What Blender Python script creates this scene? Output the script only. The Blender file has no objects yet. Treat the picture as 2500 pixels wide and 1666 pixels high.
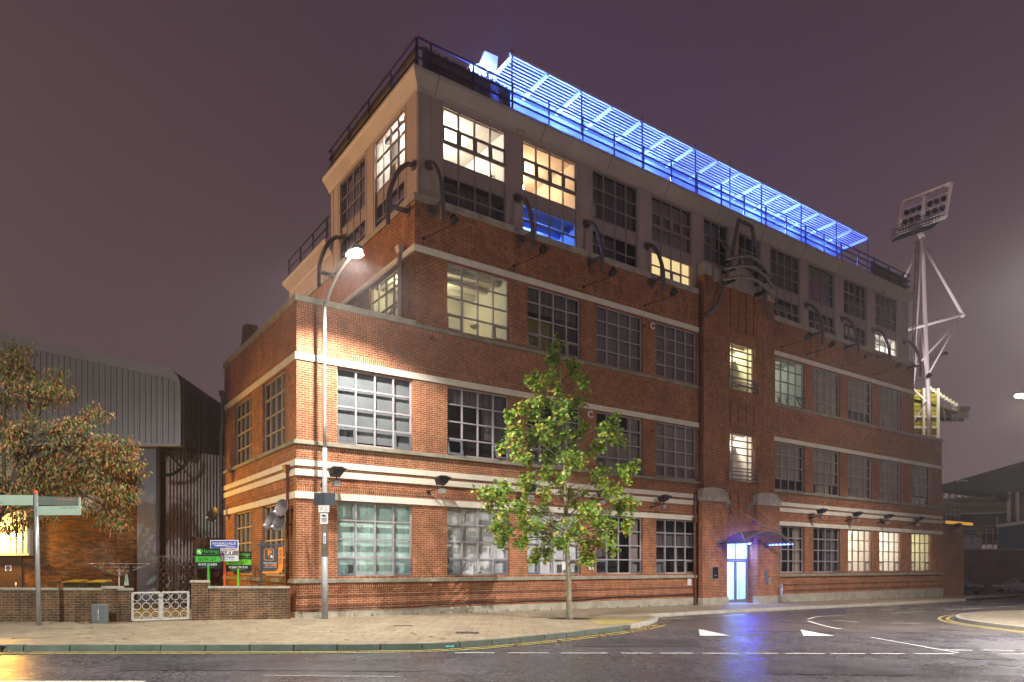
import bpy, math, random
from mathutils import Vector, Matrix

random.seed(11)
SC = bpy.context.scene
COL = SC.collection
RAD = math.radians

# ------------------------------------------------------------------ camera
F_PX, CX, HZ, CAM_H = 1721.0, 1250.0, 1384.0, 1.677      # 2500 px wide photograph
cam = bpy.data.cameras.new('camera')
cam.sensor_width = 36.0
cam.lens = F_PX / 2500.0 * 36.0
cam.shift_y = (HZ - 833.0) / 2500.0
cam.clip_start = 0.1
cam.clip_end = 3000.0
camo = bpy.data.objects.new('camera', cam)
COL.objects.link(camo)
camo.location = (0, 0, CAM_H)
camo.rotation_euler = (RAD(90), 0, 0)
SC.camera = camo

# ------------------------------------------------------------------ sky, exposure
SC.view_settings.view_transform = 'Standard'
SC.view_settings.look = 'None'
SC.view_settings.exposure = 0.65
SC.view_settings.gamma = 1.0
SC.cycles.use_denoising = True
SC.cycles.max_bounces = 6
SC.cycles.diffuse_bounces = 2
SC.cycles.glossy_bounces = 3
SC.cycles.transparent_max_bounces = 16
SC.cycles.sample_clamp_indirect = 4.0
SC.cycles.sample_clamp_direct = 0.0
SC.cycles.caustics_reflective = False
SC.cycles.caustics_refractive = False

wd = bpy.data.worlds.new('World')
SC.world = wd
wd.use_nodes = True
wn = wd.node_tree
wn.nodes.clear()
w_out = wn.nodes.new('ShaderNodeOutputWorld')
w_bg = wn.nodes.new('ShaderNodeBackground')
w_tc = wn.nodes.new('ShaderNodeTexCoord')
w_sep = wn.nodes.new('ShaderNodeSeparateXYZ')
w_ns = wn.nodes.new('ShaderNodeTexNoise')
w_ns.inputs['Scale'].default_value = 1.6
w_ns.inputs['Detail'].default_value = 3.0
w_ad = wn.nodes.new('ShaderNodeMath'); w_ad.operation = 'MULTIPLY_ADD'
w_ad.inputs[1].default_value = 0.26
w_rp = wn.nodes.new('ShaderNodeValToRGB')
wn.links.new(w_tc.outputs['Generated'], w_sep.inputs[0])
wn.links.new(w_tc.outputs['Generated'], w_ns.inputs['Vector'])
wn.links.new(w_ns.outputs['Fac'], w_ad.inputs[0])
wn.links.new(w_sep.outputs['Z'], w_ad.inputs[2])
wn.links.new(w_ad.outputs[0], w_rp.inputs['Fac'])
cr = w_rp.color_ramp
cr.elements[0].position = 0.10
cr.elements[0].color = (0.112, 0.080, 0.080, 1)       # city glow in low cloud
cr.elements[1].position = 0.80
cr.elements[1].color = (0.040, 0.022, 0.031, 1)
e = cr.elements.new(0.38); e.color = (0.066, 0.042, 0.046, 1)
wn.links.new(w_rp.outputs[0], w_bg.inputs['Color'])
w_bg.inputs['Strength'].default_value = 1.0
wn.links.new(w_bg.outputs[0], w_out.inputs['Surface'])

# ------------------------------------------------------------------ place: frame of the brick building
C0 = Vector((-7.03, 23.0, 0.0))
Rv = Vector((2435, 1721, 0)).normalized()          # along the long front
Lv = Vector((-Rv.y, Rv.x, 0))                      # into the depth of the block
Zv = Vector((0, 0, 1))


def gz(x, y):
    s = (x - C0.x) * Rv.x + (y - C0.y) * Rv.y
    return -0.0093 * max(-120.0, min(130.0, s))


def B(s, d, z):                                    # front frame: d is outward from the front
    return C0 + Rv * s - Lv * d + Zv * z


def BL(s0):                                        # left-hand faces: (t, d, z), outward is -Rv
    return lambda t, d, z: C0 + Rv * (s0 - d) + Lv * t + Zv * z


def at(u, v, Y):                                   # point at distance Y seen at photograph pixel u, v
    return Vector(((u - CX) / F_PX * Y, Y, CAM_H + (HZ - v) / F_PX * Y))


def gp(u, v, off=0.0):                             # point of the ground plane (pavement level + off)
    dx, dz = (u - CX) / F_PX, (HZ - v) / F_PX
    a = -0.0093
    Y = (a * (-C0.x * Rv.x - C0.y * Rv.y) - CAM_H + off) / (dz - a * (dx * Rv.x + Rv.y))
    x, y = dx * Y, Y
    return Vector((x, y, gz(x, y) + off))


# ------------------------------------------------------------------ materials
def new_mat(name):
    m = bpy.data.materials.new(name)
    m.use_nodes = True
    nt = m.node_tree
    nt.nodes.clear()
    out = nt.nodes.new('ShaderNodeOutputMaterial')
    return m, nt, out


def nd(nt, t, **kw):
    n = nt.nodes.new('ShaderNode' + t)
    for k, v in kw.items():
        k2 = k.replace('_', ' ')
        if k2 in n.inputs:
            n.inputs[k2].default_value = v
        else:
            setattr(n, k, v)
    return n


def c4(c):
    return (c[0], c[1], c[2], 1.0)


def surf(name, col, rough=0.6, metal=0.0, var=0.18, scale=5.0, bump=0.0, bscale=60.0, col2=None, spec=0.4, coat=0.0):
    m, nt, out = new_mat(name)
    p = nd(nt, 'BsdfPrincipled', Roughness=rough, Metallic=metal)
    p.inputs['Specular IOR Level'].default_value = spec
    p.inputs['Coat Weight'].default_value = coat
    tc = nd(nt, 'TexCoord')
    nz = nd(nt, 'TexNoise', Scale=scale, Detail=6.0, Roughness=0.65)
    nt.links.new(tc.outputs['Object'], nz.inputs['Vector'])
    rp = nd(nt, 'ValToRGB')
    rp.color_ramp.elements[0].position = 0.3
    rp.color_ramp.elements[1].position = 0.7
    a = [max(0.0, x * (1 - var)) for x in col]
    b = [x * (1 + var) for x in (col2 or col)]
    rp.color_ramp.elements[0].color = c4(a)
    rp.color_ramp.elements[1].color = c4(b)
    nt.links.new(nz.outputs['Fac'], rp.inputs['Fac'])
    nt.links.new(rp.outputs[0], p.inputs['Base Color'])
    if bump:
        n2 = nd(nt, 'TexNoise', Scale=bscale, Detail=4.0)
        nt.links.new(tc.outputs['Object'], n2.inputs['Vector'])
        bp = nd(nt, 'Bump', Strength=bump, Distance=0.02)
        nt.links.new(n2.outputs['Fac'], bp.inputs['Height'])
        nt.links.new(bp.outputs[0], p.inputs['Normal'])
    nt.links.new(p.outputs[0], out.inputs['Surface'])
    return m


def brick(name, c1, c2, mortar, w=0.225, h=0.075, ms=0.0055, rough=0.8, stain=0.3, bias=0.0):
    m, nt, out = new_mat(name)
    p = nd(nt, 'BsdfPrincipled', Roughness=rough)
    p.inputs['Specular IOR Level'].default_value = 0.25
    tc = nd(nt, 'TexCoord')
    bt = nd(nt, 'TexBrick', Scale=1.0)
    bt.inputs['Color1'].default_value = c4(c1)
    bt.inputs['Color2'].default_value = c4(c2)
    bt.inputs['Mortar'].default_value = c4(mortar)
    bt.inputs['Mortar Size'].default_value = ms
    bt.inputs['Mortar Smooth'].default_value = 0.1
    bt.inputs['Bias'].default_value = bias
    bt.inputs['Brick Width'].default_value = w
    bt.inputs['Row Height'].default_value = h
    nt.links.new(tc.outputs['UV'], bt.inputs['Vector'])
    nz = nd(nt, 'TexNoise', Scale=0.55, Detail=7.0, Roughness=0.7)
    nt.links.new(tc.outputs['UV'], nz.inputs['Vector'])
    mr = nd(nt, 'MapRange')
    mr.inputs['From Min'].default_value = 0.3
    mr.inputs['From Max'].default_value = 0.7
    mr.inputs['To Min'].default_value = 1 - stain
    mr.inputs['To Max'].default_value = 1 + stain * 0.6
    nt.links.new(nz.outputs['Fac'], mr.inputs['Value'])
    # rain streaks and soot: noise drawn out vertically
    mp = nd(nt, 'Mapping')
    mp.inputs['Scale'].default_value = (2.2, 0.22, 1.0)
    nt.links.new(tc.outputs['UV'], mp.inputs['Vector'])
    ns = nd(nt, 'TexNoise', Scale=1.0, Detail=6.0, Roughness=0.75)
    nt.links.new(mp.outputs[0], ns.inputs['Vector'])
    ms_ = nd(nt, 'MapRange')
    ms_.inputs['From Min'].default_value = 0.36
    ms_.inputs['From Max'].default_value = 0.60
    ms_.inputs['To Min'].default_value = 1 - stain * 0.75
    ms_.inputs['To Max'].default_value = 1.05
    nt.links.new(ns.outputs['Fac'], ms_.inputs['Value'])
    mm_ = nd(nt, 'Math', operation='MULTIPLY')
    nt.links.new(mr.outputs[0], mm_.inputs[0])
    nt.links.new(ms_.outputs[0], mm_.inputs[1])
    # single odd bricks: coarse cells of another firing
    vo = nd(nt, 'TexVoronoi', Scale=5.5)
    nt.links.new(tc.outputs['UV'], vo.inputs['Vector'])
    sx = nd(nt, 'SeparateXYZ')
    nt.links.new(vo.outputs['Color'], sx.inputs[0])
    mv = nd(nt, 'MapRange')
    mv.inputs['To Min'].default_value = 0.86
    mv.inputs['To Max'].default_value = 1.16
    nt.links.new(sx.outputs['X'], mv.inputs['Value'])
    m3 = nd(nt, 'Math', operation='MULTIPLY')
    nt.links.new(mm_.outputs[0], m3.inputs[0])
    nt.links.new(mv.outputs[0], m3.inputs[1])
    mx = nd(nt, 'VectorMath', operation='SCALE')
    nt.links.new(bt.outputs['Color'], mx.inputs[0])
    nt.links.new(m3.outputs[0], mx.inputs['Scale'])
    nt.links.new(mx.outputs[0], p.inputs['Base Color'])
    bp = nd(nt, 'Bump', Strength=0.5, Distance=0.01, invert=True)
    nt.links.new(bt.outputs['Fac'], bp.inputs['Height'])
    nt.links.new(bp.outputs[0], p.inputs['Normal'])
    nt.links.new(p.outputs[0], out.inputs['Surface'])
    return m


def glow(name, col, strength):
    m, nt, out = new_mat(name)
    e = nd(nt, 'Emission', Strength=strength)
    e.inputs['Color'].default_value = c4(col)
    nt.links.new(e.outputs[0], out.inputs['Surface'])
    return m


def glass(name, tint=(0.9, 0.93, 0.95), rough=0.02, refl=1.0):
    m, nt, out = new_mat(name)
    tr = nd(nt, 'BsdfTransparent')
    tr.inputs['Color'].default_value = c4(tint)
    gl = nd(nt, 'BsdfGlossy', Roughness=rough)
    fr = nd(nt, 'LayerWeight', Blend=0.5)            # facing term: the same from both sides
    p5 = nd(nt, 'Math', operation='POWER')
    p5.inputs[1].default_value = 4.0
    ml = nd(nt, 'Math', operation='MULTIPLY_ADD')
    ml.inputs[1].default_value = 0.85 * refl
    ml.inputs[2].default_value = 0.055 * refl
    tc = nd(nt, 'TexCoord')
    nz = nd(nt, 'TexNoise', Scale=1.3, Detail=2.0)
    nt.links.new(tc.outputs['Object'], nz.inputs['Vector'])
    bp = nd(nt, 'Bump', Strength=0.06, Distance=0.05)
    nt.links.new(nz.outputs['Fac'], bp.inputs['Height'])
    nt.links.new(bp.outputs[0], gl.inputs['Normal'])
    nt.links.new(fr.outputs['Facing'], p5.inputs[0])
    nt.links.new(p5.outputs[0], ml.inputs[0])
    mx = nd(nt, 'MixShader')
    nt.links.new(ml.outputs[0], mx.inputs['Fac'])
    nt.links.new(tr.outputs[0], mx.inputs[1])
    nt.links.new(gl.outputs[0], mx.inputs[2])
    nt.links.new(mx.outputs[0], out.inputs['Surface'])
    return m


def striped(name, ca, cb, pitch, axis='X', duty=0.5, rough=0.7, soft=0.1, vary=0.1):
    """thin stripes along one UV axis: blinds, sheeting, tactile paving"""
    m, nt, out = new_mat(name)
    p = nd(nt, 'BsdfPrincipled', Roughness=rough)
    p.inputs['Specular IOR Level'].default_value = 0.2
    tc = nd(nt, 'TexCoord')
    sp = nd(nt, 'SeparateXYZ')
    nt.links.new(tc.outputs['UV'], sp.inputs[0])
    dv = nd(nt, 'Math', operation='DIVIDE'); dv.inputs[1].default_value = pitch
    nt.links.new(sp.outputs[axis], dv.inputs[0])
    frn = nd(nt, 'Math', operation='FRACT')
    nt.links.new(dv.outputs[0], frn.inputs[0])
    rp = nd(nt, 'ValToRGB')
    rp.color_ramp.elements[0].position = max(0.0, duty - soft)
    rp.color_ramp.elements[1].position = min(1.0, duty + soft)
    rp.color_ramp.elements[0].color = c4(ca)
    rp.color_ramp.elements[1].color = c4(cb)
    nt.links.new(frn.outputs[0], rp.inputs['Fac'])
    nz = nd(nt, 'TexNoise', Scale=1.4, Detail=4.0)
    nt.links.new(tc.outputs['UV'], nz.inputs['Vector'])
    mr = nd(nt, 'MapRange')
    mr.inputs['From Min'].default_value = 0.3
    mr.inputs['From Max'].default_value = 0.7
    mr.inputs['To Min'].default_value = 1 - vary
    mr.inputs['To Max'].default_value = 1 + vary
    nt.links.new(nz.outputs['Fac'], mr.inputs['Value'])
    mx = nd(nt, 'VectorMath', operation='SCALE')
    nt.links.new(rp.outputs[0], mx.inputs[0])
    nt.links.new(mr.outputs[0], mx.inputs['Scale'])
    nt.links.new(mx.outputs[0], p.inputs['Base Color'])
    nt.links.new(p.outputs[0], out.inputs['Surface'])
    return m


def leafmat(name, rough=0.45):
    m, nt, out = new_mat(name)
    at_ = nd(nt, 'VertexColor', layer_name='Col')
    p = nd(nt, 'BsdfPrincipled', Roughness=rough)
    p.inputs['Specular IOR Level'].default_value = 0.35
    tl = nd(nt, 'BsdfTranslucent')
    nt.links.new(at_.outputs[0], p.inputs['Base Color'])
    nt.links.new(at_.outputs[0], tl.inputs['Color'])
    mx = nd(nt, 'MixShader', Fac=0.3)
    nt.links.new(p.outputs[0], mx.inputs[1])
    nt.links.new(tl.outputs[0], mx.inputs[2])
    nt.links.new(mx.outputs[0], out.inputs['Surface'])
    return m


def asphalt(name, col, grit, rough, bump=0.35, wet=0.0):
    m, nt, out = new_mat(name)
    p = nd(nt, 'BsdfPrincipled')
    p.inputs['Specular IOR Level'].default_value = 0.5
    tc = nd(nt, 'TexCoord')
    n1 = nd(nt, 'TexNoise', Scale=24.0, Detail=3.0, Roughness=0.8)
    n2 = nd(nt, 'TexNoise', Scale=0.55, Detail=6.0, Roughness=0.65)
    for n in (n1, n2):
        nt.links.new(tc.outputs['Object'], n.inputs['Vector'])
    rp = nd(nt, 'ValToRGB')
    rp.color_ramp.elements[0].position = 0.42
    rp.color_ramp.elements[1].position = 0.66
    rp.color_ramp.elements[0].color = c4([x * 0.5 for x in col])
    rp.color_ramp.elements[1].color = c4(grit)
    el = rp.color_ramp.elements.new(0.52); el.color = c4(col)
    nt.links.new(n1.outputs['Fac'], rp.inputs['Fac'])
    mr = nd(nt, 'MapRange')
    mr.inputs['From Min'].default_value = 0.3
    mr.inputs['From Max'].default_value = 0.7
    mr.inputs['To Min'].default_value = 0.78
    mr.inputs['To Max'].default_value = 1.2
    nt.links.new(n2.outputs['Fac'], mr.inputs['Value'])
    mx = nd(nt, 'VectorMath', operation='SCALE')
    nt.links.new(rp.outputs[0], mx.inputs[0])
    nt.links.new(mr.outputs[0], mx.inputs['Scale'])
    nt.links.new(mx.outputs[0], p.inputs['Base Color'])
    m2 = nd(nt, 'MapRange')
    m2.inputs['From Min'].default_value = 0.3
    m2.inputs['From Max'].default_value = 0.7
    m2.inputs['To Min'].default_value = rough - 0.10
    m2.inputs['To Max'].default_value = rough + 0.16
    nt.links.new(n2.outputs['Fac'], m2.inputs['Value'])
    nt.links.new(m2.outputs[0], p.inputs['Roughness'])
    bp = nd(nt, 'Bump', Strength=bump, Distance=0.012)
    nt.links.new(n1.outputs['Fac'], bp.inputs['Height'])
    nt.links.new(bp.outputs[0], p.inputs['Normal'])
    nt.links.new(p.outputs[0], out.inputs['Surface'])
    return m


MT = {}
MT['brick'] = brick('red_brick', (0.39, 0.118, 0.044), (0.26, 0.068, 0.030), (0.58, 0.45, 0.29), ms=0.0065)
MT['brick_dark'] = brick('dark_brick_course', (0.20, 0.060, 0.030), (0.14, 0.042, 0.024), (0.30, 0.22, 0.14))
MT['garden_brick'] = brick('garden_wall_brick', (0.22, 0.095, 0.046), (0.10, 0.055, 0.038), (0.32, 0.28, 0.17), stain=0.6, ms=0.007)
MT['multi_brick'] = brick('brown_multi_brick', (0.24, 0.095, 0.030), (0.065, 0.042, 0.034), (0.075, 0.055, 0.04), stain=0.3, w=0.33)
MT['far_brick'] = brick('far_wall_brick', (0.22, 0.075, 0.040), (0.16, 0.055, 0.032), (0.25, 0.17, 0.11))
MT['cream'] = surf('cream_painted_band', (0.78, 0.72, 0.61), 0.6, var=0.1, scale=2.0)
MT['concrete'] = surf('weathered_concrete', (0.40, 0.37, 0.30), 0.85, var=0.28, scale=2.2, bump=0.3)
MT['sill'] = surf('mossy_stone_sill', (0.30, 0.28, 0.22), 0.85, var=0.35, scale=1.6, bump=0.3)
MT['stone'] = surf('stained_stone_cap', (0.42, 0.37, 0.31), 0.85, var=0.32, scale=2.6, bump=0.3)
MT['clad'] = surf('beige_metal_panel', (0.47, 0.37, 0.34), 0.5, var=0.08, scale=0.8)
MT['cornice'] = surf('cornice_sheet', (0.52, 0.44, 0.40), 0.5, var=0.12, scale=0.7)
MT['frame'] = surf('lilac_grey_window_frame', (0.40, 0.36, 0.38), 0.45, var=0.06)
MT['frame_dark'] = surf('slate_window_casement', (0.14, 0.15, 0.18), 0.45, var=0.06)
MT['frame_clad'] = surf('taupe_window_frame', (0.30, 0.24, 0.235), 0.45, var=0.06)
MT['frame_tan'] = surf('tan_window_frame', (0.45, 0.36, 0.27), 0.5, var=0.08)
MT['spandrel'] = surf('spandrel_panel', (0.36, 0.29, 0.275), 0.5, var=0.06)
MT['glass'] = glass('window_glass')
MT['glass_dull'] = glass('dusty_window_glass', (0.75, 0.76, 0.8), 0.06, 0.9)
MT['dark'] = surf('unlit_interior', (0.020, 0.018, 0.022), 0.8)
MT['rail'] = surf('bronze_railing', (0.10, 0.07, 0.06), 0.4, 0.3)
MT['pipe_grey'] = surf('dark_grey_steel_tube', (0.155, 0.125, 0.13), 0.45, 0.2)
MT['pipe_pale'] = surf('brushed_steel_tube', (0.32, 0.28, 0.26), 0.35, 0.6)
MT['pipe_red'] = surf('oxide_red_pipe', (0.17, 0.050, 0.030), 0.5)
MT['black'] = surf('black_plastic', (0.022, 0.020, 0.024), 0.45)
MT['black_metal'] = surf('black_metal', (0.035, 0.032, 0.036), 0.4, 0.4)
MT['galv'] = surf('galvanised_steel', (0.42, 0.43, 0.44), 0.42, 0.55, var=0.12, scale=9)
MT['lamp_grey'] = surf('grey_painted_column', (0.30, 0.31, 0.32), 0.5, 0.1, var=0.2, scale=3)
MT['white'] = surf('white_paint', (0.74, 0.74, 0.74), 0.5, var=0.05)
MT['mast'] = surf('mast_white_paint', (0.78, 0.72, 0.74), 0.5, var=0.06)
MT['timber'] = surf('reed_screen', (0.16, 0.12, 0.09), 0.8, var=0.4, scale=12)
MT['plaster'] = surf('interior_plaster', (0.78, 0.76, 0.72), 0.9, var=0.03)
MT['floorboard'] = surf('interior_floor', (0.30, 0.20, 0.12), 0.7)
MT['blue_wall'] = surf('interior_blue_wall', (0.30, 0.42, 0.85), 0.9, var=0.05)
MT['orange_wall'] = surf('interior_orange_wall', (0.86, 0.70, 0.52), 0.9, var=0.04)
MT['roof'] = surf('roof_felt', (0.10, 0.10, 0.105), 0.9)
MT['asphalt'] = asphalt('road_asphalt', (0.046, 0.045, 0.058), (0.30, 0.28, 0.31), 0.27, 0.5)
MT['asphalt_table'] = asphalt('raised_table_asphalt', (0.095, 0.078, 0.076), (0.20, 0.165, 0.16), 0.33, 0.2)
MT['earth'] = surf('dark_earth', (0.045, 0.038, 0.030), 0.95, var=0.3, scale=0.5)
MT['slabs'] = brick('paving_slabs', (0.36, 0.295, 0.205), (0.305, 0.245, 0.17), (0.12, 0.10, 0.075), w=0.62, h=0.45, ms=0.010, stain=0.16, rough=0.5)
MT['kerb'] = surf('green_grey_kerbstone', (0.115, 0.145, 0.118), 0.75, var=0.25, scale=2.5, bump=0.2)
MT['kerb_pale'] = surf('pale_kerbstone', (0.42, 0.39, 0.34), 0.8, var=0.2, scale=2.5)


def worn_paint(name, col, wear=0.44):
    m, nt, out = new_mat(name)
    p = nd(nt, 'BsdfPrincipled', Roughness=0.5)
    tc = nd(nt, 'TexCoord')
    a = nd(nt, 'TexNoise', Scale=7.0, Detail=8.0, Roughness=0.8)
    b = nd(nt, 'TexNoise', Scale=26.0, Detail=3.0)
    for n in (a, b):
        nt.links.new(tc.outputs['Object'], n.inputs['Vector'])
    rp = nd(nt, 'ValToRGB')
    rp.color_ramp.elements[0].position = wear - 0.06
    rp.color_ramp.elements[1].position = wear + 0.05
    rp.color_ramp.elements[0].color = (0.06, 0.057, 0.066, 1)
    rp.color_ramp.elements[1].color = c4(col)
    nt.links.new(a.outputs['Fac'], rp.inputs['Fac'])
    mr = nd(nt, 'MapRange')
    mr.inputs['From Min'].default_value = 0.3
    mr.inputs['From Max'].default_value = 0.7
    mr.inputs['To Min'].default_value = 0.75
    mr.inputs['To Max'].default_value = 1.1
    nt.links.new(b.outputs['Fac'], mr.inputs['Value'])
    mx = nd(nt, 'VectorMath', operation='SCALE')
    nt.links.new(rp.outputs[0], mx.inputs[0])
    nt.links.new(mr.outputs[0], mx.inputs['Scale'])
    nt.links.new(mx.outputs[0], p.inputs['Base Color'])
    nt.links.new(p.outputs[0], out.inputs['Surface'])
    return m


MT['paint_white'] = worn_paint('white_road_paint', (0.68, 0.67, 0.63), 0.40)
MT['paint_yellow'] = worn_paint('yellow_road_paint', (0.62, 0.50, 0.13), 0.41)
MT['tactile'] = striped('yellow_tactile_paving', (0.42, 0.34, 0.12), (0.22, 0.18, 0.07), 0.09, 'X', 0.55, 0.85, 0.15, 0.2)
MT['iron'] = surf('cast_iron_cover', (0.09, 0.085, 0.085), 0.55, 0.3, var=0.3, scale=20)
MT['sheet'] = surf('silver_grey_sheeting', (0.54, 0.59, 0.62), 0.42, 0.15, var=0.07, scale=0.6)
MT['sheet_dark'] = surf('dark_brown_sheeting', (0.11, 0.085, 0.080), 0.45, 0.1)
MT['slate_blue'] = surf('slate_blue_steel', (0.20, 0.22, 0.27), 0.5, 0.1, var=0.1)
MT['grass'] = surf('rough_grass', (0.10, 0.11, 0.035), 0.95, var=0.5, scale=4, col2=(0.19, 0.13, 0.05))
MT['bark_pale'] = surf('pale_plane_bark', (0.30, 0.27, 0.18), 0.85, var=0.35, scale=7, bump=0.4)
MT['bark'] = surf('dark_bark', (0.085, 0.065, 0.045), 0.9, var=0.3, scale=9, bump=0.4)
MT['leaf'] = leafmat('leaf')
MT['board_black'] = surf('board_black', (0.012, 0.014, 0.018), 0.4, var=0.04)
MT['board_green'] = surf('board_green', (0.06, 0.50, 0.035), 0.45, var=0.04)
MT['board_lime'] = surf('board_lime', (0.16, 0.62, 0.03), 0.45, var=0.04)
MT['board_orange'] = surf('board_orange', (0.90, 0.25, 0.012), 0.45, var=0.04)
MT['board_red'] = surf('board_red_orange', (0.85, 0.13, 0.03), 0.5, var=0.04)
MT['board_blue'] = surf('board_blue', (0.045, 0.075, 0.42), 0.45, var=0.04)
MT['board_grey'] = surf('board_grey', (0.17, 0.17, 0.18), 0.45, var=0.04)
MT['board_slate'] = surf('board_slate', (0.055, 0.065, 0.08), 0.45, var=0.04)
MT['sign_mint'] = surf('mint_sign', (0.42, 0.56, 0.44), 0.5, var=0.05)
MT['sign_back'] = surf('sign_back_green', (0.10, 0.13, 0.105), 0.5, var=0.08)
MT['yellow_cladding'] = striped('yellow_stand_cladding', (0.36, 0.33, 0.03), (0.13, 0.12, 0.015), 0.5, 'Y', 0.7, 0.6, 0.1)
MT['car'] = surf('silver_grey_car_paint', (0.36, 0.36, 0.41), 0.25, 0.6, var=0.02, coat=0.5)
MT['car_dark'] = surf('dark_car_paint', (0.03, 0.03, 0.035), 0.25, 0.3, coat=0.5)
MT['tyre'] = surf('tyre_rubber', (0.018, 0.018, 0.018), 0.8)
MT['car_glass'] = surf('tinted_glass', (0.012, 0.012, 0.014), 0.06, spec=0.7)
MT['navy'] = surf('navy_cladding', (0.035, 0.045, 0.15), 0.6, var=0.1)
MT['dark_roof'] = surf('dark_stand_roof', (0.040, 0.040, 0.058), 0.6)


# ------------------------------------------------------------------ mesh builder
class MB:
    def __init__(s):
        s.v = []; s.f = []; s.sm = []; s.mi = []; s.sw = []
        s.cols = None

    def add(s, vs, fs, smooth=False, mi=0, swap=False):
        o = len(s.v)
        s.v += [Vector(p) for p in vs]
        for f in fs:
            s.f.append([i + o for i in f]); s.sm.append(smooth); s.mi.append(mi); s.sw.append(swap)
        return s

    def quad(s, a, b, c, d, mi=0, swap=False):
        return s.add([a, b, c, d], [(0, 1, 2, 3)], False, mi, swap)

    def hexa(s, p, mi=0, swap=False):             # 8 points: bottom ring then top ring
        return s.add(p, [(3, 2, 1, 0), (4, 5, 6, 7), (0, 1, 5, 4), (1, 2, 6, 5), (2, 3, 7, 6), (3, 0, 4, 7)], False, mi, swap)

    def box(s, x0, x1, y0, y1, z0, z1, T=None, mi=0, swap=False):
        T = T or (lambda a, b, c: Vector((a, b, c)))
        return s.hexa([T(x0, y0, z0), T(x1, y0, z0), T(x1, y1, z0), T(x0, y1, z0),
                       T(x0, y0, z1), T(x1, y0, z1), T(x1, y1, z1), T(x0, y1, z1)], mi, swap)

    def prism(s, pts, vec, mi=0):                 # closed outline swept by vec
        n = len(pts); vec = Vector(vec)
        vs = [Vector(p) for p in pts] + [Vector(p) + vec for p in pts]
        fs = [tuple(range(n))[::-1], tuple(range(n, 2 * n))]
        fs += [(i, (i + 1) % n, n + (i + 1) % n, n + i) for i in range(n)]
        return s.add(vs, fs, False, mi)

    def tube(s, path, r, n=10, mi=0, cap=True, smooth=True):
        path = [Vector(p) for p in path]
        rs = r if isinstance(r, (list, tuple)) else [r] * len(path)
        vs, fs = [], []
        nrm = None
        for i, p in enumerate(path):
            a = path[max(i - 1, 0)]; b = path[min(i + 1, len(path) - 1)]
            t = (b - a).normalized()
            if nrm is None:
                nrm = t.orthogonal().normalized()
            else:
                nrm = (nrm - t * nrm.dot(t))
                nrm = nrm.normalized() if nrm.length > 1e-6 else t.orthogonal().normalized()
            bn = t.cross(nrm)
            for k in range(n):
                a_ = 2 * math.pi * k / n
                vs.append(p + (nrm * math.cos(a_) + bn * math.sin(a_)) * rs[i])
        m = len(path)
        for i in range(m - 1):
            for k in range(n):
                fs.append((i * n + k, i * n + (k + 1) % n, (i + 1) * n + (k + 1) % n, (i + 1) * n + k))
        s.add(vs, fs, smooth, mi)
        if cap:
            o = len(s.v) - len(vs)
            s.f.append([o + k for k in range(n)][::-1]); s.sm.append(False); s.mi.append(mi); s.sw.append(False)
            s.f.append([o + (m - 1) * n + k for k in range(n)]); s.sm.append(False); s.mi.append(mi); s.sw.append(False)
        return s

    def bar(s, a, b, w, h=None, up=Zv, mi=0):     # rectangular bar from a to b
        a, b = Vector(a), Vector(b); h = h or w
        t = (b - a).normalized()
        if abs(t.dot(up)) > 0.98:
            up = Vector((1, 0, 0))
        x = t.cross(up).normalized() * (w / 2); y = x.cross(t).normalized() * (h / 2)
        return s.hexa([a - x - y, b - x - y, b + x - y, a + x - y, a - x + y, b - x + y, b + x + y, a + x + y], mi)

    def disc(s, c, nrm, r, th, n=20, mi=0):
        c = Vector(c); nrm = Vector(nrm).normalized()
        return s.tube([c, c + nrm * th], r, n, mi)

    def sphere(s, c, rx, ry, rz, n=10, m=7, mi=0):
        c = Vector(c); vs, fs = [], []
        for i in range(m + 1):
            th = math.pi * i / m
            for k in range(n):
                ph = 2 * math.pi * k / n
                vs.append(c + Vector((rx * math.sin(th) * math.cos(ph), ry * math.sin(th) * math.sin(ph), rz * math.cos(th))))
        for i in range(m):
            for k in range(n):
                fs.append((i * n + k, (i + 1) * n + k, (i + 1) * n + (k + 1) % n, i * n + (k + 1) % n))
        return s.add(vs, fs, True, mi)

    def build(s, name, mats, parent=None, label=None):
        me = bpy.data.meshes.new(name)
        org = parent_world(parent)
        inv = org.inverted()
        me.from_pydata([inv @ p for p in s.v], [], s.f)
        mats = mats if isinstance(mats, (list, tuple)) else [mats]
        for m in mats:
            me.materials.append(m)
        me.polygons.foreach_set('use_smooth', s.sm)
        me.polygons.foreach_set('material_index', s.mi)
        uv = me.uv_layers.new(name='UVMap').data
        for pi, f in enumerate(s.f):
            if len(f) < 3:
                continue
            p0, p1, p2 = s.v[f[0]], s.v[f[1]], s.v[f[2]]
            n = (p1 - p0).cross(p2 - p0)
            if n.length < 1e-12 and len(f) > 3:
                n = (p2 - p0).cross(s.v[f[3]] - p0)
            n = n.normalized() if n.length > 1e-12 else Zv
            pol = me.polygons[pi]
            if abs(n.z) > 0.75:
                cs = [(s.v[i].x, s.v[i].y) for i in f]
            else:
                t = Zv.cross(n).normalized()
                # keep one direction per wall line so the pattern never mirrors
                if t.x < 0:
                    t = -t
                cs = [(s.v[i].dot(t), s.v[i].z) for i in f]
            for li, c in zip(pol.loop_indices, cs):
                uv[li].uv = (c[1], c[0]) if s.sw[pi] else c
        if s.cols:
            ca = me.color_attributes.new('Col', 'FLOAT_COLOR', 'CORNER')
            for pi in range(len(s.f)):
                for li in me.polygons[pi].loop_indices:
                    ca.data[li].color = s.cols[pi]
        me.update()
        o = bpy.data.objects.new(name, me)
        COL.objects.link(o)
        if parent:
            o.parent = parent
        if label:
            o['label'] = label
        return o


WM = {}


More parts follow.
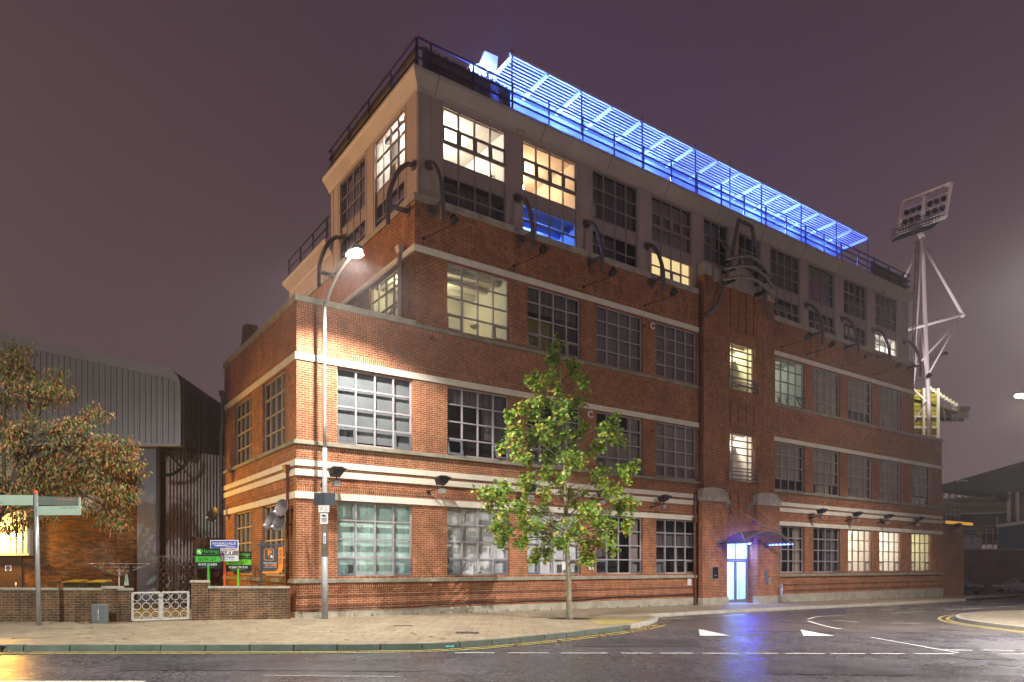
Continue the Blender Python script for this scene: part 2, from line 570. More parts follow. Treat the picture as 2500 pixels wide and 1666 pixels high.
def parent_world(p):
    if p is None:
        return Matrix.Identity(4)
    return WM.get(p.name, Matrix.Identity(4))


def note(o, M_):
    WM[o.name] = M_


def thing(name, label, cat, loc=(0, 0, 0), rz=0.0, group=None):
    o = bpy.data.objects.new(name, None)
    COL.objects.link(o)
    o.empty_display_size = 0.3
    o.location = loc
    o.rotation_euler = (0, 0, rz)
    WM[o.name] = Matrix.Translation(Vector(loc)) @ Matrix.Rotation(rz, 4, 'Z')
    tag(o, label, cat, group)
    return o


def tag(o, label, cat, group=None, kind=None):
    if label: o['label'] = label
    if cat: o['category'] = cat
    if group: o['group'] = group
    if kind: o['kind'] = kind
    return o


def part(mb, name, mats, parent, label=None):      # a part; remembers its frame so it can carry sub-parts
    o = mb.build(name, mats, parent, label)
    WM[o.name] = parent_world(parent)
    return o


def struct(mb, name, mats):
    o = mb.build(name, mats)
    o['kind'] = 'structure'
    return o


def dup(root, loc, rz, label, group=None):
    r = root.copy(); COL.objects.link(r)
    r.location = loc; r.rotation_euler = (0, 0, rz)
    r['label'] = label
    if group: r['group'] = group
    for ch in list(root.children):
        c = ch.copy(); COL.objects.link(c); c.parent = r
        for g in ch.children:
            d = g.copy(); COL.objects.link(d); d.parent = c
    return r


def lamp(name, kind, loc, power, col, parent=None, size=0.1, rot=None, spot=None, blend=0.3, shape=None, sy=None):
    l = bpy.data.lights.new(name, kind)
    l.energy = power
    l.color = col
    if kind == 'AREA':
        l.size = size
        if sy:
            l.shape = 'RECTANGLE'; l.size_y = sy
    else:
        l.shadow_soft_size = size
    if kind == 'SPOT':
        l.spot_size = spot; l.spot_blend = blend
    o = bpy.data.objects.new(name, l)
    COL.objects.link(o)
    M_ = Matrix.Translation(Vector(loc))
    if rot is not None:
        M_ = M_ @ Vector(rot).to_track_quat('-Z', 'Y').to_matrix().to_4x4()
    if parent:
        o.parent = parent
        o.matrix_local = parent_world(parent).inverted() @ M_
    else:
        o.matrix_world = M_
    return o


def text(s, name, mat, parent, origin, xdir, up, width=None, height=0.1, align='LEFT', bold=0.0, thick=0.002):
    """flat lettering: origin is the lower left (or centre / right) of the line; width fits the line"""
    cu = bpy.data.curves.new(name, 'FONT')
    cu.body = s
    cu.size = 1.0
    cu.offset = bold
    cu.resolution_u = 2
    to = bpy.data.objects.new(name, cu)
    COL.objects.link(to)
    dg = bpy.context.evaluated_depsgraph_get()
    me = bpy.data.meshes.new_from_object(to.evaluated_get(dg))
    bpy.data.objects.remove(to)
    bpy.data.curves.remove(cu)
    xs = [v.co.x for v in me.vertices]; ys = [v.co.y for v in me.vertices]
    x0, x1, y0, y1 = min(xs), max(xs), min(ys), max(ys)
    sy = height / (y1 - y0) if y1 > y0 else 1
    sx = width / (x1 - x0) if width else sy
    w = (x1 - x0) * sx
    xo = {'LEFT': 0, 'CENTER': -w / 2, 'RIGHT': -w}[align]
    xd, ud = Vector(xdir).normalized(), Vector(up).normalized()
    nn = xd.cross(ud)
    inv = parent_world(parent).inverted()
    for v in me.vertices:
        p = Vector(origin) + xd * ((v.co.x - x0) * sx + xo) + ud * ((v.co.y - y0) * sy) + nn * thick
        v.co = inv @ p
    me.materials.clear()
    me.materials.append(mat)
    o = bpy.data.objects.new(name, me)
    COL.objects.link(o)
    o.parent = parent
    return o


def wall_panel(mb, T, s0, s1, z0, z1, holes, d=0.0, depth=0.22, mi=0):
    """wall face in frame T(s, d, z) with rectangular openings and their reveals"""
    ss = sorted(set([s0, s1] + [x for h in holes for x in h[:2] if s0 < x < s1]))
    zz = sorted(set([z0, z1] + [x for h in holes for x in h[2:4] if z0 < x < z1]))
    for i in range(len(ss) - 1):
        for j in range(len(zz) - 1):
            cs, cz = (ss[i] + ss[i + 1]) / 2, (zz[j] + zz[j + 1]) / 2
            if any(h[0] < cs < h[1] and h[2] < cz < h[3] for h in holes):
                continue
            mb.quad(T(ss[i], d, zz[j]), T(ss[i + 1], d, zz[j]), T(ss[i + 1], d, zz[j + 1]), T(ss[i], d, zz[j + 1]), mi)
    for h in holes:
        a, b, c, e = h[:4]
        q = d - (h[4] if len(h) > 4 else depth)
        mb.quad(T(a, d, c), T(a, d, e), T(a, q, e), T(a, q, c), mi)
        mb.quad(T(b, d, e), T(b, d, c), T(b, q, c), T(b, q, e), mi)
        mb.quad(T(a, d, e), T(b, d, e), T(b, q, e), T(a, q, e), mi)
        mb.quad(T(b, d, c), T(a, d, c), T(a, q, c), T(b, q, c), mi)


def arc(T, pts, n=14):
    """Catmull-Rom through local points"""
    P = [Vector(p) for p in pts]
    P = [P[0] * 2 - P[1]] + P + [P[-1] * 2 - P[-2]]
    out = []
    for i in range(1, len(P) - 2):
        for k in range(n):
            t = k / n
            a, b, c, d = P[i - 1:i + 3]
            out.append(0.5 * ((2 * b) + (c - a) * t + (2 * a - 5 * b + 4 * c - d) * t * t + (3 * b - a - 3 * c + d) * t ** 3))
    out.append(P[-2])
    return [T(*p) for p in out]
# ------------------------------------------------------------------ ground
g = MB()
N_ = 40
xs = [-900, -500, -300, -180] + [-120 + 12 * i for i in range(21)] + [200, 320, 520, 900]
ys = [-60, -30] + [-12 + 10 * i for i in range(16)] + [180, 260, 400, 700, 1200]
vs = [Vector((x, y, gz(x, y) - 0.128)) for y in ys for x in xs]
nx = len(xs)
fs = [(j * nx + i, j * nx + i + 1, (j + 1) * nx + i + 1, (j + 1) * nx + i) for j in range(len(ys) - 1) for i in range(nx - 1)]
g.add(vs, fs)
struct(g, 'ground', MT['earth'])


def sheet(pts, off):
    return [Vector((p[0], p[1], gz(p[0], p[1]) + off)) for p in pts]


def poly(mb, pts, off, mi=0):
    mb.add(sheet(pts, off), [tuple(range(len(pts)))], False, mi)
    return mb


struct(poly(MB(), [(-75, -14), (62, -14), (62, 62), (-75, 22)], -0.12), 'road', MT['asphalt'])
TBL = [gp(u, v, -0.12) for u, v in [(1605, 1540), (2500, 1547), (2560, 1500), (2500, 1478), (2380, 1482), (1900, 1500), (1650, 1511)]]
struct(poly(MB(), [(p.x, p.y) for p in TBL], -0.116), 'raised_table', MT['asphalt_table'])

KP = [gp(u * 1.0625, v * 1.0625, -0.12) for u, v in
      [(-700, 1498), (0, 1497), (600, 1496), (850, 1494.5), (1000, 1491.5), (1150, 1481), (1300, 1466), (1420, 1450.5), (1480, 1439.5), (1508, 1429),
       (1512, 1423.5), (1500, 1419), (1600, 1412.5), (1700, 1407.5), (1850, 1400), (2000, 1393), (2160, 1384.5), (2225, 1381)]]
KP = [(p.x, p.y) for p in KP]
KP = [(-70.0, KP[0][1] - 2.2)] + KP


def smooth_line(P, n=6, keep=()):
    P = [Vector((p[0], p[1], 0)) for p in P]
    Q = [P[0] * 2 - P[1]] + P + [P[-1] * 2 - P[-2]]
    out = []
    for i in range(1, len(Q) - 2):
        for k in range(n):
            t = k / n
            a, b, c, d = Q[i - 1:i + 3]
            out.append(0.5 * ((2 * b) + (c - a) * t + (2 * a - 5 * b + 4 * c - d) * t * t + (3 * b - a - 3 * c + d) * t ** 3))
    out.append(P[-1])
    return [(p.x, p.y) for p in out]


def offset_line(P, d):
    out = []
    for i, p in enumerate(P):
        a = P[max(i - 1, 0)]; b = P[min(i + 1, len(P) - 1)]
        tx, ty = b[0] - a[0], b[1] - a[1]
        l = math.hypot(tx, ty) or 1
        out.append((p[0] - ty / l * d, p[1] + tx / l * d))
    return out


def strip(mb, P, w0, w1, off, mi=0, i0=0, i1=None):
    A, Bq = offset_line(P, w0), offset_line(P, w1)
    i1 = i1 if i1 is not None else len(P)
    for i in range(i0, i1 - 1):
        q = sheet([A[i], A[i + 1], Bq[i + 1], Bq[i]], off)
        mb.quad(*q, mi=mi)
    return mb


def resample(P, step):
    out = [P[0]]; acc = 0
    for i in range(len(P) - 1):
        a, b = P[i], P[i + 1]
        l = math.hypot(b[0] - a[0], b[1] - a[1])
        pos = step - acc
        while pos <= l:
            t = pos / l
            out.append((a[0] + (b[0] - a[0]) * t, a[1] + (b[1] - a[1]) * t))
            pos += step
        acc = (acc + l) % step
    return out


KL = smooth_line(KP)
KD = resample(KL, 0.3)
kb = MB()
KI = offset_line(KD, 0.14)
rnd = random.Random(3)
for i in range(0, len(KD) - 3, 3):
    h = 0.004 + rnd.uniform(-0.004, 0.004)
    corner = 3.5 < KD[i][0] and KD[i][1] > 20.5
    mi = 1 if corner else 0
    for k in range(3):
        a, b, c, d = KD[i + k], KD[i + k + 1], KI[i + k + 1], KI[i + k]
        def sh(p, q, m):
            return (p[0] + (q[0] - p[0]) * m, p[1] + (q[1] - p[1]) * m)
        m0 = 0.04 if k == 0 else 0
        m1 = 0.04 if k == 2 else 0
        a, b, c, d = sh(a, b, m0), sh(b, a, m1), sh(c, d, m1), sh(d, c, m0)
        fr_ = sh(a, d, 0.12), sh(b, c, 0.12)
        lo = sheet([a, b, c, d], -0.135); hi = sheet([fr_[0], fr_[1], c, d], h)
        kb.hexa(lo + hi, mi)
struct(kb, 'kerb', [MT['kerb'], MT['kerb_pale']])
# bedding strip under the kerb joints
PI_ = offset_line(KL, 0.13)
back = [(C0 + Rv * 66).to_tuple()[:2], (C0 + Rv * 47 + Lv * 0.6).to_tuple()[:2], (C0 + Lv * 0.6 + Rv * 0.5).to_tuple()[:2], (-9.0, 23.4), (-70, 20.0)]
pv = MB(); poly(pv, PI_ + back, 0.0)
struct(pv, 'pavement', MT['slabs'])
yd = MB(); poly(yd, [(-70, 20.05), (-9.0, 23.42), (-7.2, 23.3), (-14.5, 40.0), (-70, 60)], 0.01)
struct(yd, 'yard', MT['grass'])

# island pavement on the right-hand side
ISL = [gp(u, v, -0.12) for u, v in [(2620, 1556), (2500, 1541), (2420, 1531), (2365, 1523), (2338, 1516), (2334, 1511), (2352, 1505), (2420, 1500), (2500, 1497), (2640, 1490)]]
ISL = smooth_line([(p.x, p.y) for p in ISL], 5)
ip = MB()
poly(ip, offset_line(ISL, -0.12)[::-1], 0.0)
struct(ip, 'island_pavement', MT['slabs'])
ik = MB(); strip(ik, ISL, 0.0, -0.13, 0.004)
for i in range(len(ISL) - 1):
    a, b = ISL[i], ISL[i + 1]
    ik.quad(*(sheet([a, b], -0.13) + sheet([b, a], 0.004)))
struct(ik, 'island_kerb', MT['kerb_pale'])

rpz = MB()
for P in ([(300, 1612), (1060, 1614), (1075, 1640), (290, 1637)], [(1420, 1560), (1700, 1561), (1716, 1580), (1402, 1579)], [(1880, 1612), (2180, 1614), (2230, 1650), (1870, 1647)]):
    poly(rpz, [(gp(u, v, -.12).x, gp(u, v, -.12).y) for u, v in P], -0.1135)
struct(rpz, 'road_patch', asphalt('patched_asphalt', (0.036, 0.035, 0.046), (0.20, 0.19, 0.21), 0.34, 0.5))
# painted lines
yl = MB()
iA = min(range(len(KL)), key=lambda i: abs(KL[i][0] + 60))
iC = min(range(len(KL)), key=lambda i: (KL[i][0] - 4.95) ** 2 + (KL[i][1] - 23.1) ** 2)
strip(yl, KL, -0.22, -0.30, -0.108, 0, iA, iC)
strip(yl, KL, -0.46, -0.54, -0.108, 0, iA, iC)
strip(yl, KL, -0.24, -0.31, -0.108, 0, iC + 6, len(KL))
strip(yl, ISL, 0.22, 0.32, -0.108)
strip(yl, ISL, 0.48, 0.58, -0.108, 0, 0, 34)
struct(yl, 'yellow_line', MT['paint_yellow'])
wl = MB()


def dash(u0, v0, u1, v1, w=0.10):
    a, b = gp(u0, v0, -0.108), gp(u1, v1, -0.108)
    t = (b - a).normalized(); n = Vector((-t.y, t.x, 0)) * w / 2
    pts = [(a - n), (b - n), (b + n), (a + n)]
    wl.quad(*sheet([(p.x, p.y) for p in pts], -0.108))


for u0, u1 in [(1110, 1207), (1241, 1340), (1368, 1483), (1510, 1594), (1612, 1692), (1715, 1804), (1819, 1900), (1917, 2013), (2027, 2113), (2128, 2210), (2234, 2330), (2440, 2540)]:
    dash(u0, 1594 + (u0 - 1110) * 0.002, u1, 1594 + (u1 - 1110) * 0.002)
dash(-400, 1664, 356, 1664, 0.11)
dash(2305, 1587, 2372, 1588, 0.11); dash(2400, 1587, 2476, 1589, 0.11)
dash(2126, 1556, 2340, 1594, 0.07)
dash(640, 1649, 980, 1652, 0.03)
for P in ([(1706, 1536), (1709, 1552.5), (1784, 1552.5)], [(1954, 1537.5), (1962, 1553), (2038, 1553)]):
    q = [gp(u, v, -0.104) for u, v in P]
    wl.add(q, [(0, 1, 2)])
# curved splitter arrow and centre dashes of the side road
for P in ([(1972, 1512), (1995, 1506), (2030, 1504), (2066, 1503)], [(1972, 1516), (2000, 1525), (2030, 1532), (2052, 1536)], [(2036, 1516), (2070, 1517), (2096, 1519.5)]):
    q = smooth_line([(gp(u, v, -0.104).x, gp(u, v, -0.104).y) for u, v in P], 5)
    strip(wl, q, -0.06, 0.06, -0.104)
for a in [(2176, 1498.5, 2256, 1493), (2303, 1490.5, 2396, 1485), (2434, 1482.5, 2560, 1476), (1725, 1506, 1822, 1501), (1630, 1511, 1688, 1511), (2180, 1521, 2250, 1524)]:
    dash(a[0], a[1], a[2], a[3], 0.10)
struct(wl, 'white_line', MT['paint_white'])

tp = MB()
poly(tp, [(p.x, p.y) for p in [gp(1430, 1512.5), gp(1582, 1512.5), gp(1570, 1517), gp(1540, 1523), gp(1462, 1526)]], 0.005)
struct(tp, 'tactile_paving', MT['tactile'])
pit = MB(); q = gp(1390, 1511)
pit.add([Vector((q.x + 0.75 * math.cos(a * math.pi / 10), q.y + 0.5 * math.sin(a * math.pi / 10), gz(q.x, q.y) + 0.006)) for a in range(20)], [tuple(range(20))])
struct(pit, 'tree_pit', MT['earth'])

# ------------------------------------------------------------------ the brick building
HOUSE = thing('brick_building', 'long red brick factory turned offices, cream bands, metal clad top storeys, blue lit roof terrace', 'building', tuple(C0))
RBL0 = BL(0.0)         # left end of the two-storey block
RBL1 = BL(4.31)        # left face of the tall block
RBLC = BL(4.56)        # its clad storeys

BAY = [1.39, 5.66, 9.37, 13.09, 16.80, 25.97, 29.60, 33.24, 36.88, 41.02]
WID = [2.83] * 5 + [2.76] * 5
GFZ, FFZ, SFZ = (1.35, 3.90), (5.85, 8.43), (10.53, 13.06)
S_END, S_UP0, S_UP1 = 45.3, 4.31, 41.33
T_LOW, T_UP, T_WING = 9.64, 8.9, 15.0
TW0, TW1 = 19.9, 25.6
CL0, CL1 = S_UP0 + 0.25, S_UP1 - 0.25
DC = -0.25             # plane of the metal cladding

wl_ = MB()
low = [(BAY[i], BAY[i] + WID[i], *z) for i in range(10) for z in (GFZ, FFZ)]
wall_panel(wl_, B, 0, TW0, -0.8, 10.36, [h for h in low if h[0] < 20])
wall_panel(wl_, B, TW1, S_END, -0.8, 10.36, [h for h in low if h[0] > 20])
up = [(BAY[i], BAY[i] + WID[i], *SFZ) for i in range(1, 9)]
wall_panel(wl_, B, S_UP0, TW0, 10.36, 15.0, [h for h in up if h[0] < 20])
wall_panel(wl_, B, TW1, S_UP1, 10.36, 15.0, [h for h in up if h[0] > 20])
LWT = [(1.23, 3.88), (5.30, 7.98)]
lh = [(a, b, *z) for a, b in LWT for z in ((1.35, 3.90), FFZ)]
wall_panel(wl_, RBL0, 0, T_LOW, -0.8, 10.36, lh)
wall_panel(wl_, RBL1, 0, T_WING, 10.0, 15.0, [(1.27, 4.05, *SFZ)])
# ends and backs that close the block
for q in ([B(S_END, 0, -0.8), B(S_END, -12, -0.8), B(S_END, -12, 10.36), B(S_END, 0, 10.36)],
          [B(S_UP1, 0, 10.0), B(S_UP1, -12, 10.0), B(S_UP1, -12, 15.0), B(S_UP1, 0, 15.0)],
          [B(0, -T_LOW, -0.8), B(S_END, -12, -0.8), B(S_END, -12, 10.36), B(0, -T_LOW, 10.36)],
          [B(S_UP0, -T_WING, 10.0), B(S_UP1, -12, 10.0), B(S_UP1, -12, 15.0), B(S_UP0, -T_WING, 15.0)],
          [B(0.35, -0.35, 10.0), B(0.35, -T_LOW, 10.0), B(0.35, -T_LOW, 10.5), B(0.35, -0.35, 10.5)],
          [B(0.35, -0.35, 10.0), B(S_UP0, -0.35, 10.0), B(S_UP0, -0.35, 10.5), B(0.35, -0.35, 10.5)]):
    wl_.quad(*q)
part(wl_, 'brick_wall', MT['brick'], HOUSE)

tw = MB()
TWH = [(21.9, 23.92, 10.66, 13.05), (21.9, 23.92, 6.02, 8.47), (21.4, 23.8, -0.32, 2.97, .42)]
wall_panel(tw, B, TW0, TW1, -0.8, 15.95, TWH, d=0.2, depth=0.2)
for s_ in (TW0, TW1):
    tw.quad(B(s_, -0.3, -0.8), B(s_, 0.2, -0.8), B(s_, 0.2, 16.0), B(s_, -0.3, 16.0))
# slim piers either side of the entrance
for a, b in ((19.52, 21.36), (23.8, 25.72)):
    tw.box(a, b, 0.203, 0.45, -0.8, 4.87, B)
part(tw, 'entrance_tower', MT['brick'], HOUSE)

sold = MB()            # courses of bricks on end
for a, b, e in ((0, TW0, 1), (TW1, S_END, 0)):
    for z0, z1 in ((8.683, 8.90), (4.148, 4.36), (4.883, 4.985), (0.93, 1.135), (5.50, 5.695)):
        sold.box(a, b, -0.05, 0.004, z0, z1, B, swap=True)
for a, b in ((0, S_UP0), (S_UP1, S_END)):
    sold.box(a, b, -0.05, 0.004, 10.14, 10.345, B, swap=True)
for a, b in ((S_UP0, TW0), (TW1, S_UP1)):
    for z0, z1 in ((13.335, 13.55), (10.12, 10.325), (14.73, 14.945)):
        sold.box(a, b, -0.05, 0.004, z0, z1, B, swap=True)
for z0, z1 in ((8.683, 8.90), (4.148, 4.36), (4.883, 4.985), (5.50, 5.695)):
    sold.box(0.06, T_LOW, -0.05, 0.004, z0, z1, RBL0, swap=True)
for z0, z1 in ((2.98, 4.3), (5.55, 5.98), (8.48, 9.0), (10.1, 10.6), (13.07, 13.6)):
    sold.box(21.9, 23.92, 0.15, 0.204, z0, z1, B, swap=True)
for z0, z1 in ((4.3, 5.55), (9.0, 10.1), (13.6, 15.7)):
    for k in range(4):
        sold.box(21.9 + k * 0.63, 22.03 + k * 0.63, 0.15, 0.25, z0, z1, B, swap=True)
for a in (20.0, 24.25):
    sold.box(a, a + 1.0, 0.40, 0.456, 4.15, 4.75, B, swap=True)
part(sold, 'soldier_course', MT['brick'], HOUSE)
dk = MB()
for a, b in ((0, TW0 - 0.4), (TW1 + 0.14, S_END)):
    for z0 in (0.62, 0.30):
        dk.box(a, b, -0.05, 0.003, z0, z0 + 0.11, B)
part(dk, 'dark_brick_course', MT['brick_dark'], HOUSE)


def band(name, z0, z1, s0=0.0, s1=S_END, left=None, tl=T_LOW, dd=0.06, mat='cream', lip=False, tw_gap=True):
    spans = [(s0 - (dd if left else 0), TW0 - (0.38 if z1 < 5.3 else 0)), (TW1 + (0.12 if z1 < 5.3 else 0), s1 + dd)]
    for a, b in spans:
        n = max(1, int((b - a) / 3.7))
        m = MB()
        for k in range(n):
            m.box(a + (b - a) * k / n + (0.004 if k else 0), a + (b - a) * (k + 1) / n, -0.05, dd, z0, z1, B)
        part(m, name, MT[mat], HOUSE)
    if left:
        m = MB()
        m.box(0.052, tl, -0.05, dd, z0, z1, left)
        part(m, name, MT[mat], HOUSE)


band('cream_band', 8.455, 8.68, left=RBL0)
band('cream_band', 4.99, 5.19, left=RBL0)
band('cream_band', 4.67, 4.88, left=RBL0)
band('cream_band', 3.92, 4.145, left=RBL0)
band('cream_band', 13.10, 13.33, S_UP0, S_UP1, left=RBL1, tl=T_UP)
band('stone_sill', 1.14, 1.27, left=RBL0, dd=0.12, mat='sill')
band('stone_sill', 5.70, 5.82, left=RBL0, dd=0.11, mat='sill')
band('stone_sill', 10.33, 10.45, S_UP0, S_UP1, dd=0.09, mat='sill')
band('stone_sill', 14.95, 15.2, S_UP0, S_UP1, left=RBL1, tl=T_WING, dd=0.06, mat='stone')
band('plinth', -0.8, 0.18, left=RBL0, dd=0.07, mat='concrete')
cp = MB()              # copings of the two-storey ends
for k in range(2):
    cp.box(-0.07 + k * 2.2, 2.12 + k * 2.2, -0.36, 0.07, 10.362, 10.56, B)
cp.box(0.362, T_LOW, -0.36, 0.07, 10.362, 10.56, RBL0)
part(cp, 'parapet_coping', MT['concrete'], HOUSE)
cp = MB()
cp.box(S_UP1 + 0.003, S_END + 0.07, -0.36, 0.07, 10.362, 10.56, B)
part(cp, 'parapet_coping', MT['concrete'], HOUSE)
rf = MB()
rf.quad(B(0, -0.3, 10.02), B(S_UP0, -0.3, 10.02), B(S_UP0, -T_LOW, 10.02), B(0, -T_LOW, 10.02))
rf.quad(B(S_UP1, -0.3, 10.02), B(S_END, -0.3, 10.02), B(S_END, -12, 10.02), B(S_UP1, -12, 10.02))
rf.quad(B(CL0, DC, 19.6), B(CL1, DC, 19.6), B(CL1, -T_UP, 19.6), B(CL0, -T_UP, 19.6))
rf.quad(B(S_UP0, -T_UP, 16.7), B(S_UP0 + 8, -T_UP, 16.7), B(S_UP0 + 8, -T_WING, 16.7), B(S_UP0, -T_WING, 16.7))
rf.quad(B(CL0, 0, 15.19), B(CL1, 0, 15.19), B(CL1, -1, 15.19), B(CL0, -1, 15.19))
part(rf, 'flat_roof', MT['roof'], HOUSE)
ch = MB()              # stub of a chimney behind the left parapet
ch.prism([RBL0(8.0, -0.5, 10.3), RBL0(9.2, -0.5, 10.3), RBL0(9.2, -0.5, 11.2), RBL0(8.8, -0.5, 11.35), RBL0(8.6, -0.5, 12.0), RBL0(8.1, -0.5, 12.0)], Rv * 0.5)
part(ch, 'chimney', MT['brick_dark'], HOUSE)

# stone caps of the piers and the tower top
for s0, s1, flip in ((19.46, 21.42, False), (23.74, 25.78, True)):
    w = s1 - s0
    o = [(0, 0), (w, 0), (w, .33), (w - .1, .33), (w - .1, .47), (w - .28, .47), (w - .28, .58), (w - .55, .64), (w * .4, .68), (.12, .6), (0, .5)]
    m = MB(); m.prism([B(s0 + x, 0.5, 4.872 + y) for x, y in o], Lv * 0.32)
    part(m, 'pier_cap', MT['stone'], HOUSE)
m = MB()
for a, b, z0, z1, d in ((19.88, 20.5, 15.95, 16.55, 0.24), (20.62, 21.2, 15.75, 16.5, 0.22), (24.75, 25.62, 15.75, 16.4, 0.24)):
    m.box(a, b, -0.2, d, z0, z1, B)
o = [(21.2, 15.72), (24.6, 15.72)] + [(24.6 - 3.4 * k / 12, 16.25 + 0.75 * math.sin(math.pi * k / 12)) for k in range(13)]
m.prism([B(x, 0.23, y) for x, y in o], Lv * 0.4)
part(m, 'tower_parapet', MT['stone'], HOUSE)

# ---- metal clad storeys
CW = [(5.62, 8.50), (9.34, 12.20), (13.10, 15.86), (16.77, 19.57), (20.45, 22.34), (23.20, 25.06), (25.92, 28.70), (29.52, 32.26), (33.22, 35.92), (36.86, 39.60)]
cl = MB()
ch_ = [(a, b, 15.22 if i not in (4, 5) else 16.6, 19.05) for i, (a, b) in enumerate(CW)]
wall_panel(cl, B, CL0, CL1, 15.0, 19.4, ch_, d=DC, depth=0.2)
wall_panel(cl, RBLC, 0.25, T_UP, 15.0, 19.4, [(1.35, 4.02, 15.25, 19.05), (5.0, 7.8, 15.25, 19.05)], depth=0.2)
wall_panel(cl, RBLC, T_UP, T_WING, 15.0, 16.4, [])
cl.quad(B(CL1, DC, 15), B(CL1, -T_UP, 15), B(CL1, -T_UP, 19.6), B(CL1, DC, 19.6))
cl.quad(B(CL0, -T_UP, 15), B(CL1, -T_UP, 15), B(CL1, -T_UP, 19.6), B(CL0, -T_UP, 19.6))
for i in range(11):    # standing seams of the piers
    a = CL0 if i == 0 else CW[i - 1][1]
    b = CL1 if i == 10 else CW[i][0]
    for x in (a + 0.1, b - 0.1) if b - a < 1 else (a + 0.12, (a + b) / 2, b - 0.12):
        cl.box(x - 0.012, x + 0.012, DC - 0.02, DC + 0.018, 15.2, 19.15, B)
for x in (0.32, 1.2, 4.15, 4.85, 7.95, 8.6):
    cl.box(x - 0.012, x + 0.012, -0.02, 0.018, 15.2, 19.15, RBLC)
part(cl, 'metal_cladding', MT['clad'], HOUSE)
hd = MB()
for a, b, z0, z1 in ch_:
    hd.box(a, b, DC - 0.19, DC - 0.05, 19.055, 19.16, B)
part(hd, 'window_head', MT['frame_clad'], HOUSE)


def cornice(prof, plan):
    """prof: (d, z) outline; plan: function d -> list of (s, t) points"""
    m = MB()
    rings = [[C0 + Rv * s + Lv * t + Zv * z for s, t in plan(d)] for d, z in prof]
    for i in range(len(rings) - 1):
        for k in range(len(rings[0]) - 1):
            m.quad(rings[i][k], rings[i][k + 1], rings[i + 1][k + 1], rings[i + 1][k])
    for k in (0, -1):
        m.add([r[k] for r in rings], [tuple(range(len(rings)))])
    return m


PR = [(-0.30, 19.12), (-0.22, 19.16), (-0.19, 19.27), (0.06, 19.60), (0.10, 19.68), (0.10, 19.79), (-0.75, 19.79), (-0.75, 19.2)]
m = cornice(PR, lambda d: [(S_UP0 - d, T_UP + 0.2), (S_UP0 - d, -d), (S_UP1 + d, -d), (S_UP1 + d, 9.0)])
for k in range(11):    # dark joints of the sheets
    s_ = 6.5 + 3.71 * k if k else 5.25
    for (d0, z0), (d1, z1) in zip(PR[1:5], PR[2:6]):
        m.bar(B(s_, d0 + 0.002, z0), B(s_, d1 + 0.002, z1), 0.02, 0.008, up=-Lv, mi=1)
part(m, 'cornice', [MT['cornice'], MT['rail']], HOUSE)
m = cornice([(d, z - 2.9) for d, z in PR], lambda d: [(S_UP0 - d + 8, T_WING + d), (S_UP0 - d, T_WING + d), (S_UP0 - d, T_UP - 0.1)])
part(m, 'cornice', MT['cornice'], HOUSE)

rl = MB()
DR = -0.16
sp = [4.5, 5.05] + [6.9 + 1.848 * k for k in range(19)]
for s_ in sp:
    rl.bar(B(s_, DR, 19.7), B(s_, DR, 20.98), 0.07)
for z in (20.98, 20.62, 20.25, 19.93):
    rl.bar(B(4.47, DR + 0.03, z), B(41.1, DR + 0.03, z), 0.055, 0.06)
for k in range(5):
    t = 0.2 + k * 2.1
    rl.bar(RBL1(t, DR, 19.7), RBL1(t, DR, 20.98), 0.07)
for z in (20.98, 20.62, 20.25, 19.93):
    rl.bar(RBL1(0.2, DR + 0.03, z), RBL1(8.9, DR + 0.03, z), 0.055, 0.06)
    rl.bar(B(S_UP1 - 0.2, DR, z), B(S_UP1 - 0.2, -4, z), 0.055, 0.06)
for k in range(4):
    t = T_UP + 0.3 + k * 1.85
    rl.bar(RBL1(t, DR, 16.85), RBL1(t, DR, 18.05), 0.06)
for z in (18.05, 17.6, 17.2):
    rl.bar(RBL1(T_UP, DR, z), RBL1(T_WING - 0.1, DR, z), 0.05)
part(rl, 'roof_railing', MT['rail'], HOUSE)
sc = MB()              # reed screens tied behind the railing at both ends
rnd = random.Random(5)
for s0, s1 in ((4.75, 8.7), (36.3, 40.9)):
    n = int((s1 - s0) / 0.035)
    for k in range(n):
        s_ = s0 + (s1 - s0) * k / n
        h = rnd.uniform(-0.12, 0.05)
        sc.box(s_, s_ + 0.028, DR - 0.10 - rnd.uniform(0, .015), DR - 0.075, 19.78, 20.85 + h, B)
    part(sc, 'reed_screen', MT['timber'], HOUSE); sc = MB()
for k in range(200):
    t = 0.4 + k * 0.042
    sc.box(t, t + 0.034, DR - 0.10, DR - 0.075, 19.78, 20.85 + rnd.uniform(-0.12, 0.05), RBL1)
part(sc, 'reed_screen', MT['timber'], HOUSE)

